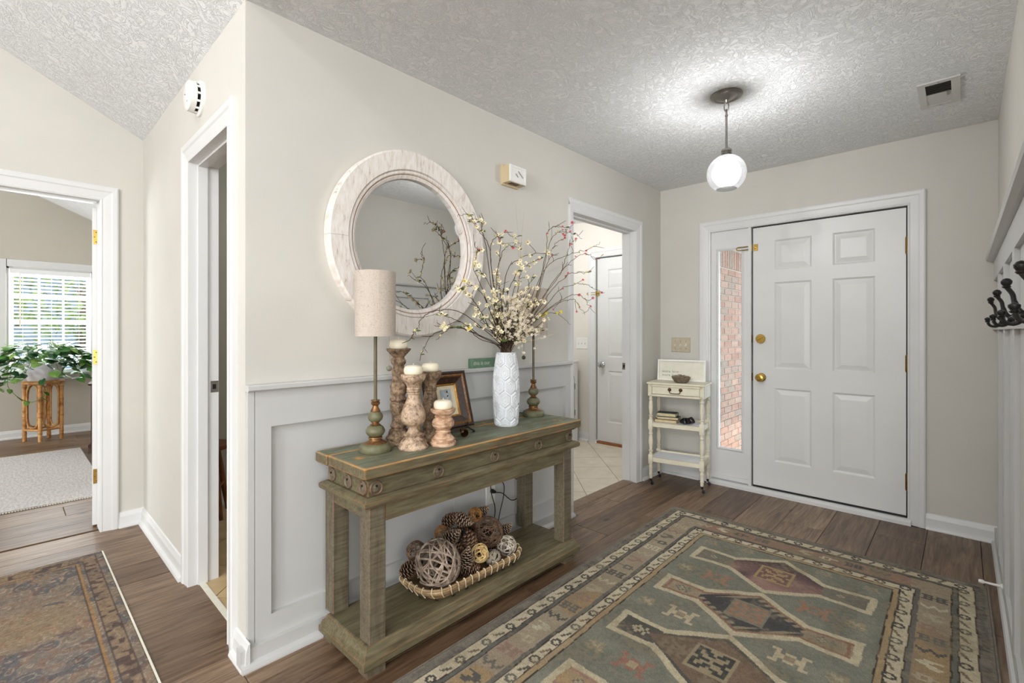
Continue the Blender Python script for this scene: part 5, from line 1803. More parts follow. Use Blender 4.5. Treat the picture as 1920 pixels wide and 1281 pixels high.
STEMS = {
    'p1': [[-1.715,1.823,1.128],[-1.699,1.913,1.249],[-1.672,1.985,1.487],[-1.651,2.023,1.672],[-1.641,2.017,1.759],[-1.636,2.059,1.802],[-1.63,2.131,1.816],[-1.625,2.205,1.816],[-1.62,2.246,1.862]],
    'p2': [[-1.715,1.823,1.128],[-1.701,1.946,1.317],[-1.685,2.032,1.553],[-1.674,2.074,1.716],[-1.67,2.136,1.784],[-1.667,2.202,1.8],[-1.663,2.294,1.803],[-1.66,2.365,1.779]],
    'p3': [[-1.715,1.813,1.128],[-1.711,1.948,1.284],[-1.705,2.089,1.602],[-1.702,2.166,1.732],[-1.701,2.259,1.781],[-1.7,2.27,1.834]],
    'p4': [[-1.715,1.833,1.128],[-1.658,1.969,1.384],[-1.625,2.09,1.526],[-1.61,2.126,1.604],[-1.597,2.144,1.667],[-1.588,2.154,1.716],[-1.58,2.203,1.742]],
    'p5': [[-1.715,1.833,1.128],[-1.682,1.955,1.317],[-1.653,2.07,1.492],[-1.626,2.242,1.646],[-1.614,2.364,1.688],[-1.606,2.444,1.666],[-1.6,2.503,1.699]],
    'p6': [[-1.715,1.813,1.128],[-1.689,1.923,1.383],[-1.67,2.046,1.581],[-1.657,2.225,1.669],[-1.646,2.424,1.729],[-1.64,2.53,1.78]],
    'p7': [[-1.715,1.833,1.128],[-1.651,1.96,1.35],[-1.617,2.046,1.467],[-1.587,2.165,1.553],[-1.569,2.273,1.561],[-1.56,2.322,1.583]],
    'p8': [[-1.715,1.833,1.128],[-1.665,2.03,1.366],[-1.643,2.146,1.469],[-1.626,2.291,1.506],[-1.615,2.391,1.494],[-1.6,2.531,1.468]],
    'p9': [[-1.715,1.837,1.127],[-1.646,1.986,1.324],[-1.608,2.123,1.409],[-1.585,2.228,1.438],[-1.571,2.281,1.405],[-1.55,2.326,1.337]],
    'p10': [[-1.715,1.837,1.127],[-1.687,2.067,1.341],[-1.672,2.269,1.416],[-1.668,2.331,1.397],[-1.66,2.411,1.335]],
    'y1': [[-1.715,1.837,1.127],[-1.664,1.934,1.276],[-1.641,2.011,1.324],[-1.626,2.08,1.326],[-1.613,2.13,1.299],[-1.6,2.171,1.268]],
    'w1': [[-1.715,1.837,1.124],[-1.649,1.886,1.177],[-1.593,1.942,1.2],[-1.55,1.983,1.22]],
    'w2': [[-1.715,1.837,1.124],[-1.636,1.892,1.236],[-1.58,1.957,1.295]],
    'r1': [[-1.715,1.823,1.128],[-1.736,1.867,1.316],[-1.772,1.929,1.661],[-1.8,1.939,1.928]],
    'r2': [[-1.715,1.823,1.128],[-1.745,1.889,1.384],[-1.783,1.966,1.736],[-1.8,2.006,1.899]],
    'q1': [[-1.715,1.739,1.13],[-1.734,1.687,1.438],[-1.747,1.664,1.639],[-1.754,1.636,1.749],[-1.756,1.655,1.781],[-1.758,1.614,1.778],[-1.76,1.574,1.777]],
    'q2': [[-1.715,1.739,1.13],[-1.746,1.707,1.504],[-1.759,1.693,1.663],[-1.767,1.631,1.732],[-1.772,1.602,1.778],[-1.775,1.571,1.801],[-1.78,1.499,1.792]],
    'q3': [[-1.715,1.748,1.13],[-1.726,1.696,1.438],[-1.732,1.676,1.614],[-1.735,1.696,1.692],[-1.736,1.747,1.722],[-1.737,1.785,1.751],[-1.739,1.849,1.731],[-1.74,1.889,1.737]],
    'q4': [[-1.715,1.753,1.13],[-1.717,1.741,1.377],[-1.718,1.71,1.489],[-1.719,1.734,1.638],[-1.72,1.726,1.688],[-1.72,1.699,1.738]],
    'q5': [[-1.715,1.776,1.129],[-1.701,1.733,1.312],[-1.683,1.743,1.527],[-1.675,1.847,1.614],[-1.667,1.98,1.652],[-1.66,2.129,1.662]],
    'q6': [[-1.715,1.757,1.13],[-1.701,1.698,1.374],[-1.694,1.682,1.498],[-1.688,1.711,1.613],[-1.684,1.753,1.665],[-1.683,1.798,1.664],[-1.68,1.862,1.657]],
    'q7': [[-1.715,1.776,1.129],[-1.69,1.75,1.376],[-1.676,1.791,1.505],[-1.667,1.878,1.577],[-1.66,1.971,1.62]],
    'q8': [[-1.715,1.748,1.13],[-1.709,1.645,1.341],[-1.706,1.582,1.466],[-1.704,1.54,1.523],[-1.701,1.554,1.608],[-1.7,1.537,1.654]],
    'l3': [[-1.715,1.712,1.128],[-1.677,1.556,1.206],[-1.639,1.406,1.269],[-1.61,1.29,1.296],[-1.6,1.255,1.308]],
    'l4': [[-1.715,1.708,1.128],[-1.704,1.573,1.193],[-1.696,1.486,1.247],[-1.689,1.389,1.247],[-1.68,1.284,1.251]],
    'l5': [[-1.715,1.708,1.128],[-1.68,1.535,1.212],[-1.651,1.379,1.246],[-1.633,1.295,1.224],[-1.62,1.254,1.19]],
    'l6': [[-1.715,1.712,1.128],[-1.716,1.584,1.211],[-1.717,1.45,1.247],[-1.718,1.327,1.224],[-1.719,1.259,1.164],[-1.72,1.233,1.102]],
    'l7': [[-1.715,1.712,1.128],[-1.702,1.587,1.248],[-1.689,1.426,1.321],[-1.678,1.282,1.317],[-1.671,1.211,1.283],[-1.666,1.188,1.24],[-1.663,1.161,1.224],[-1.66,1.159,1.193]],
    'c1': [[-1.715,1.739,1.13],[-1.677,1.614,1.248],[-1.647,1.52,1.335],[-1.627,1.447,1.383],[-1.611,1.39,1.412],[-1.6,1.337,1.419]],
    'c2': [[-1.715,1.748,1.13],[-1.678,1.649,1.279],[-1.65,1.563,1.378],[-1.632,1.491,1.426],[-1.62,1.427,1.443]],
    'c3': [[-1.715,1.748,1.13],[-1.691,1.679,1.31],[-1.674,1.628,1.431],[-1.665,1.578,1.487],[-1.66,1.532,1.507]],
    'c4': [[-1.715,1.757,1.13],[-1.707,1.731,1.344],[-1.703,1.709,1.469],[-1.7,1.679,1.536]],
    'c5': [[-1.715,1.776,1.129],[-1.676,1.754,1.312],[-1.649,1.762,1.438],[-1.628,1.796,1.527],[-1.62,1.796,1.565]],
    'c6': [[-1.715,1.785,1.129],[-1.681,1.815,1.314],[-1.656,1.866,1.445],[-1.64,1.906,1.532]],
    'c7': [[-1.715,1.739,1.13],[-1.656,1.611,1.235],[-1.618,1.509,1.287],[-1.6,1.461,1.309]],
    'c8': [[-1.715,1.757,1.13],[-1.664,1.687,1.248],[-1.622,1.619,1.337],[-1.58,1.553,1.421]],
    'c9': [[-1.715,1.795,1.129],[-1.659,1.81,1.281],[-1.624,1.859,1.358],[-1.6,1.93,1.387]],
    'c10': [[-1.715,1.785,1.129],[-1.658,1.772,1.248],[-1.615,1.8,1.324],[-1.57,1.806,1.411]],
}

G1, G2, G3, G4, G5 = 'curly pink-flowered twigs in the white vase', 'cream blossom branches in the white vase', 'pale dry reeds in the white vase', 'dark drooping twigs in the white vase', 'white star-flower sprigs in the white vase'
for k, v in STEMS.items():
    if k[0] == 'p':
        branch('curly_twig', 'long curly twig with small pink blossoms leaning out of the white vase', 'branch', G1, v, 'stem_olive', 0.0022, 0.0011, 0.012, [(fl_pink, 3, 0.55, 0.97, 1.0)], 3, 2, 1)
    elif k == 'y1':
        branch('yellow_twig', 'twig with yellow blossoms arching down toward the laundry doorway', 'branch', None, v, 'stem_olive', 0.0019, 0.0009, 0.006, [(fl_yel, 4, 0.4, 0.9, 1.0)], 1, 0, 0)
    elif k[0] == 'w':
        branch('budded_twig', 'straight thin twig with tiny white buds pointing toward the doorway', 'branch', 'straight budded twigs in the white vase', v, 'reed', 0.0013, 0.0008, 0.002, [(fl_star, 3, 0.5, 1.0, 0.6)], 0, 1, 0)
    elif k[0] == 'r':
        branch('dry_reed', 'thin straight straw-coloured reed rising above the bouquet', 'branch', G3, v, 'reed', 0.0019, 0.0004, 0.001)
    elif k[0] == 'q':
        branch('blossom_branch', 'brown branch with cream blossoms and green leaves in the white vase', 'branch', G2, v, 'stem_brown', 0.0024, 0.0012, 0.010, [(fl_cream, 5, 0.4, 0.98, 0.95), (fl_pink, 1, 0.7, 1.0, 1.0)] + ([(fl_big, 2, 0.7, 0.95, 1.0)] if k in ('q5', 'q7') else []), 3, 3, 2)
    elif k in ('l6', 'l7', 'l5', 'l4'):
        branch('drooping_twig', 'thin dark twig drooping from the vase toward the candles', 'branch', G4, v, 'stem_brown', 0.0022, 0.0012, 0.008, [(fl_big, 1, 0.5, 0.7, 0.9)] if k == 'l4' else [], 2, 1, 1)
    elif k == 'l3':
        branch('blossom_branch', 'brown branch with cream blossoms and green leaves in the white vase', 'branch', G2, v, 'stem_dark', 0.0024, 0.001, 0.006, [(fl_big, 4, 0.45, 1.0, 1.0), (fl_yel, 1, 0.5, 0.8, 0.8)], 2, 1, 4)
    else:
        branch('blossom_branch', 'brown branch with cream blossoms and green leaves in the white vase', 'branch', G2, v, 'stem_dark', 0.0024, 0.001, 0.008, [(fl_cream, 9, 0.4, 1.0, 1.0), (fl_yel, 1 if k in ('c2', 'c6', 'l1') else 0, 0.5, 0.9, 0.9), (fl_big, 1 if k in ('c5', 'c8') else 0, 0.8, 1.0, 1.1)], 4, 2, 2)
for k in range(22):
    a = rb.uniform(-1.0, 1.0)
    tip = MOUTH + Vector((rb.uniform(-0.04, 0.14), a * 0.24 - 0.02, rb.uniform(0.16, 0.40) * (1 - 0.35 * abs(a))))
    if tip.y > 2.0:
        tip.y = 2.0
    midp = MOUTH.lerp(tip, 0.5) + Vector((rb.uniform(-0.015, 0.015), -a * 0.02, 0.02))
    branch('blossom_branch', 'brown branch with cream blossoms and green leaves in the white vase', 'branch', G2, [MOUTH + Vector((0, a * 0.03, 0)), midp, tip], rb.choice(['stem_dark', 'stem_brown']), 0.0032, 0.0012, 0.006, [(fl_cream, 8, 0.45, 1.0, 0.9)], 3, 2, 1, shoots=2)
# white star-flower sprigs: stems with a cloud of tiny stars
for k in range(9):
    cy, cz, cx = rb.uniform(1.66, 1.86), rb.uniform(1.22, 1.40), rb.uniform(-1.66, -1.58)
    tip = (cx, cy, cz)
    midp = ((-1.715 + cx) / 2, (1.773 + cy) / 2, 1.121 + (cz - 1.121) * 0.45)
    t_ = branch('starflower_sprig', 'sprig of tiny white star flowers in front of the bouquet', 'branch', G5, [MOUTH, midp, tip], 'stem_dark', 0.0016, 0.0007, 0.004)
    mb = MB()
    base_mesh = fl_star.data
    vv = [v.co.copy() for v in base_mesh.vertices]
    ff = [tuple(p.vertices) for p in base_mesh.polygons]
    mi_ = [p.material_index for p in base_mesh.polygons]
    for q in range(26):
        c = Vector((cx, cy, cz)) + Vector((rb.gauss(0, 0.020), rb.gauss(0, 0.036), rb.gauss(-0.015, 0.036)))
        d = Vector((0.8, -0.7, 0.3)) + Vector((rb.uniform(-0.6, 0.6), rb.uniform(-0.6, 0.6), rb.uniform(-0.6, 0.6)))
        rot = d.normalized().to_track_quat('Z', 'Y').to_matrix()
        s = rb.uniform(0.85, 1.3)
        o0 = len(mb.v)
        mb.v += [tuple(c - t_.location + rot @ (p * s)) for p in vv]
        mb.f += [tuple(i + o0 for i in f_) for f_ in ff]
        mb.mi += mi_
    tag(mb.build('star_blossoms', ['petal_white', 'bud'], t_, fix=False), kind='stuff')

# ================================================================= BASKET WITH BALLS AND CONES
SZ = 0.106
bk = thing('wicker_tray', 'shallow oblong wicker tray on the console shelf', 'basket', (-1.690, 1.462, SZ))
def bpath(hx, hy, r, n=10):
    return rrect(-hx, -hy, hx, hy, r, n)
bot = bpath(0.105, 0.245, 0.07)
rim = bpath(0.140, 0.292, 0.10)
mid_ = bpath(0.128, 0.275, 0.09)
mb = MB()
mb.loft([[(x, y, 0.0) for x, y in bot], [(x, y, 0.028) for x, y in mid_], [(x, y, 0.056) for x, y in rim], [(x * 0.975, y * 0.985, 0.056) for x, y in rim], [(x * 0.97, y * 0.98, 0.030) for x, y in mid_], [(x * 0.96, y * 0.98, 0.006) for x, y in bot]], True)
mb.build('tray_body', 'basket_weave', bk, smooth=True)
for dz, k in ((0.058, 1.005), (0.050, 1.015), (0.042, 1.0)):
    MB().tube([(x * k, y * k, dz) for x, y in rim], 0.0055 if dz > 0.045 else 0.004, 6, closed=True).build('rim_cane', 'basket_weave', bk, smooth=True)
# evenly spaced lashings and dark gaps
per = []
for i in range(len(rim)):
    a, b = Vector((*rim[i - 1], 0)), Vector((*rim[i], 0))
    per.append((a, b, (b - a).length))
tot = sum(p[2] for p in per)
nl = 40
for q in range(nl):
    s = tot * q / nl
    for a, b, ln in per:
        if s <= ln and ln > 1e-6:
            p = a.lerp(b, s / ln)
            t3 = (b - a).normalized()
            break
        s -= ln
    out = Vector((t3.y, -t3.x, 0))
    if out.dot(p) < 0:
        out = -out
    pts = [p - out * 0.008 + Vector((0, 0, 0.050)), p - out * 0.003 + Vector((0, 0, 0.066)), p + out * 0.007 + Vector((0, 0, 0.062)), p + out * 0.010 + Vector((0, 0, 0.048)), p * 0.965 + out * 0.005 + t3 * 0.006 + Vector((0, 0, 0.024))]
    MB().tube(bez(pts, 3), 0.0022, 5).build('lashing', 'basket_lashing', bk, smooth=True)
    if q % 2 == 0:
        pm = p * 0.945 + t3 * 0.012
        c_ = MB()
        c_.add([tuple(pm + t3 * u + out * (0.0045 + (w - 0.014) * 0.55) + Vector((0, 0, w))) for u, w in ((-0.007, 0.010), (0.007, 0.010), (0.009, 0.020), (-0.009, 0.020))] + [tuple(pm + t3 * u + out * (0.0025 + (w - 0.014) * 0.55) + Vector((0, 0, w))) for u, w in ((-0.007, 0.010), (0.007, 0.010), (0.009, 0.020), (-0.009, 0.020))], [(0, 1, 2, 3), (7, 6, 5, 4), (0, 4, 5, 1), (1, 5, 6, 2), (2, 6, 7, 3), (3, 7, 4, 0)])
        c_.build('weave_gap', 'core_dark', bk)

def twig_ball(name, label, loc, r, mat, n, rad, seed, wob=0.06, core=True):
    g = random.Random(seed)
    t = thing(name, label, 'decor ball', loc, 0, None)
    mb = MB()
    for k in range(n):
        q = Vector((g.gauss(0, 1), g.gauss(0, 1), g.gauss(0, 1))).normalized().to_track_quat('Z', 'Y').to_matrix()
        ph, am = g.uniform(0, 6.28), g.uniform(0.3, 1.0) * wob
        tilt = g.uniform(-0.35, 0.35)
        rr = r * g.uniform(0.93, 1.0) - rad
        pts = []
        m_ = 26
        for j in range(m_):
            a = 2 * PI * j / m_
            z = tilt + am * math.sin(2 * a + ph) + am * 0.6 * math.sin(3 * a + ph * 2)
            c = math.sqrt(max(0.05, 1 - z * z))
            pts.append(tuple(q @ Vector((c * math.cos(a), c * math.sin(a), z)) * rr))
        mb.tube(pts, rad * g.uniform(0.75, 1.15), 5, closed=True)
    mb.build('woven_strands', mat, t, smooth=True, fix=False)
    return t
twig_ball('vine_ball', 'largest grey vine ball at the near end of the wicker tray', (-1.655, 1.285, 0.222), 0.104, 'vine_grey', 22, 0.0043, 1, 0.2)
twig_ball('vine_ball', 'small brown vine ball leaning over the back of the tray', (-1.800, 1.275, 0.232), 0.047, 'vine_brown', 16, 0.0020, 2)
twig_ball('twig_ball', 'large dark brown fine-twig ball on top of the pile', (-1.700, 1.628, 0.240), 0.076, 'vine_brown', 40, 0.0014, 3, 0.25)
twig_ball('twig_ball', 'small orange-brown twig ball at the top of the pile', (-1.762, 1.600, 0.318), 0.036, 'vine_orange', 17, 0.0014, 4, 0.2)
twig_ball('rattan_ball', 'yellow rattan ball at the front of the pile', (-1.622, 1.500, 0.205), 0.043, 'vine_yellow', 15, 0.0028, 5, 0.3)
twig_ball('vine_ball', 'pale whitish vine ball at the far end of the tray', (-1.622, 1.682, 0.180), 0.050, 'vine_pale', 16, 0.0021, 6, 0.12)
twig_ball('twig_ball', 'tiny pale lattice ball half hidden at the far end of the tray', (-1.715, 1.728, 0.190), 0.030, 'vine_pale', 22, 0.0013, 7, 0.12)
twig_ball('twig_ball', 'thin orange twig ball half hidden at the back of the pile', (-1.800, 1.420, 0.270), 0.036, 'vine_orange', 14, 0.0013, 8, 0.2)
# bark chip ball
t = thing('bark_ball', 'grey bark-chip ball at the front of the tray', 'decor ball', (-1.600, 1.566, 0.168))
mb = MB()
mb.sphere((0, 0, 0), 0.034, 14, 10)
mb.build('core', 'core_dark', t, smooth=True)
g = random.Random(4)
for k in range(26):
    zz = 1 - 2 * (k + 0.5) / 26
    a = k * 2.39996
    n_ = Vector((math.sqrt(1 - zz * zz) * math.cos(a), math.sqrt(1 - zz * zz) * math.sin(a), zz))
    q = n_.to_track_quat('Z', 'Y').to_matrix() @ Matrix.Rotation(g.uniform(0, 6.28), 3, 'Z')
    w_, l2 = g.uniform(0.007, 0.010), g.uniform(0.013, 0.020)
    rings = []
    for zz_, sc2 in ((0.031, 1.0), (0.0375, 1.0), (0.039, 0.8)):
        rings.append([tuple(q @ Vector((u * w_ * sc2, v * l2 * sc2, zz_ - abs(v) * 0.004))) for u, v in ((-1, -0.8), (1, -1), (0.9, 0.9), (-0.8, 1))])
    MB().loft(rings, True).build('bark_chip', 'bark_grey', t)

def cone_mesh(name, mat, n=64, L=1.0, W=0.72, seed=0):
    """unit pine cone along +Z, height about 2; scales in a golden spiral; tips lighter"""
    g = random.Random(seed)
    mb = MB()
    tips = []
    def addv(vs, fs, tt):
        mb.add(vs, fs)
        tips.extend(tt)
    mb.lathe([(0.01, -0.95), (W * 0.45, -0.7), (W * 0.55, -0.2), (W * 0.42, 0.4), (W * 0.2, 0.85), (0.01, 1.0)], seg=10)
    tips.extend([0.0] * len(mb.v))
    for k in range(n):
        u = (k + 0.5) / n
        z = -0.92 + 1.86 * u
        rr = W * math.sin(PI * min(1.0, (u * 0.93 + 0.07)) ** 0.75) ** 0.7
        rr = max(rr, 0.12)
        a = k * 2.39996
        c_, s_ = math.cos(a), math.sin(a)
        wd = 0.19 * (0.55 + 0.6 * math.sin(PI * u))
        th = 0.07
        lift = 0.10 + 0.12 * u
        def P(rad, tang, zz):
            return (rad * c_ - tang * s_, rad * s_ + tang * c_, zz)
        r_in, r_out = rr * 0.45, rr
        vs_ = [P(r_in, -wd * 0.5, z - th), P(r_in, wd * 0.5, z - th), P(r_out * 0.93, wd, z + lift - th), P(r_out, 0, z + lift + 0.05 - th), P(r_out * 0.93, -wd, z + lift - th),
               P(r_in, -wd * 0.5, z + th * 0.3), P(r_in, wd * 0.5, z + th * 0.3), P(r_out * 0.95, wd, z + lift + th * 0.4), P(r_out * 1.04, 0, z + lift + 0.06), P(r_out * 0.95, -wd, z + lift + th * 0.4)]
        addv(vs_, [(4, 3, 2, 1, 0), (5, 6, 7, 8, 9), (1, 2, 7, 6), (2, 3, 8, 7), (3, 4, 9, 8), (4, 0, 5, 9)], [0.15, 0.15, 0.75, 0.9, 0.75, 0.15, 0.15, 0.95, 1.0, 0.95])
    o = mb.build(name, mat, None, link=False, fix=False)
    at = o.data.attributes.new('tip', 'FLOAT', 'POINT')
    at.data.foreach_set('value', tips)
    return o
cd, ctn = cone_mesh('scales', 'cone_dark', seed=1), cone_mesh('scales', 'cone_tan', seed=2)
def cone(label, loc, s, proto, d):
    t = thing('pine_cone', label, 'pine cone', loc)
    c = proto.copy()
    col.objects.link(c)
    c.parent = t
    c.scale = (s * 1.12, s * 1.12, s * 1.12)
    t.rotation_mode = 'QUATERNION'
    t.rotation_quaternion = Vector(d).normalized().to_track_quat('Z', 'Y')
cone('tan-tipped pine cone in the middle of the pile', (-1.712, 1.402, 0.278), 0.044, ctn, (0.5, 0.35, 0.5))
cone('pine cone standing at the front beside the yellow rattan ball', (-1.612, 1.414, 0.212), 0.040, ctn, (0.15, 0.1, 0.95))
cone('dark pine cone in the near corner of the tray', (-1.745, 1.200, 0.196), 0.044, cd, (0.6, 0.5, 0.6))
cone('dark pine cone low at the front edge of the tray', (-1.615, 1.430, 0.158), 0.038, cd, (0.7, 0.6, 0.1))
cone('dark brown pine cone at the top back of the pile', (-1.800, 1.470, 0.318), 0.041, cd, (0.5, 0.6, 0.5))
cone('brown pine cone beside the orange ball at the top', (-1.762, 1.515, 0.318), 0.043, ctn, (0.7, 0.5, -0.3))
cone('dark pine cone below the fine-twig ball', (-1.690, 1.495, 0.250), 0.046, cd, (0.3, 0.5, -0.8))
cone('small tan pine cone behind the orange ball', (-1.795, 1.672, 0.300), 0.036, ctn, (0.4, 0.7, 0.5))
cone('tan pine cone between the far balls', (-1.690, 1.740, 0.222), 0.034, ctn, (0.6, 0.5, 0.7))
cone('dark pine cone behind the largest vine ball', (-1.770, 1.360, 0.240), 0.044, cd, (0.5, 0.7, 0.4))
cone('dark pine cone under the pile in the tray', (-1.700, 1.560, 0.160), 0.044, cd, (0.2, 1, 0.1))
cone('brown pine cone deep in the middle of the tray', (-1.730, 1.420, 0.170), 0.046, cd, (0.2, -1, 0.2))

cone('dark pine cone under the two upper cones at the back', (-1.785, 1.500, 0.245), 0.045, cd, (0.5, 0.7, 0.3))
cone('dark pine cone below the small orange ball at the back', (-1.785, 1.585, 0.240), 0.045, cd, (0.6, -0.5, 0.5))
cone('dark pine cone at the far back corner of the tray', (-1.765, 1.670, 0.215), 0.044, cd, (0.6, 0.6, 0.2))
cone('dark pine cone low behind the middle of the pile', (-1.770, 1.450, 0.170), 0.046, cd, (0.3, 0.9, 0.2))
cone('dark pine cone resting low between the vine ball and the front edge', (-1.640, 1.455, 0.146), 0.040, cd, (0.3, 0.9, 0.0))
cone('dark pine cone hidden under the fine-twig ball', (-1.690, 1.640, 0.150), 0.044, cd, (0.9, 0.4, 0.1))
cone('dark pine cone wedged between the largest vine ball and the back of the tray', (-1.775, 1.300, 0.165), 0.044, cd, (0.6, 0.5, 0.3))
cone('dark pine cone tucked behind the tan-tipped cone', (-1.745, 1.440, 0.235), 0.045, cd, (0.7, 0.4, -0.4))
cone('dark pine cone lying in the tray beside the largest vine ball', (-1.660, 1.400, 0.150), 0.042, cd, (0.6, 0.7, 0.2))
cone('dark pine cone deep in the far half of the tray', (-1.640, 1.610, 0.140), 0.038, cd, (0.5, 0.8, 0.1))

# ================================================================= OUTLET AND LAMP CORD
ol = thing('wall_outlet', 'white duplex outlet on the wainscot behind the console', 'outlet', (A + 0.004, 1.862, 0.318))
MB().lathe([(1, 0)], seg=4) if False else None
MB().rsteps(-0.0575, -0.036, 0.0575, 0.036, [(0.0, 0.0), (0.0, 0.003), (0.003, 0.006)], 0.004, 2).xf(Matrix.Rotation(R_(90), 4, 'Y')).build('cover_plate', 'plastic_white', ol)
for z in (-0.02, 0.02):
    MB().lathe([(0.016, 0.0), (0.016, 0.0075), (0.001, 0.0075)], (0, 0, z), 16, 'X').build('receptacle', 'plastic_white', ol)
cd_ = thing('lamp_cord', 'black lamp cord looping from the outlet behind the console', 'cord', (A + 0.01, 1.865, 0.335))
o0 = Vector(cd_.location)
def cl(*pts):
    return [Vector(p) - o0 for p in pts]
MB().lathe([(0.012, 0.002), (0.013, 0.010), (0.010, 0.022), (0.006, 0.034), (0.001, 0.035)], (0, 0, 0), 12, 'X').build('plug', 'cord', cd_, smooth=True)
MB().tube(bez(cl((-1.885, 1.868, 0.333), (-1.875, 1.91, 0.320), (-1.88, 1.985, 0.262), (-1.885, 2.045, 0.262), (-1.888, 2.075, 0.315), (-1.89, 2.03, 0.375), (-1.89, 1.93, 0.402), (-1.89, 1.86, 0.40)), 6), 0.0028, 6).build('cable', 'cord', cd_, smooth=True)
MB().tube(bez(cl((-1.89, 1.83, 0.42), (-1.89, 1.835, 0.34), (-1.888, 1.86, 0.26), (-1.885, 1.855, 0.20), (-1.885, 1.82, 0.12)), 6), 0.0028, 6).build('cable', 'cord', cd_, smooth=True)
MB().tube(bez(cl((-1.89, 1.90, 0.40), (-1.885, 1.93, 0.36), (-1.885, 1.925, 0.29), (-1.885, 1.90, 0.22), (-1.885, 1.87, 0.12)), 6), 0.0028, 6).build('cable', 'cord', cd_, smooth=True)
cd2 = thing('lamp_cord', 'short black cord behind the far lamp foot on the console top', 'cord', (-1.85, 2.0, TT + 0.003))
MB().tube(bez([(0.025, 0.065, 0.004), (0.0, 0.03, 0.012), (-0.02, -0.02, 0.008), (-0.045, -0.03, 0.003), (-0.056, -0.03, -0.03)], 5), 0.0028, 6).build('cable', 'cord', cd2, smooth=True)

# ================================================================= ROUND MIRROR
mr = thing('round_mirror', 'round whitewashed wood-framed mirror on the console wall', 'mirror', (A + 0.002, 1.340, 1.640))
mr.rotation_euler = (0, R_(0.55), 0)
def arc_ring(name, prof, a0, a1, n, mat):
    rings = []
    for i in range(n + 1):
        a = a0 + (a1 - a0) * i / n
        rings.append([(x, r * math.cos(a), r * math.sin(a)) for r, x in prof])
    return MB().loft(rings, True).build(name, mat, mr, smooth=35.0)
outer = [(0.436, 0.0), (0.436, 0.040), (0.428, 0.046), (0.350, 0.046), (0.346, 0.040), (0.346, 0.0)]
for k in range(8):
    g_ = 0.0012
    arc_ring('rim_segment', outer, 2 * PI * k / 8 + 0.02 + g_, 2 * PI * (k + 1) / 8 + 0.02 - g_, 14, 'whitewash')
MB().lathe([(0.346, 0.0), (0.346, 0.036), (0.342, 0.042), (0.333, 0.041), (0.328, 0.034), (0.328, 0.0)], seg=96, axis='X', cap=False).build('middle_ring', 'whitewash', mr, smooth=35.0)
MB().lathe([(0.327, 0.0), (0.327, 0.033), (0.322, 0.035), (0.310, 0.028), (0.306, 0.012), (0.306, 0.0)], seg=96, axis='X', cap=False).build('inner_ring', 'whitewash', mr, smooth=35.0)
for r in (0.3465, 0.3275):
    MB().tube([(0.039 if r > 0.35 else 0.034, r * math.cos(2 * PI * k / 96), r * math.sin(2 * PI * k / 96)) for k in range(96)], 0.0018, 5, closed=True).build('groove_line', 'whitewash_line', mr)
MB().lathe([(0.312, 0.002), (0.312, 0.012), (0.001, 0.012)], seg=96, axis='X').build('mirror_glass', 'mirror_glass', mr)

# ================================================================= WALL DEVICES
ch = thing('door_chime', 'beige door chime box high on the console wall', 'chime', (A, 2.02, 2.13))
MB().rsteps(-0.06, -0.072, 0.06, 0.072, [(0, 0), (0, 0.012), (0.004, 0.016)], 0.012, 3).xf(Matrix.Rotation(R_(90), 4, 'Y') @ Matrix.Scale(1, 4)).build('back_plate', 'plastic_tan', ch)
MB().box(0.016, -0.069, -0.050, 0.066, 0.069, 0.046).build('housing', 'plastic_tan', ch)
MB().box(0.066, -0.069, -0.050, 0.072, 0.069, 0.046).build('front_cover', 'plastic_white', ch)
fc = MB()
ringplate(fc, lambda a, z, d: (0.072 + d, a, z), (-0.066, -0.046, 0.066, 0.043), (-0.056, -0.036, 0.056, 0.033), 0.0025, 0.0025)
fc.build('raised_border', 'plastic_white', ch)
for a_, b_ in (((0.000, 0.018), (0.040, -0.012)), ((-0.022, 0.000), (-0.002, -0.016))):
    MB().tube([(0.0735, a_[0], a_[1]), (0.0735, b_[0], b_[1])], 0.0018, 5).build('emblem_stroke', 'nickel', ch)
MB().box(0.026, -0.040, -0.0515, 0.056, 0.030, -0.0495).build('bottom_grille', 'bronze', ch)

sm = thing('smoke_detector', 'round white smoke detector above the narrow doorway', 'smoke detector', (-2.52, C, 2.285))
MB().lathe([(0.078, 0.0), (0.078, 0.008), (0.070, 0.014), (0.001, 0.014)], seg=40, axis='-Y').build('mounting_ring', 'plastic_white', sm, smooth=True)
MB().lathe([(0.060, 0.014), (0.062, 0.020), (0.001, 0.020)], seg=40, axis='-Y').build('vent_gap', 'dark_hole', sm, smooth=True)
MB().lathe([(0.064, 0.026), (0.068, 0.030), (0.066, 0.050), (0.058, 0.056), (0.001, 0.058)], seg=40, axis='-Y').build('cover', 'plastic_white', sm, smooth=True)
for k in range(12):
    a = 2 * PI * k / 12
    MB().tube([(0.064 * math.cos(a), -0.012, 0.064 * math.sin(a)), (0.064 * math.cos(a), -0.030, 0.064 * math.sin(a))], 0.005, 6).build('vent_rib', 'plastic_white', sm)
MB().lathe([(0.014, 0.057), (0.014, 0.061), (0.001, 0.061)], (0.02, 0, -0.022), 16, '-Y').build('test_button', 'plastic_white', sm, smooth=True)
MB().lathe([(0.003, 0.057), (0.003, 0.060), (0.001, 0.060)], (-0.012, 0, 0.004), 8, '-Y').build('indicator', 'nickel', sm)

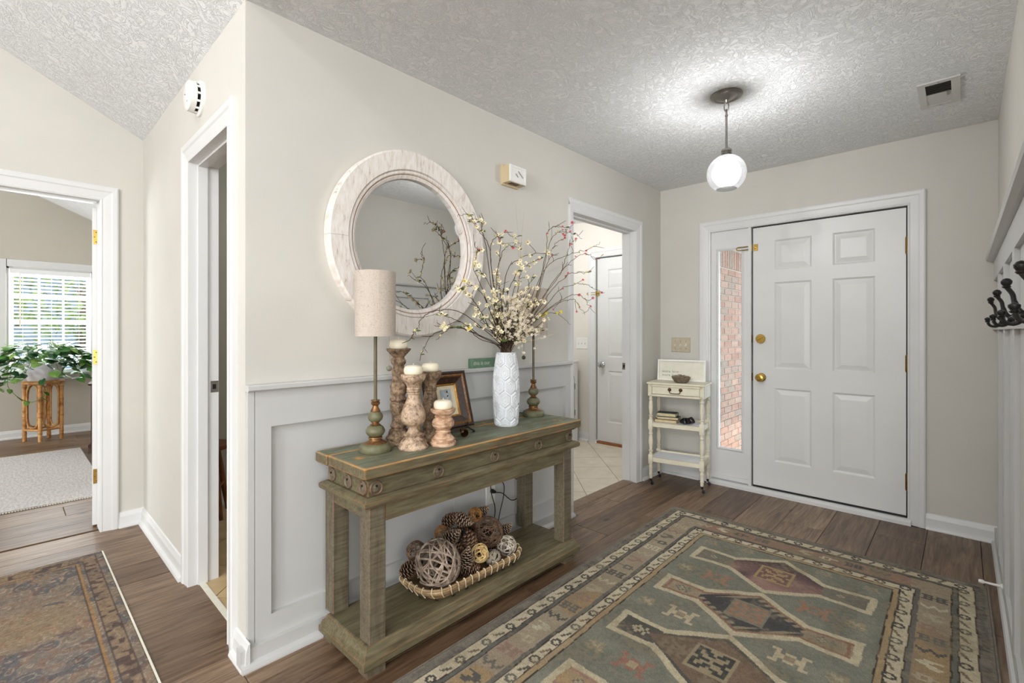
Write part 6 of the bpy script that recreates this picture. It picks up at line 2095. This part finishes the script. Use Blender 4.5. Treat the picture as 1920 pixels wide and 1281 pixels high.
def switchplate(label, c, w, h, mat, togmat, n=3):
    t = thing('light_switch', label, 'light switch', c)
    f = MB()
    rings = []
    for ins, d in ((0, 0.0), (0, 0.003), (0.004, 0.007)):
        rings.append([(x, -d, z) for x, z in rrect(-w / 2 + ins, -h / 2 + ins, w / 2 - ins, h / 2 - ins, 0.003, 2)])
    f.loft(rings, True).build('cover_plate', mat, t)
    for k in range(n):
        x = (k - (n - 1) / 2) * w * 0.285
        MB().box(x - 0.005, -0.010, -0.012, x + 0.005, -0.007, 0.012).build('slot', mat, t)
        s = MB().loft([[(x - 0.004, -0.010, -0.005), (x + 0.004, -0.010, -0.005), (x + 0.004, -0.010, 0.006), (x - 0.004, -0.010, 0.006)], [(x - 0.003, -0.022, -0.010), (x + 0.003, -0.022, -0.010), (x + 0.003, -0.022, -0.004), (x - 0.003, -0.022, -0.004)]], True).build('toggle', togmat, t)
        for z in (-0.030, 0.030):
            MB().lathe([(0.003, 0.007), (0.0028, 0.0085), (0.0005, 0.0085)], (x, 0, z), 8, '-Y').build('screw', 'brass_old' if mat == 'brass_satin' else 'plastic_white', t)
switchplate('brushed metal three-switch plate beside the front door casing', (-1.745, B, 1.113), 0.166, 0.124, 'brass_satin', 'plastic_white')
switchplate('white three-switch plate on the laundry wall', (-3.128, 4.47, 1.092), 0.152, 0.126, 'plastic_white', 'plastic_white')

vt = thing('ceiling_vent', 'white metal ceiling register with a dark slot', 'vent', (-0.087, 3.292, ZC))
mb = MB()
Pv = lambda a, b, d: (a, b, -d)
ringplate(mb, lambda a, z, d: (a, z, -d), (-0.080, -0.172, 0.080, 0.172), (-0.050, -0.142, 0.046, 0.142), 0.008, 0.008)
mb.build('frame', 'vent_white', vt)
MB().box(-0.050, -0.142, -0.002, 0.046, 0.142, -0.0005).build('duct_opening', 'dark_hole', vt)
MB().box(-0.050, -0.006, -0.006, 0.046, 0.142, -0.003).build('damper', 'vent_white', vt)
for k in range(5):
    y = -0.125 + k * 0.024
    MB().loft([[(-0.048, y, -0.002), (-0.048, y + 0.004, -0.002), (-0.048, y + 0.007, -0.006), (-0.048, y + 0.003, -0.006)], [(0.044, y, -0.002), (0.044, y + 0.004, -0.002), (0.044, y + 0.007, -0.006), (0.044, y + 0.003, -0.006)]], True).build('louvre', 'black', vt)
MB().box(0.028, -0.02, -0.010, 0.038, 0.035, -0.006).build('slide_lever', 'nickel', vt)
for y in (-0.157, 0.157):
    MB().lathe([(0.004, 0.008), (0.003, 0.0095), (0.0005, 0.0095)], (0, y, 0), 8, 'Z').xf(Matrix.Rotation(PI, 4, 'X')).build('screw', 'nickel', vt)

# ================================================================= PENDANT LIGHT
pl = thing('pendant_light', 'pendant lamp with seeded glass globe hanging in the foyer', 'pendant light', (-0.892, 2.567, ZC))
MB().lathe([(0.076, 0.0), (0.078, -0.006), (0.072, -0.014), (0.060, -0.017), (0.054, -0.014), (0.030, -0.022), (0.014, -0.030), (0.011, -0.042), (0.001, -0.042)], seg=36).build('canopy', 'nickel', pl, smooth=True)
MB().tube([(0.011 * math.cos(a) * 1.0, 0, -0.062 + 0.024 * math.sin(a)) for a in [2 * PI * k / 20 for k in range(20)]], 0.003, 6, closed=True).build('chain_link', 'nickel', pl, smooth=True)
MB().tube([(0, 0.008 * math.cos(a), -0.092 + 0.017 * math.sin(a)) for a in [2 * PI * k / 18 for k in range(18)]], 0.0025, 6, closed=True).build('chain_link', 'nickel', pl, smooth=True)
MB().lathe([(0.0075, -0.104), (0.0075, -0.112), (0.0055, -0.114), (0.0055, -0.275), (0.009, -0.278), (0.001, -0.279)], seg=14).build('rod', 'nickel', pl, smooth=True)
MB().lathe([(0.009, -0.274), (0.024, -0.284), (0.026, -0.292), (0.022, -0.296), (0.026, -0.300), (0.022, -0.304), (0.026, -0.309), (0.022, -0.313), (0.028, -0.322), (0.030, -0.332), (0.020, -0.334), (0.001, -0.334)], seg=24).build('socket', 'nickel', pl, smooth=True)
gr, gz = 0.0965, -0.408
prof = []
for k in range(27):
    a = R_(-57 + (57 + 72) * k / 26)
    prof.append((gr * math.cos(a), gz + gr * math.sin(a)))
inn = [(max(r - 0.003, 0.01), z) for r, z in reversed(prof)]
MB().lathe(prof + inn + [prof[0]], seg=48, cap=False).build('glass_globe', 'seeded_glass', pl, smooth=60.0)
MB().lathe([(0.008, -0.334), (0.012, -0.345), (0.018, -0.365), (0.0195, -0.39), (0.017, -0.425), (0.010, -0.445), (0.001, -0.45)], seg=18).build('bulb', 'bulb', pl, smooth=True)
MB().tube([(0.006, 0, -0.352), (0.005, 0, -0.425)], 0.0012, 5).tube([(-0.006, 0, -0.352), (-0.005, 0, -0.425)], 0.0012, 5).build('filament', 'filament', pl)
ld = bpy.data.lights.new('pendant_glow', 'POINT')
ld.energy = 13
ld.color = (0.98, 0.99, 1.0)
ld.shadow_soft_size = 0.02
lo = bpy.data.objects.new('pendant_glow', ld)
col.objects.link(lo)
lo.location = (-0.892, 2.567, ZC - 0.395)

# unseen ceiling lamps; those of the small room and hall are added fill
def dome_lamp(label, loc, power, r=0.16, size=0.12, rod=0):
    t = thing('ceiling_lamp', label, 'ceiling lamp', loc)
    if rod:
        MB().tube([(0, 0, 0), (0, 0, rod)], 0.01, 8).build('rod', 'nickel', t)
    MB().lathe([(r, 0.0), (r, -0.02), (r * 0.95, -0.03), (0.001, -0.03)], seg=28).build('base_ring', 'nickel', t, smooth=True)
    MB().lathe([(r * 0.9, -0.03), (r * 0.8, -0.06), (r * 0.5, -0.085), (0.001, -0.095)], seg=28).build('diffuser', 'lamp_diffuser', t, smooth=True)
    d = bpy.data.lights.new('room_glow', 'POINT')
    d.energy = power
    d.color = (0.98, 0.99, 1.0)
    d.shadow_soft_size = size
    o = bpy.data.objects.new('room_glow', d)
    col.objects.link(o)
    o.location = (loc[0], loc[1], loc[2] - 0.095 - size - 0.02)
dome_lamp('white dome lamp on the laundry ceiling', (-2.9, 3.55, ZC), 24)
dome_lamp('added white dome lamp on the ceiling of the small room', (-2.7, 1.6, ZC + 0.02), 11)  # added to lift the small room to a mid grey
dome_lamp('white dome lamp hanging under the living room ridge', (0.7, -2.2, 3.92), 70, 0.2, 0.1)
dome_lamp('added white dome lamp hanging on a rod in the hall', (-1.0, -2.2, 2.62), 130, 0.16, 0.1, rod=vz(-2.2) - 2.64)  # added to brighten the hook wall and the hall

# unseen uplight added behind the viewer to lift the foyer ceiling
fl_t = thing('fill_floor_lamp', 'added bronze uplight floor lamp in the living room', 'floor lamp', (1.05, -0.75, 0))
MB().lathe([(0.14, 0.0), (0.14, 0.015), (0.03, 0.03), (0.012, 0.05), (0.012, 1.62), (0.03, 1.65), (0.001, 1.66)], seg=24).build('stand', 'bronze', fl_t, smooth=True)
MB().lathe([(0.03, 1.65), (0.10, 1.68), (0.16, 1.74), (0.157, 1.742), (0.095, 1.69), (0.001, 1.672)], seg=28).build('bowl_shade', 'lamp_diffuser', fl_t, smooth=True)
d = bpy.data.lights.new('fill_floor_glow', 'POINT')
d.energy = 12
d.color = (0.98, 0.99, 1.0)
d.shadow_soft_size = 0.09
o = bpy.data.objects.new('fill_floor_glow', d)
col.objects.link(o)
o.location = (1.05, -0.75, 1.86)

# ================================================================= ANTIQUE SIDE TABLE WITH SHELVES
st_ = thing('side_table', 'small cream painted shelf table with turned legs and casters', 'side table', (-1.651, 3.700, 0.0), R_(11))
hw, hd = 0.212, 0.132           # half width (x), half depth (y)
lx, ly = hw - 0.018, hd - 0.018
def turned(z0, z1):
    h = z1 - z0
    pr = [(0.0, 0.013), (0.10, 0.013), (0.12, 0.017), (0.16, 0.017), (0.18, 0.011), (0.24, 0.012), (0.50, 0.018), (0.70, 0.015), (0.80, 0.011), (0.83, 0.016), (0.88, 0.016), (0.90, 0.012), (1.0, 0.014)]
    return [(r, z0 + h * t) for t, r in pr]
for sx in (-1, 1):
    for sy in (-1, 1):
        lg = MB()
        x, y = sx * lx, sy * ly
        for z0, z1 in ((0.165, 0.245), (0.440, 0.525)):
            lg.loft([[(px, py, z) for px, py in rrect(x - 0.0165 + i, y - 0.0165 + i, x + 0.0165 - i, y + 0.0165 - i)] for z, i in ((z0, 0.003), (z0 + 0.006, 0), (z1 - 0.006, 0), (z1, 0.003))], True)
        lg.lathe(turned(0.245, 0.440), (x, y, 0), 16)
        lg.lathe(turned(0.525, 0.715), (x, y, 0), 16)
        lg.lathe([(0.010, 0.050), (0.013, 0.055), (0.012, 0.075), (0.016, 0.085), (0.012, 0.092), (0.014, 0.130), (0.017, 0.140), (0.013, 0.150), (0.014, 0.166)], (x, y, 0), 16)
        l_o = lg.build('leg', 'antique_cream', st_, smooth=35.0)
        c_o = MB().lathe([(0.006, 0.030), (0.009, 0.034), (0.009, 0.052), (0.004, 0.055)], (x, y, 0), 10).tube([(x, y, 0.032), (x + 0.012, y - 0.006, 0.018)], 0.004, 6).build('caster', 'iron', st_)
        MB().lathe([(0.004, -0.007), (0.0125, -0.006), (0.013, 0.0), (0.0125, 0.006), (0.004, 0.007)], (x + 0.013, y - 0.006, 0.0135), 14, 'Y').build('wheel', 'iron', c_o, smooth=True)
MB().rsteps(-hw - 0.010, -hd - 0.010, hw + 0.010, hd + 0.010, [(0.004, 0.806), (0.0, 0.810), (0.0, 0.818), (0.003, 0.822)], 0.004, 2).build('top', 'antique_cream', st_)
cs = MB()
cs.box(-hw, -hd + 0.004, 0.712, -hw + 0.016, hd, 0.806).box(hw - 0.016, -hd + 0.004, 0.712, hw, hd, 0.806).box(-hw + 0.016, hd - 0.014, 0.712, hw - 0.016, hd, 0.806)
cs.box(-hw + 0.016, -hd, 0.790, hw - 0.016, -hd + 0.014, 0.806).box(-hw + 0.016, -hd, 0.712, hw - 0.016, -hd + 0.014, 0.728).box(-hw, -hd, 0.712, -hw + 0.030, -hd + 0.014, 0.806).box(hw - 0.030, -hd, 0.712, hw, -hd + 0.014, 0.806)
cs.build('drawer_case', 'antique_cream', st_)
dr = MB().rsteps(-hw + 0.032, 0, hw - 0.032, 0.058, [(0, 0.0), (0, 0.012), (0.003, 0.015)], 0).xf(Matrix.Translation((0, -hd + 0.013, 0.730)) @ Matrix.Rotation(R_(90), 4, 'X')).build('drawer', 'antique_cream', st_)
for x in (-0.042, 0.042):
    MB().lathe([(0.013, 0.0), (0.014, 0.004), (0.009, 0.009), (0.007, 0.016), (0.001, 0.017)], (x, -hd - 0.002, 0.772), 14, '-Y').build('handle_post', 'bronze', dr, smooth=True)
MB().tube(bez([(-0.042, -hd - 0.014, 0.770), (-0.038, -hd - 0.018, 0.752), (-0.024, -hd - 0.018, 0.744), (0.024, -hd - 0.018, 0.744), (0.038, -hd - 0.018, 0.752), (0.042, -hd - 0.014, 0.770)], 5), 0.0032, 7).build('handle_bail', 'bronze', dr, smooth=True)
for z0, z1 in ((0.466, 0.500), (0.186, 0.220)):
    sh_ = MB()
    sh_.box(-hw + 0.034, -hd + 0.010, z0, hw - 0.034, -hd + 0.022, z1).box(-hw + 0.034, hd - 0.022, z0, hw - 0.034, hd - 0.010, z1 + 0.012).box(-hw + 0.008, -hd + 0.036, z0, -hw + 0.020, hd - 0.036, z1 + 0.006).box(hw - 0.020, -hd + 0.036, z0, hw - 0.008, hd - 0.036, z1 + 0.006)
    s_o = sh_.build('shelf_rail', 'antique_cream', st_)
    MB().box(-hw + 0.020, -hd + 0.022, z1 - 0.014, hw - 0.020, hd - 0.022, z1 - 0.002).build('shelf_board', 'cool_white', st_)  # bluish white boards: glare from the sidelight put into the colour

def onto(x, y, z):
    """point in the side table's own axes -> world"""
    m_ = Matrix.Rotation(R_(11), 4, 'Z')
    return Vector(st_.location) + m_ @ Vector((x, y, z))
sg = thing('framed_sign', 'cream framed sign with typed words leaning on the side table', 'sign', onto(-0.005, 0.082, 0.8222), R_(11))
sg.rotation_euler = (R_(-7), 0, R_(11))
SW, SH = 0.188, 0.172
mb = MB()
for (x0, z0, x1, z1) in ((-SW, 0, SW, 0.013), (-SW, SH - 0.013, SW, SH), (-SW, 0.013, -SW + 0.013, SH - 0.013), (SW - 0.013, 0.013, SW, SH - 0.013)):
    MB().box(x0, -0.014, z0, x1, 0.014, z1).build('frame_rail', 'sign_frame', sg)
pn = MB().box(-SW + 0.013, 0.0, 0.013, SW - 0.013, 0.004, SH - 0.013).build('panel', 'sign_cream', sg)
for zt, body in ((0.066, 'more love'), (0.036, 'more laughter')):
    text_mesh('lettering', body, 0.027, 'sign_ink', pn, (-SW + 0.035, -0.0006, zt), (R_(90), 0, 0), 0.0003, space=1.18)
bw = thing('twig_bowl', 'small woven grey twig bowl in front of the framed sign', 'bowl', onto(0.025, -0.040, 0.8222))
g = random.Random(12)
MB().lathe([(0.040, 0.0), (0.052, 0.008), (0.066, 0.030), (0.070, 0.046), (0.066, 0.046), (0.050, 0.014), (0.036, 0.008), (0.001, 0.007)], seg=28).build('bowl_body', 'bird_bowl', bw, smooth=True)
tw = MB()
for k in range(46):
    a = g.uniform(0, 6.28)
    z = g.uniform(0.006, 0.048)
    rr = 0.046 + 0.026 * (z / 0.046) ** 0.8 + g.uniform(-0.001, 0.004)
    sp_ = g.uniform(0.5, 1.1)
    pts = [(rr * math.cos(a + sp_ * q / 5), rr * math.sin(a + sp_ * q / 5), z + g.uniform(-0.004, 0.006) + 0.002 * q) for q in range(6)]
    tw.tube(pts, g.uniform(0.0012, 0.0024), 4)
tag(tw.build('twigs', 'bird_twig', bw, smooth=True, fix=False), kind='stuff')

def book(label, loc, rz, w, d, h, cover):
    t = thing('book', label, 'book', loc, rz)
    MB().box(-w / 2 + 0.003, -d / 2 + 0.001, 0.003, w / 2 - 0.004, d / 2 - 0.004, h - 0.003).build('pages', 'paper', t)
    MB().box(-w / 2, -d / 2, 0.0, w / 2, d / 2, 0.0028).box(-w / 2, -d / 2, h - 0.0028, w / 2, d / 2, h).box(-w / 2, d / 2 - 0.003, 0.0028, w / 2, d / 2, h - 0.0028).build('cover', cover, t)
book('tan old book at the bottom of the little stack', onto(-0.088, -0.022, 0.4985), R_(11), 0.175, 0.110, 0.024, 'book_tan')
book('dark old book in the middle of the little stack', onto(-0.078, -0.016, 0.5228), R_(15), 0.165, 0.105, 0.022, 'book_black')
book('green old book on top of the little stack', onto(-0.088, -0.014, 0.5452), R_(13), 0.150, 0.100, 0.028, 'book_green')
gl_ = thing('black_gloves', 'crumpled black leather gloves beside the books', 'gloves', onto(0.056, -0.030, 0.4985), R_(11))
g = random.Random(3)
mb = MB()
mb.lathe([(0.020, 0.0), (0.044, 0.010), (0.040, 0.028), (0.018, 0.044), (0.001, 0.046)], seg=18, fn=lambda r, a, z: r * (1 + 0.22 * math.sin(3 * a + z * 90) + 0.1 * math.sin(7 * a)))
mb.build('palm', 'black', gl_, smooth=True)
for k in range(6):
    a = -1.6 + k * 0.52
    p0 = Vector((0.02 * math.cos(a), 0.02 * math.sin(a), 0.030))
    p1 = Vector((0.048 * math.cos(a), 0.044 * math.sin(a), 0.040 + g.uniform(-0.006, 0.012)))
    p2 = Vector((0.066 * math.cos(a + 0.2), 0.060 * math.sin(a + 0.2), 0.012))
    MB().tube(bez([p0, p1, p2], 4), [0.010] * 4 + [0.009] * 4 + [0.005], 7).build('finger', 'black', gl_, smooth=True)

# ================================================================= COAT HOOKS
hk_lab = ['black double coat hook on the right wall, nearest the front door', 'black double coat hook, second from the front door', 'black double coat hook, third from the front door', 'black double coat hook at the picture edge, farthest from the front door']
HX = RW - 0.024
for lab, y in zip(hk_lab, (2.80, 2.31, 1.83, 1.39)):
    t = thing('coat_hook', lab, 'coat hook', (HX, y, 1.262), 0, 'row of black coat hooks')
    MB().lathe([(0.019, 0.0), (0.019, 0.004), (0.012, 0.009), (0.009, 0.016), (0.001, 0.016)], (0, 0, 0.010), 18, '-X').build('back_plate', 'iron', t, smooth=True)
    MB().tube(bez([(-0.010, 0, 0.014), (-0.020, 0, 0.026), (-0.027, 0, 0.048), (-0.030, 0, 0.066), (-0.040, 0, 0.084)], 5), [0.0065] * 10 + [0.0055] * 11, 8).build('upper_arm', 'iron', t, smooth=True)
    MB().lathe([(0.006, -0.010), (0.0095, -0.006), (0.0075, -0.003), (0.011, 0.003), (0.0115, 0.009), (0.007, 0.015), (0.001, 0.017)], (-0.041, 0, 0.092), 14).build('upper_knob', 'iron', t, smooth=True)
    MB().tube(bez([(-0.010, 0, 0.006), (-0.018, 0, -0.008), (-0.032, 0, -0.013), (-0.044, 0, -0.008), (-0.050, 0, 0.004)], 5), [0.006] * 10 + [0.005] * 11, 8).build('lower_arm', 'iron', t, smooth=True)
    MB().lathe([(0.0055, -0.008), (0.0085, -0.004), (0.0065, -0.001), (0.0095, 0.004), (0.0095, 0.009), (0.001, 0.014)], (-0.0505, 0, 0.012), 14).build('lower_knob', 'iron', t, smooth=True)

dsx = thing('door_stop', 'white rod door stop on the right baseboard', 'door stop', (RW - 0.016, 3.15, 0.052))
MB().lathe([(0.012, 0.0), (0.012, 0.004), (0.006, 0.008), (0.005, 0.055), (0.005, 0.062)], seg=12, axis='-X').build('rod', 'plastic_white', dsx, smooth=True)
MB().lathe([(0.007, 0.060), (0.009, 0.064), (0.009, 0.076), (0.006, 0.080), (0.001, 0.080)], seg=12, axis='-X').build('rubber_tip', 'plastic_white', dsx, smooth=True)

# ================================================================= BEDROOM THINGS
ps = thing('plant_stand', 'rattan bamboo plant stand under the bedroom window', 'plant stand', (-7.56, 0.288, 0))
feet = [(-0.044, -0.153), (0.121, -0.032), (0.045, 0.149), (-0.130, 0.050)]
feet = [(x * 0.95, y * 0.98) for x, y in feet]
for k, (x, y) in enumerate(feet):
    lg = MB().tube([(x, y, 0.0), (x, y, 0.662)], 0.0185, 10).build('leg', 'rattan', ps, smooth=True)
    for z in (0.09, 0.27, 0.46, 0.60):
        MB().tube([(x, y, z - 0.004), (x, y, z + 0.004)], 0.0205, 10).build('bamboo_node', 'vine_orange', lg)
for k in range(4):
    (x0, y0), (x1, y1) = feet[k], feet[(k + 1) % 4]
    a, b = Vector((x0, y0, 0)), Vector((x1, y1, 0))
    d = (b - a).normalized()
    MB().tube([a + Vector((0, 0, 0.125)), b + Vector((0, 0, 0.125))], 0.012, 8).build('stretcher', 'rattan', ps, smooth=True)
    a2, b2 = a + d * 0.030, b - d * 0.030
    m2 = (a2 + b2) / 2
    hoop = [a2 + Vector((0, 0, 0.24)), a2 + Vector((0, 0, 0.52)), a2.lerp(m2, 0.3) + Vector((0, 0, 0.605)), m2 + Vector((0, 0, 0.635)), b2.lerp(m2, 0.3) + Vector((0, 0, 0.605)), b2 + Vector((0, 0, 0.52)), b2 + Vector((0, 0, 0.24)), b2.lerp(m2, 0.3) + Vector((0, 0, 0.165)), m2 + Vector((0, 0, 0.145)), a2.lerp(m2, 0.3) + Vector((0, 0, 0.165)), a2 + Vector((0, 0, 0.24))]
    MB().tube(bez(hoop, 4), 0.0085, 7).build('hoop', 'rattan', ps, smooth=True)
MB().lathe([(0.165, 0.640), (0.178, 0.646), (0.178, 0.664), (0.168, 0.672), (0.001, 0.672)], seg=36).build('top_ring', 'rattan', ps, smooth=True)
pot = thing('plant_pot', 'white oval planter on the rattan stand', 'planter', (-7.56, 0.288, 0.6725))
MB().lathe([(0.125, 0.0), (0.132, 0.006), (0.155, 0.13), (0.168, 0.19), (0.172, 0.20), (0.160, 0.20), (0.150, 0.18), (0.001, 0.175)], seg=32).build('planter_body', 'pot_white', pot, smooth=True)
pt = thing('pothos_plant', 'leafy green trailing pothos in the white planter', 'plant', (-7.56, 0.288, 0.855))
lfm = MB()
out_ = [(0, 0), (-0.012, -0.020), (0.005, -0.032), (0.030, -0.034), (0.060, -0.022), (0.088, 0.0), (0.060, 0.022), (0.030, 0.034), (0.005, 0.032), (-0.012, 0.020)]
lv = [(x, y, -0.06 * abs(y) * 6 * 0.1 - 0.9 * x * x) for x, y in out_]
md = [(0.02, 0, 0.004), (0.055, 0, 0.001)]
n0 = len(lv)
lfm.add(lv + md, [(0, 1, 2, n0), (2, 3, n0 + 1, n0), (3, 4, n0 + 1), (4, 5, n0 + 1), (5, 6, n0 + 1), (6, 7, n0 + 1), (7, 8, n0, n0 + 1), (8, 9, 0, n0)])
leafp = lfm.build('leaf', 'pothos_leaf', None, link=False, fix=False)
g = random.Random(21)
def pleaf(p, d, s, roll):
    c = leafp.copy()
    col.objects.link(c)
    c.parent = pt
    c.location = p
    c.rotation_mode = 'QUATERNION'
    q = Vector(d).normalized().to_track_quat('X', 'Z')
    c.rotation_quaternion = q @ Euler((roll, 0, 0)).to_quaternion()
    c.scale = (s, s, s)
vn = []
for k in range(200):
    a = g.uniform(0, 2 * PI)
    rr = 0.34 * math.sqrt(g.random()) + 0.03
    h = 0.24 * (1 - (rr / 0.40) ** 2) + g.uniform(-0.08, 0.05)
    if g.random() < 0.42:
        rr = g.uniform(0.22, 0.38)
        h = g.uniform(-0.20, 0.08)
    yy = rr * math.sin(a) * 1.12
    p = Vector((rr * math.cos(a) * 0.72, yy, h))
    if p.x < -0.235:
        p.x = -0.235
    d = Vector((math.cos(a) * 0.7 + 0.35, math.sin(a) + g.uniform(-0.4, 0.4), g.uniform(-0.9, 0.35)))
    if p.x < -0.16:
        d.x = abs(d.x)
    pleaf(p, d, g.uniform(0.85, 1.45), g.uniform(-0.7, 0.7))
    if k % 6 == 0:
        vn.append(p)
for p in vn:
    MB().tube(bez([(p.x * 0.25, p.y * 0.25, 0.0), (p.x * 0.6, p.y * 0.6, max(p.z, 0.0) + 0.06), tuple(p)], 4), 0.003, 5).build('vine', 'pothos_vine', pt, smooth=True)
for trail, lvs in (([(0.10, -0.15, 0.03), (0.17, -0.24, -0.06), (0.17, -0.28, -0.20), (0.16, -0.20, -0.34), (0.17, -0.10, -0.40), (0.17, -0.02, -0.36), (0.16, 0.03, -0.27)], 9), ([(0.05, -0.2, 0.03), (0.10, -0.33, -0.04), (0.11, -0.36, -0.16), (0.11, -0.32, -0.26)], 7), ([(0.1, 0.2, 0.03), (0.14, 0.32, 0.0), (0.13, 0.40, -0.06)], 5)):
    C_ = bez(trail, 6)
    MB().tube(C_, 0.003, 5).build('vine', 'pothos_vine', pt, smooth=True)
    for q in range(lvs):
        i = int((q + 0.7) / lvs * (len(C_) - 1))
        pleaf(C_[i], (0.6, g.uniform(-1, 1), -0.5), g.uniform(0.6, 1.15), g.uniform(-0.6, 0.6))

dz = thing('chest_of_drawers', 'dark mahogany chest of drawers half hidden by the bedroom door', 'dresser', (-6.40, 0.585, 0), R_(-9))
DW, DD, DHh = 0.62, 0.45, 0.70
MB().box(-DD, 0.0, 0.10, 0.0, DW, DHh - 0.02).build('carcass', 'mahogany', dz)
MB().rsteps(-DD - 0.01, -0.025, 0.025, DW + 0.025, [(0.012, DHh - 0.02), (0.0, DHh - 0.006), (0.002, DHh)], 0).build('top', 'mahogany', dz)
MB().rsteps(-DD, -0.020, 0.020, DW + 0.02, [(0, 0.055), (0, 0.085), (0.018, 0.10)], 0).build('plinth', 'mahogany', dz)
for y in (0.0, DW - 0.09):
    MB().loft([[(0.018, y - 0.015, 0.055), (0.018, y + 0.10, 0.055), (-0.05, y + 0.10, 0.055), (-0.05, y - 0.015, 0.055)], [(0.022, y - 0.022, 0.0), (0.022, y + 0.04, 0.0), (-0.03, y + 0.04, 0.0), (-0.03, y - 0.022, 0.0)]], True).build('bracket_foot', 'mahogany', dz)
for k in range(4):
    z0 = 0.115 + k * 0.14
    d_o = MB().rsteps(0, 0, DW - 0.03, 0.125, [(0, 0.0), (0, 0.006), (0.004, 0.010)], 0).xf(Matrix.Translation((0.0, 0.015, z0)) @ Matrix(((0, 0, 1, 0), (1, 0, 0, 0), (0, 1, 0, 0), (0, 0, 0, 1)))).build('drawer', 'mahogany', dz)
    for y in (0.075, DW - 0.10):
        MB().lathe([(0.014, 0.010), (0.012, 0.014), (0.006, 0.020), (0.010, 0.030), (0.001, 0.034)], (0, y, z0 + 0.062), 12, 'X').build('pull', 'brass', d_o, smooth=True)

# stool in the small room
so = thing('wooden_stool', 'round brown wooden stool inside the narrow doorway', 'stool', (-3.655, 0.905, 0))
MB().lathe([(0.13, 0.445), (0.150, 0.452), (0.152, 0.468), (0.146, 0.480), (0.001, 0.484)], seg=32).build('seat', 'stool_wood', so, smooth=True)
for k in range(4):
    a = R_(20 + 90 * k)
    t0, t1 = Vector((0.085 * math.cos(a), 0.085 * math.sin(a), 0.448)), Vector((0.158 * math.cos(a), 0.158 * math.sin(a), 0.0))
    MB().tube([t0, t0.lerp(t1, 0.3), t0.lerp(t1, 0.6), t1], [0.014, 0.019, 0.018, 0.012], 10).build('leg', 'stool_wood', so, smooth=True)
for k in range(4):
    a, b = R_(20 + 90 * k), R_(110 + 90 * k)
    rr = 0.085 + 0.073 * 0.55
    MB().tube([(rr * math.cos(a), rr * math.sin(a), 0.20), (rr * math.cos(b), rr * math.sin(b), 0.20)], 0.009, 8).build('rung', 'stool_wood', so, smooth=True)

# dryer in the laundry room
dy = thing('clothes_dryer', 'white clothes dryer just inside the laundry doorway', 'dryer', (-3.135, 4.40, 0))
MB().rsteps(-0.66, -0.68, 0.0, 0.0, [(0.0, 0.0), (0.0, 0.872), (0.006, 0.880)], 0.012, 3).build('cabinet', 'appliance', dy)
MB().rsteps(-0.67, -0.69, 0.008, 0.008, [(0.0, 0.880), (0.0, 0.898), (0.006, 0.905)], 0.014, 3).build('top_deck', 'appliance', dy)
MB().box(-0.66, -0.68, 0.905, -0.56, 0.0, 1.04).build('control_console', 'appliance', dy)
dd = MB()
rings = []
for ins, d in ((0.0, 0.0), (0.0, 0.010), (0.006, 0.014)):
    rings.append([(d, y, z) for y, z in rrect(-0.60 + ins, 0.18 + ins, -0.08 - ins, 0.78 - ins, 0.09, 5)])
dd.loft(rings, True)
do_ = dd.build('door', 'appliance', dy)
rl = MB().tube([(0.0145, y, z) for y, z in rrect(-0.59, 0.19, -0.09, 0.77, 0.085, 5)], 0.003, 5, closed=True).build('door_seam', 'nickel', do_)
for z in (0.33, 0.62):
    MB().box(0.012, -0.092, z - 0.03, 0.020, -0.080, z + 0.03).build('hinge', 'nickel', do_)
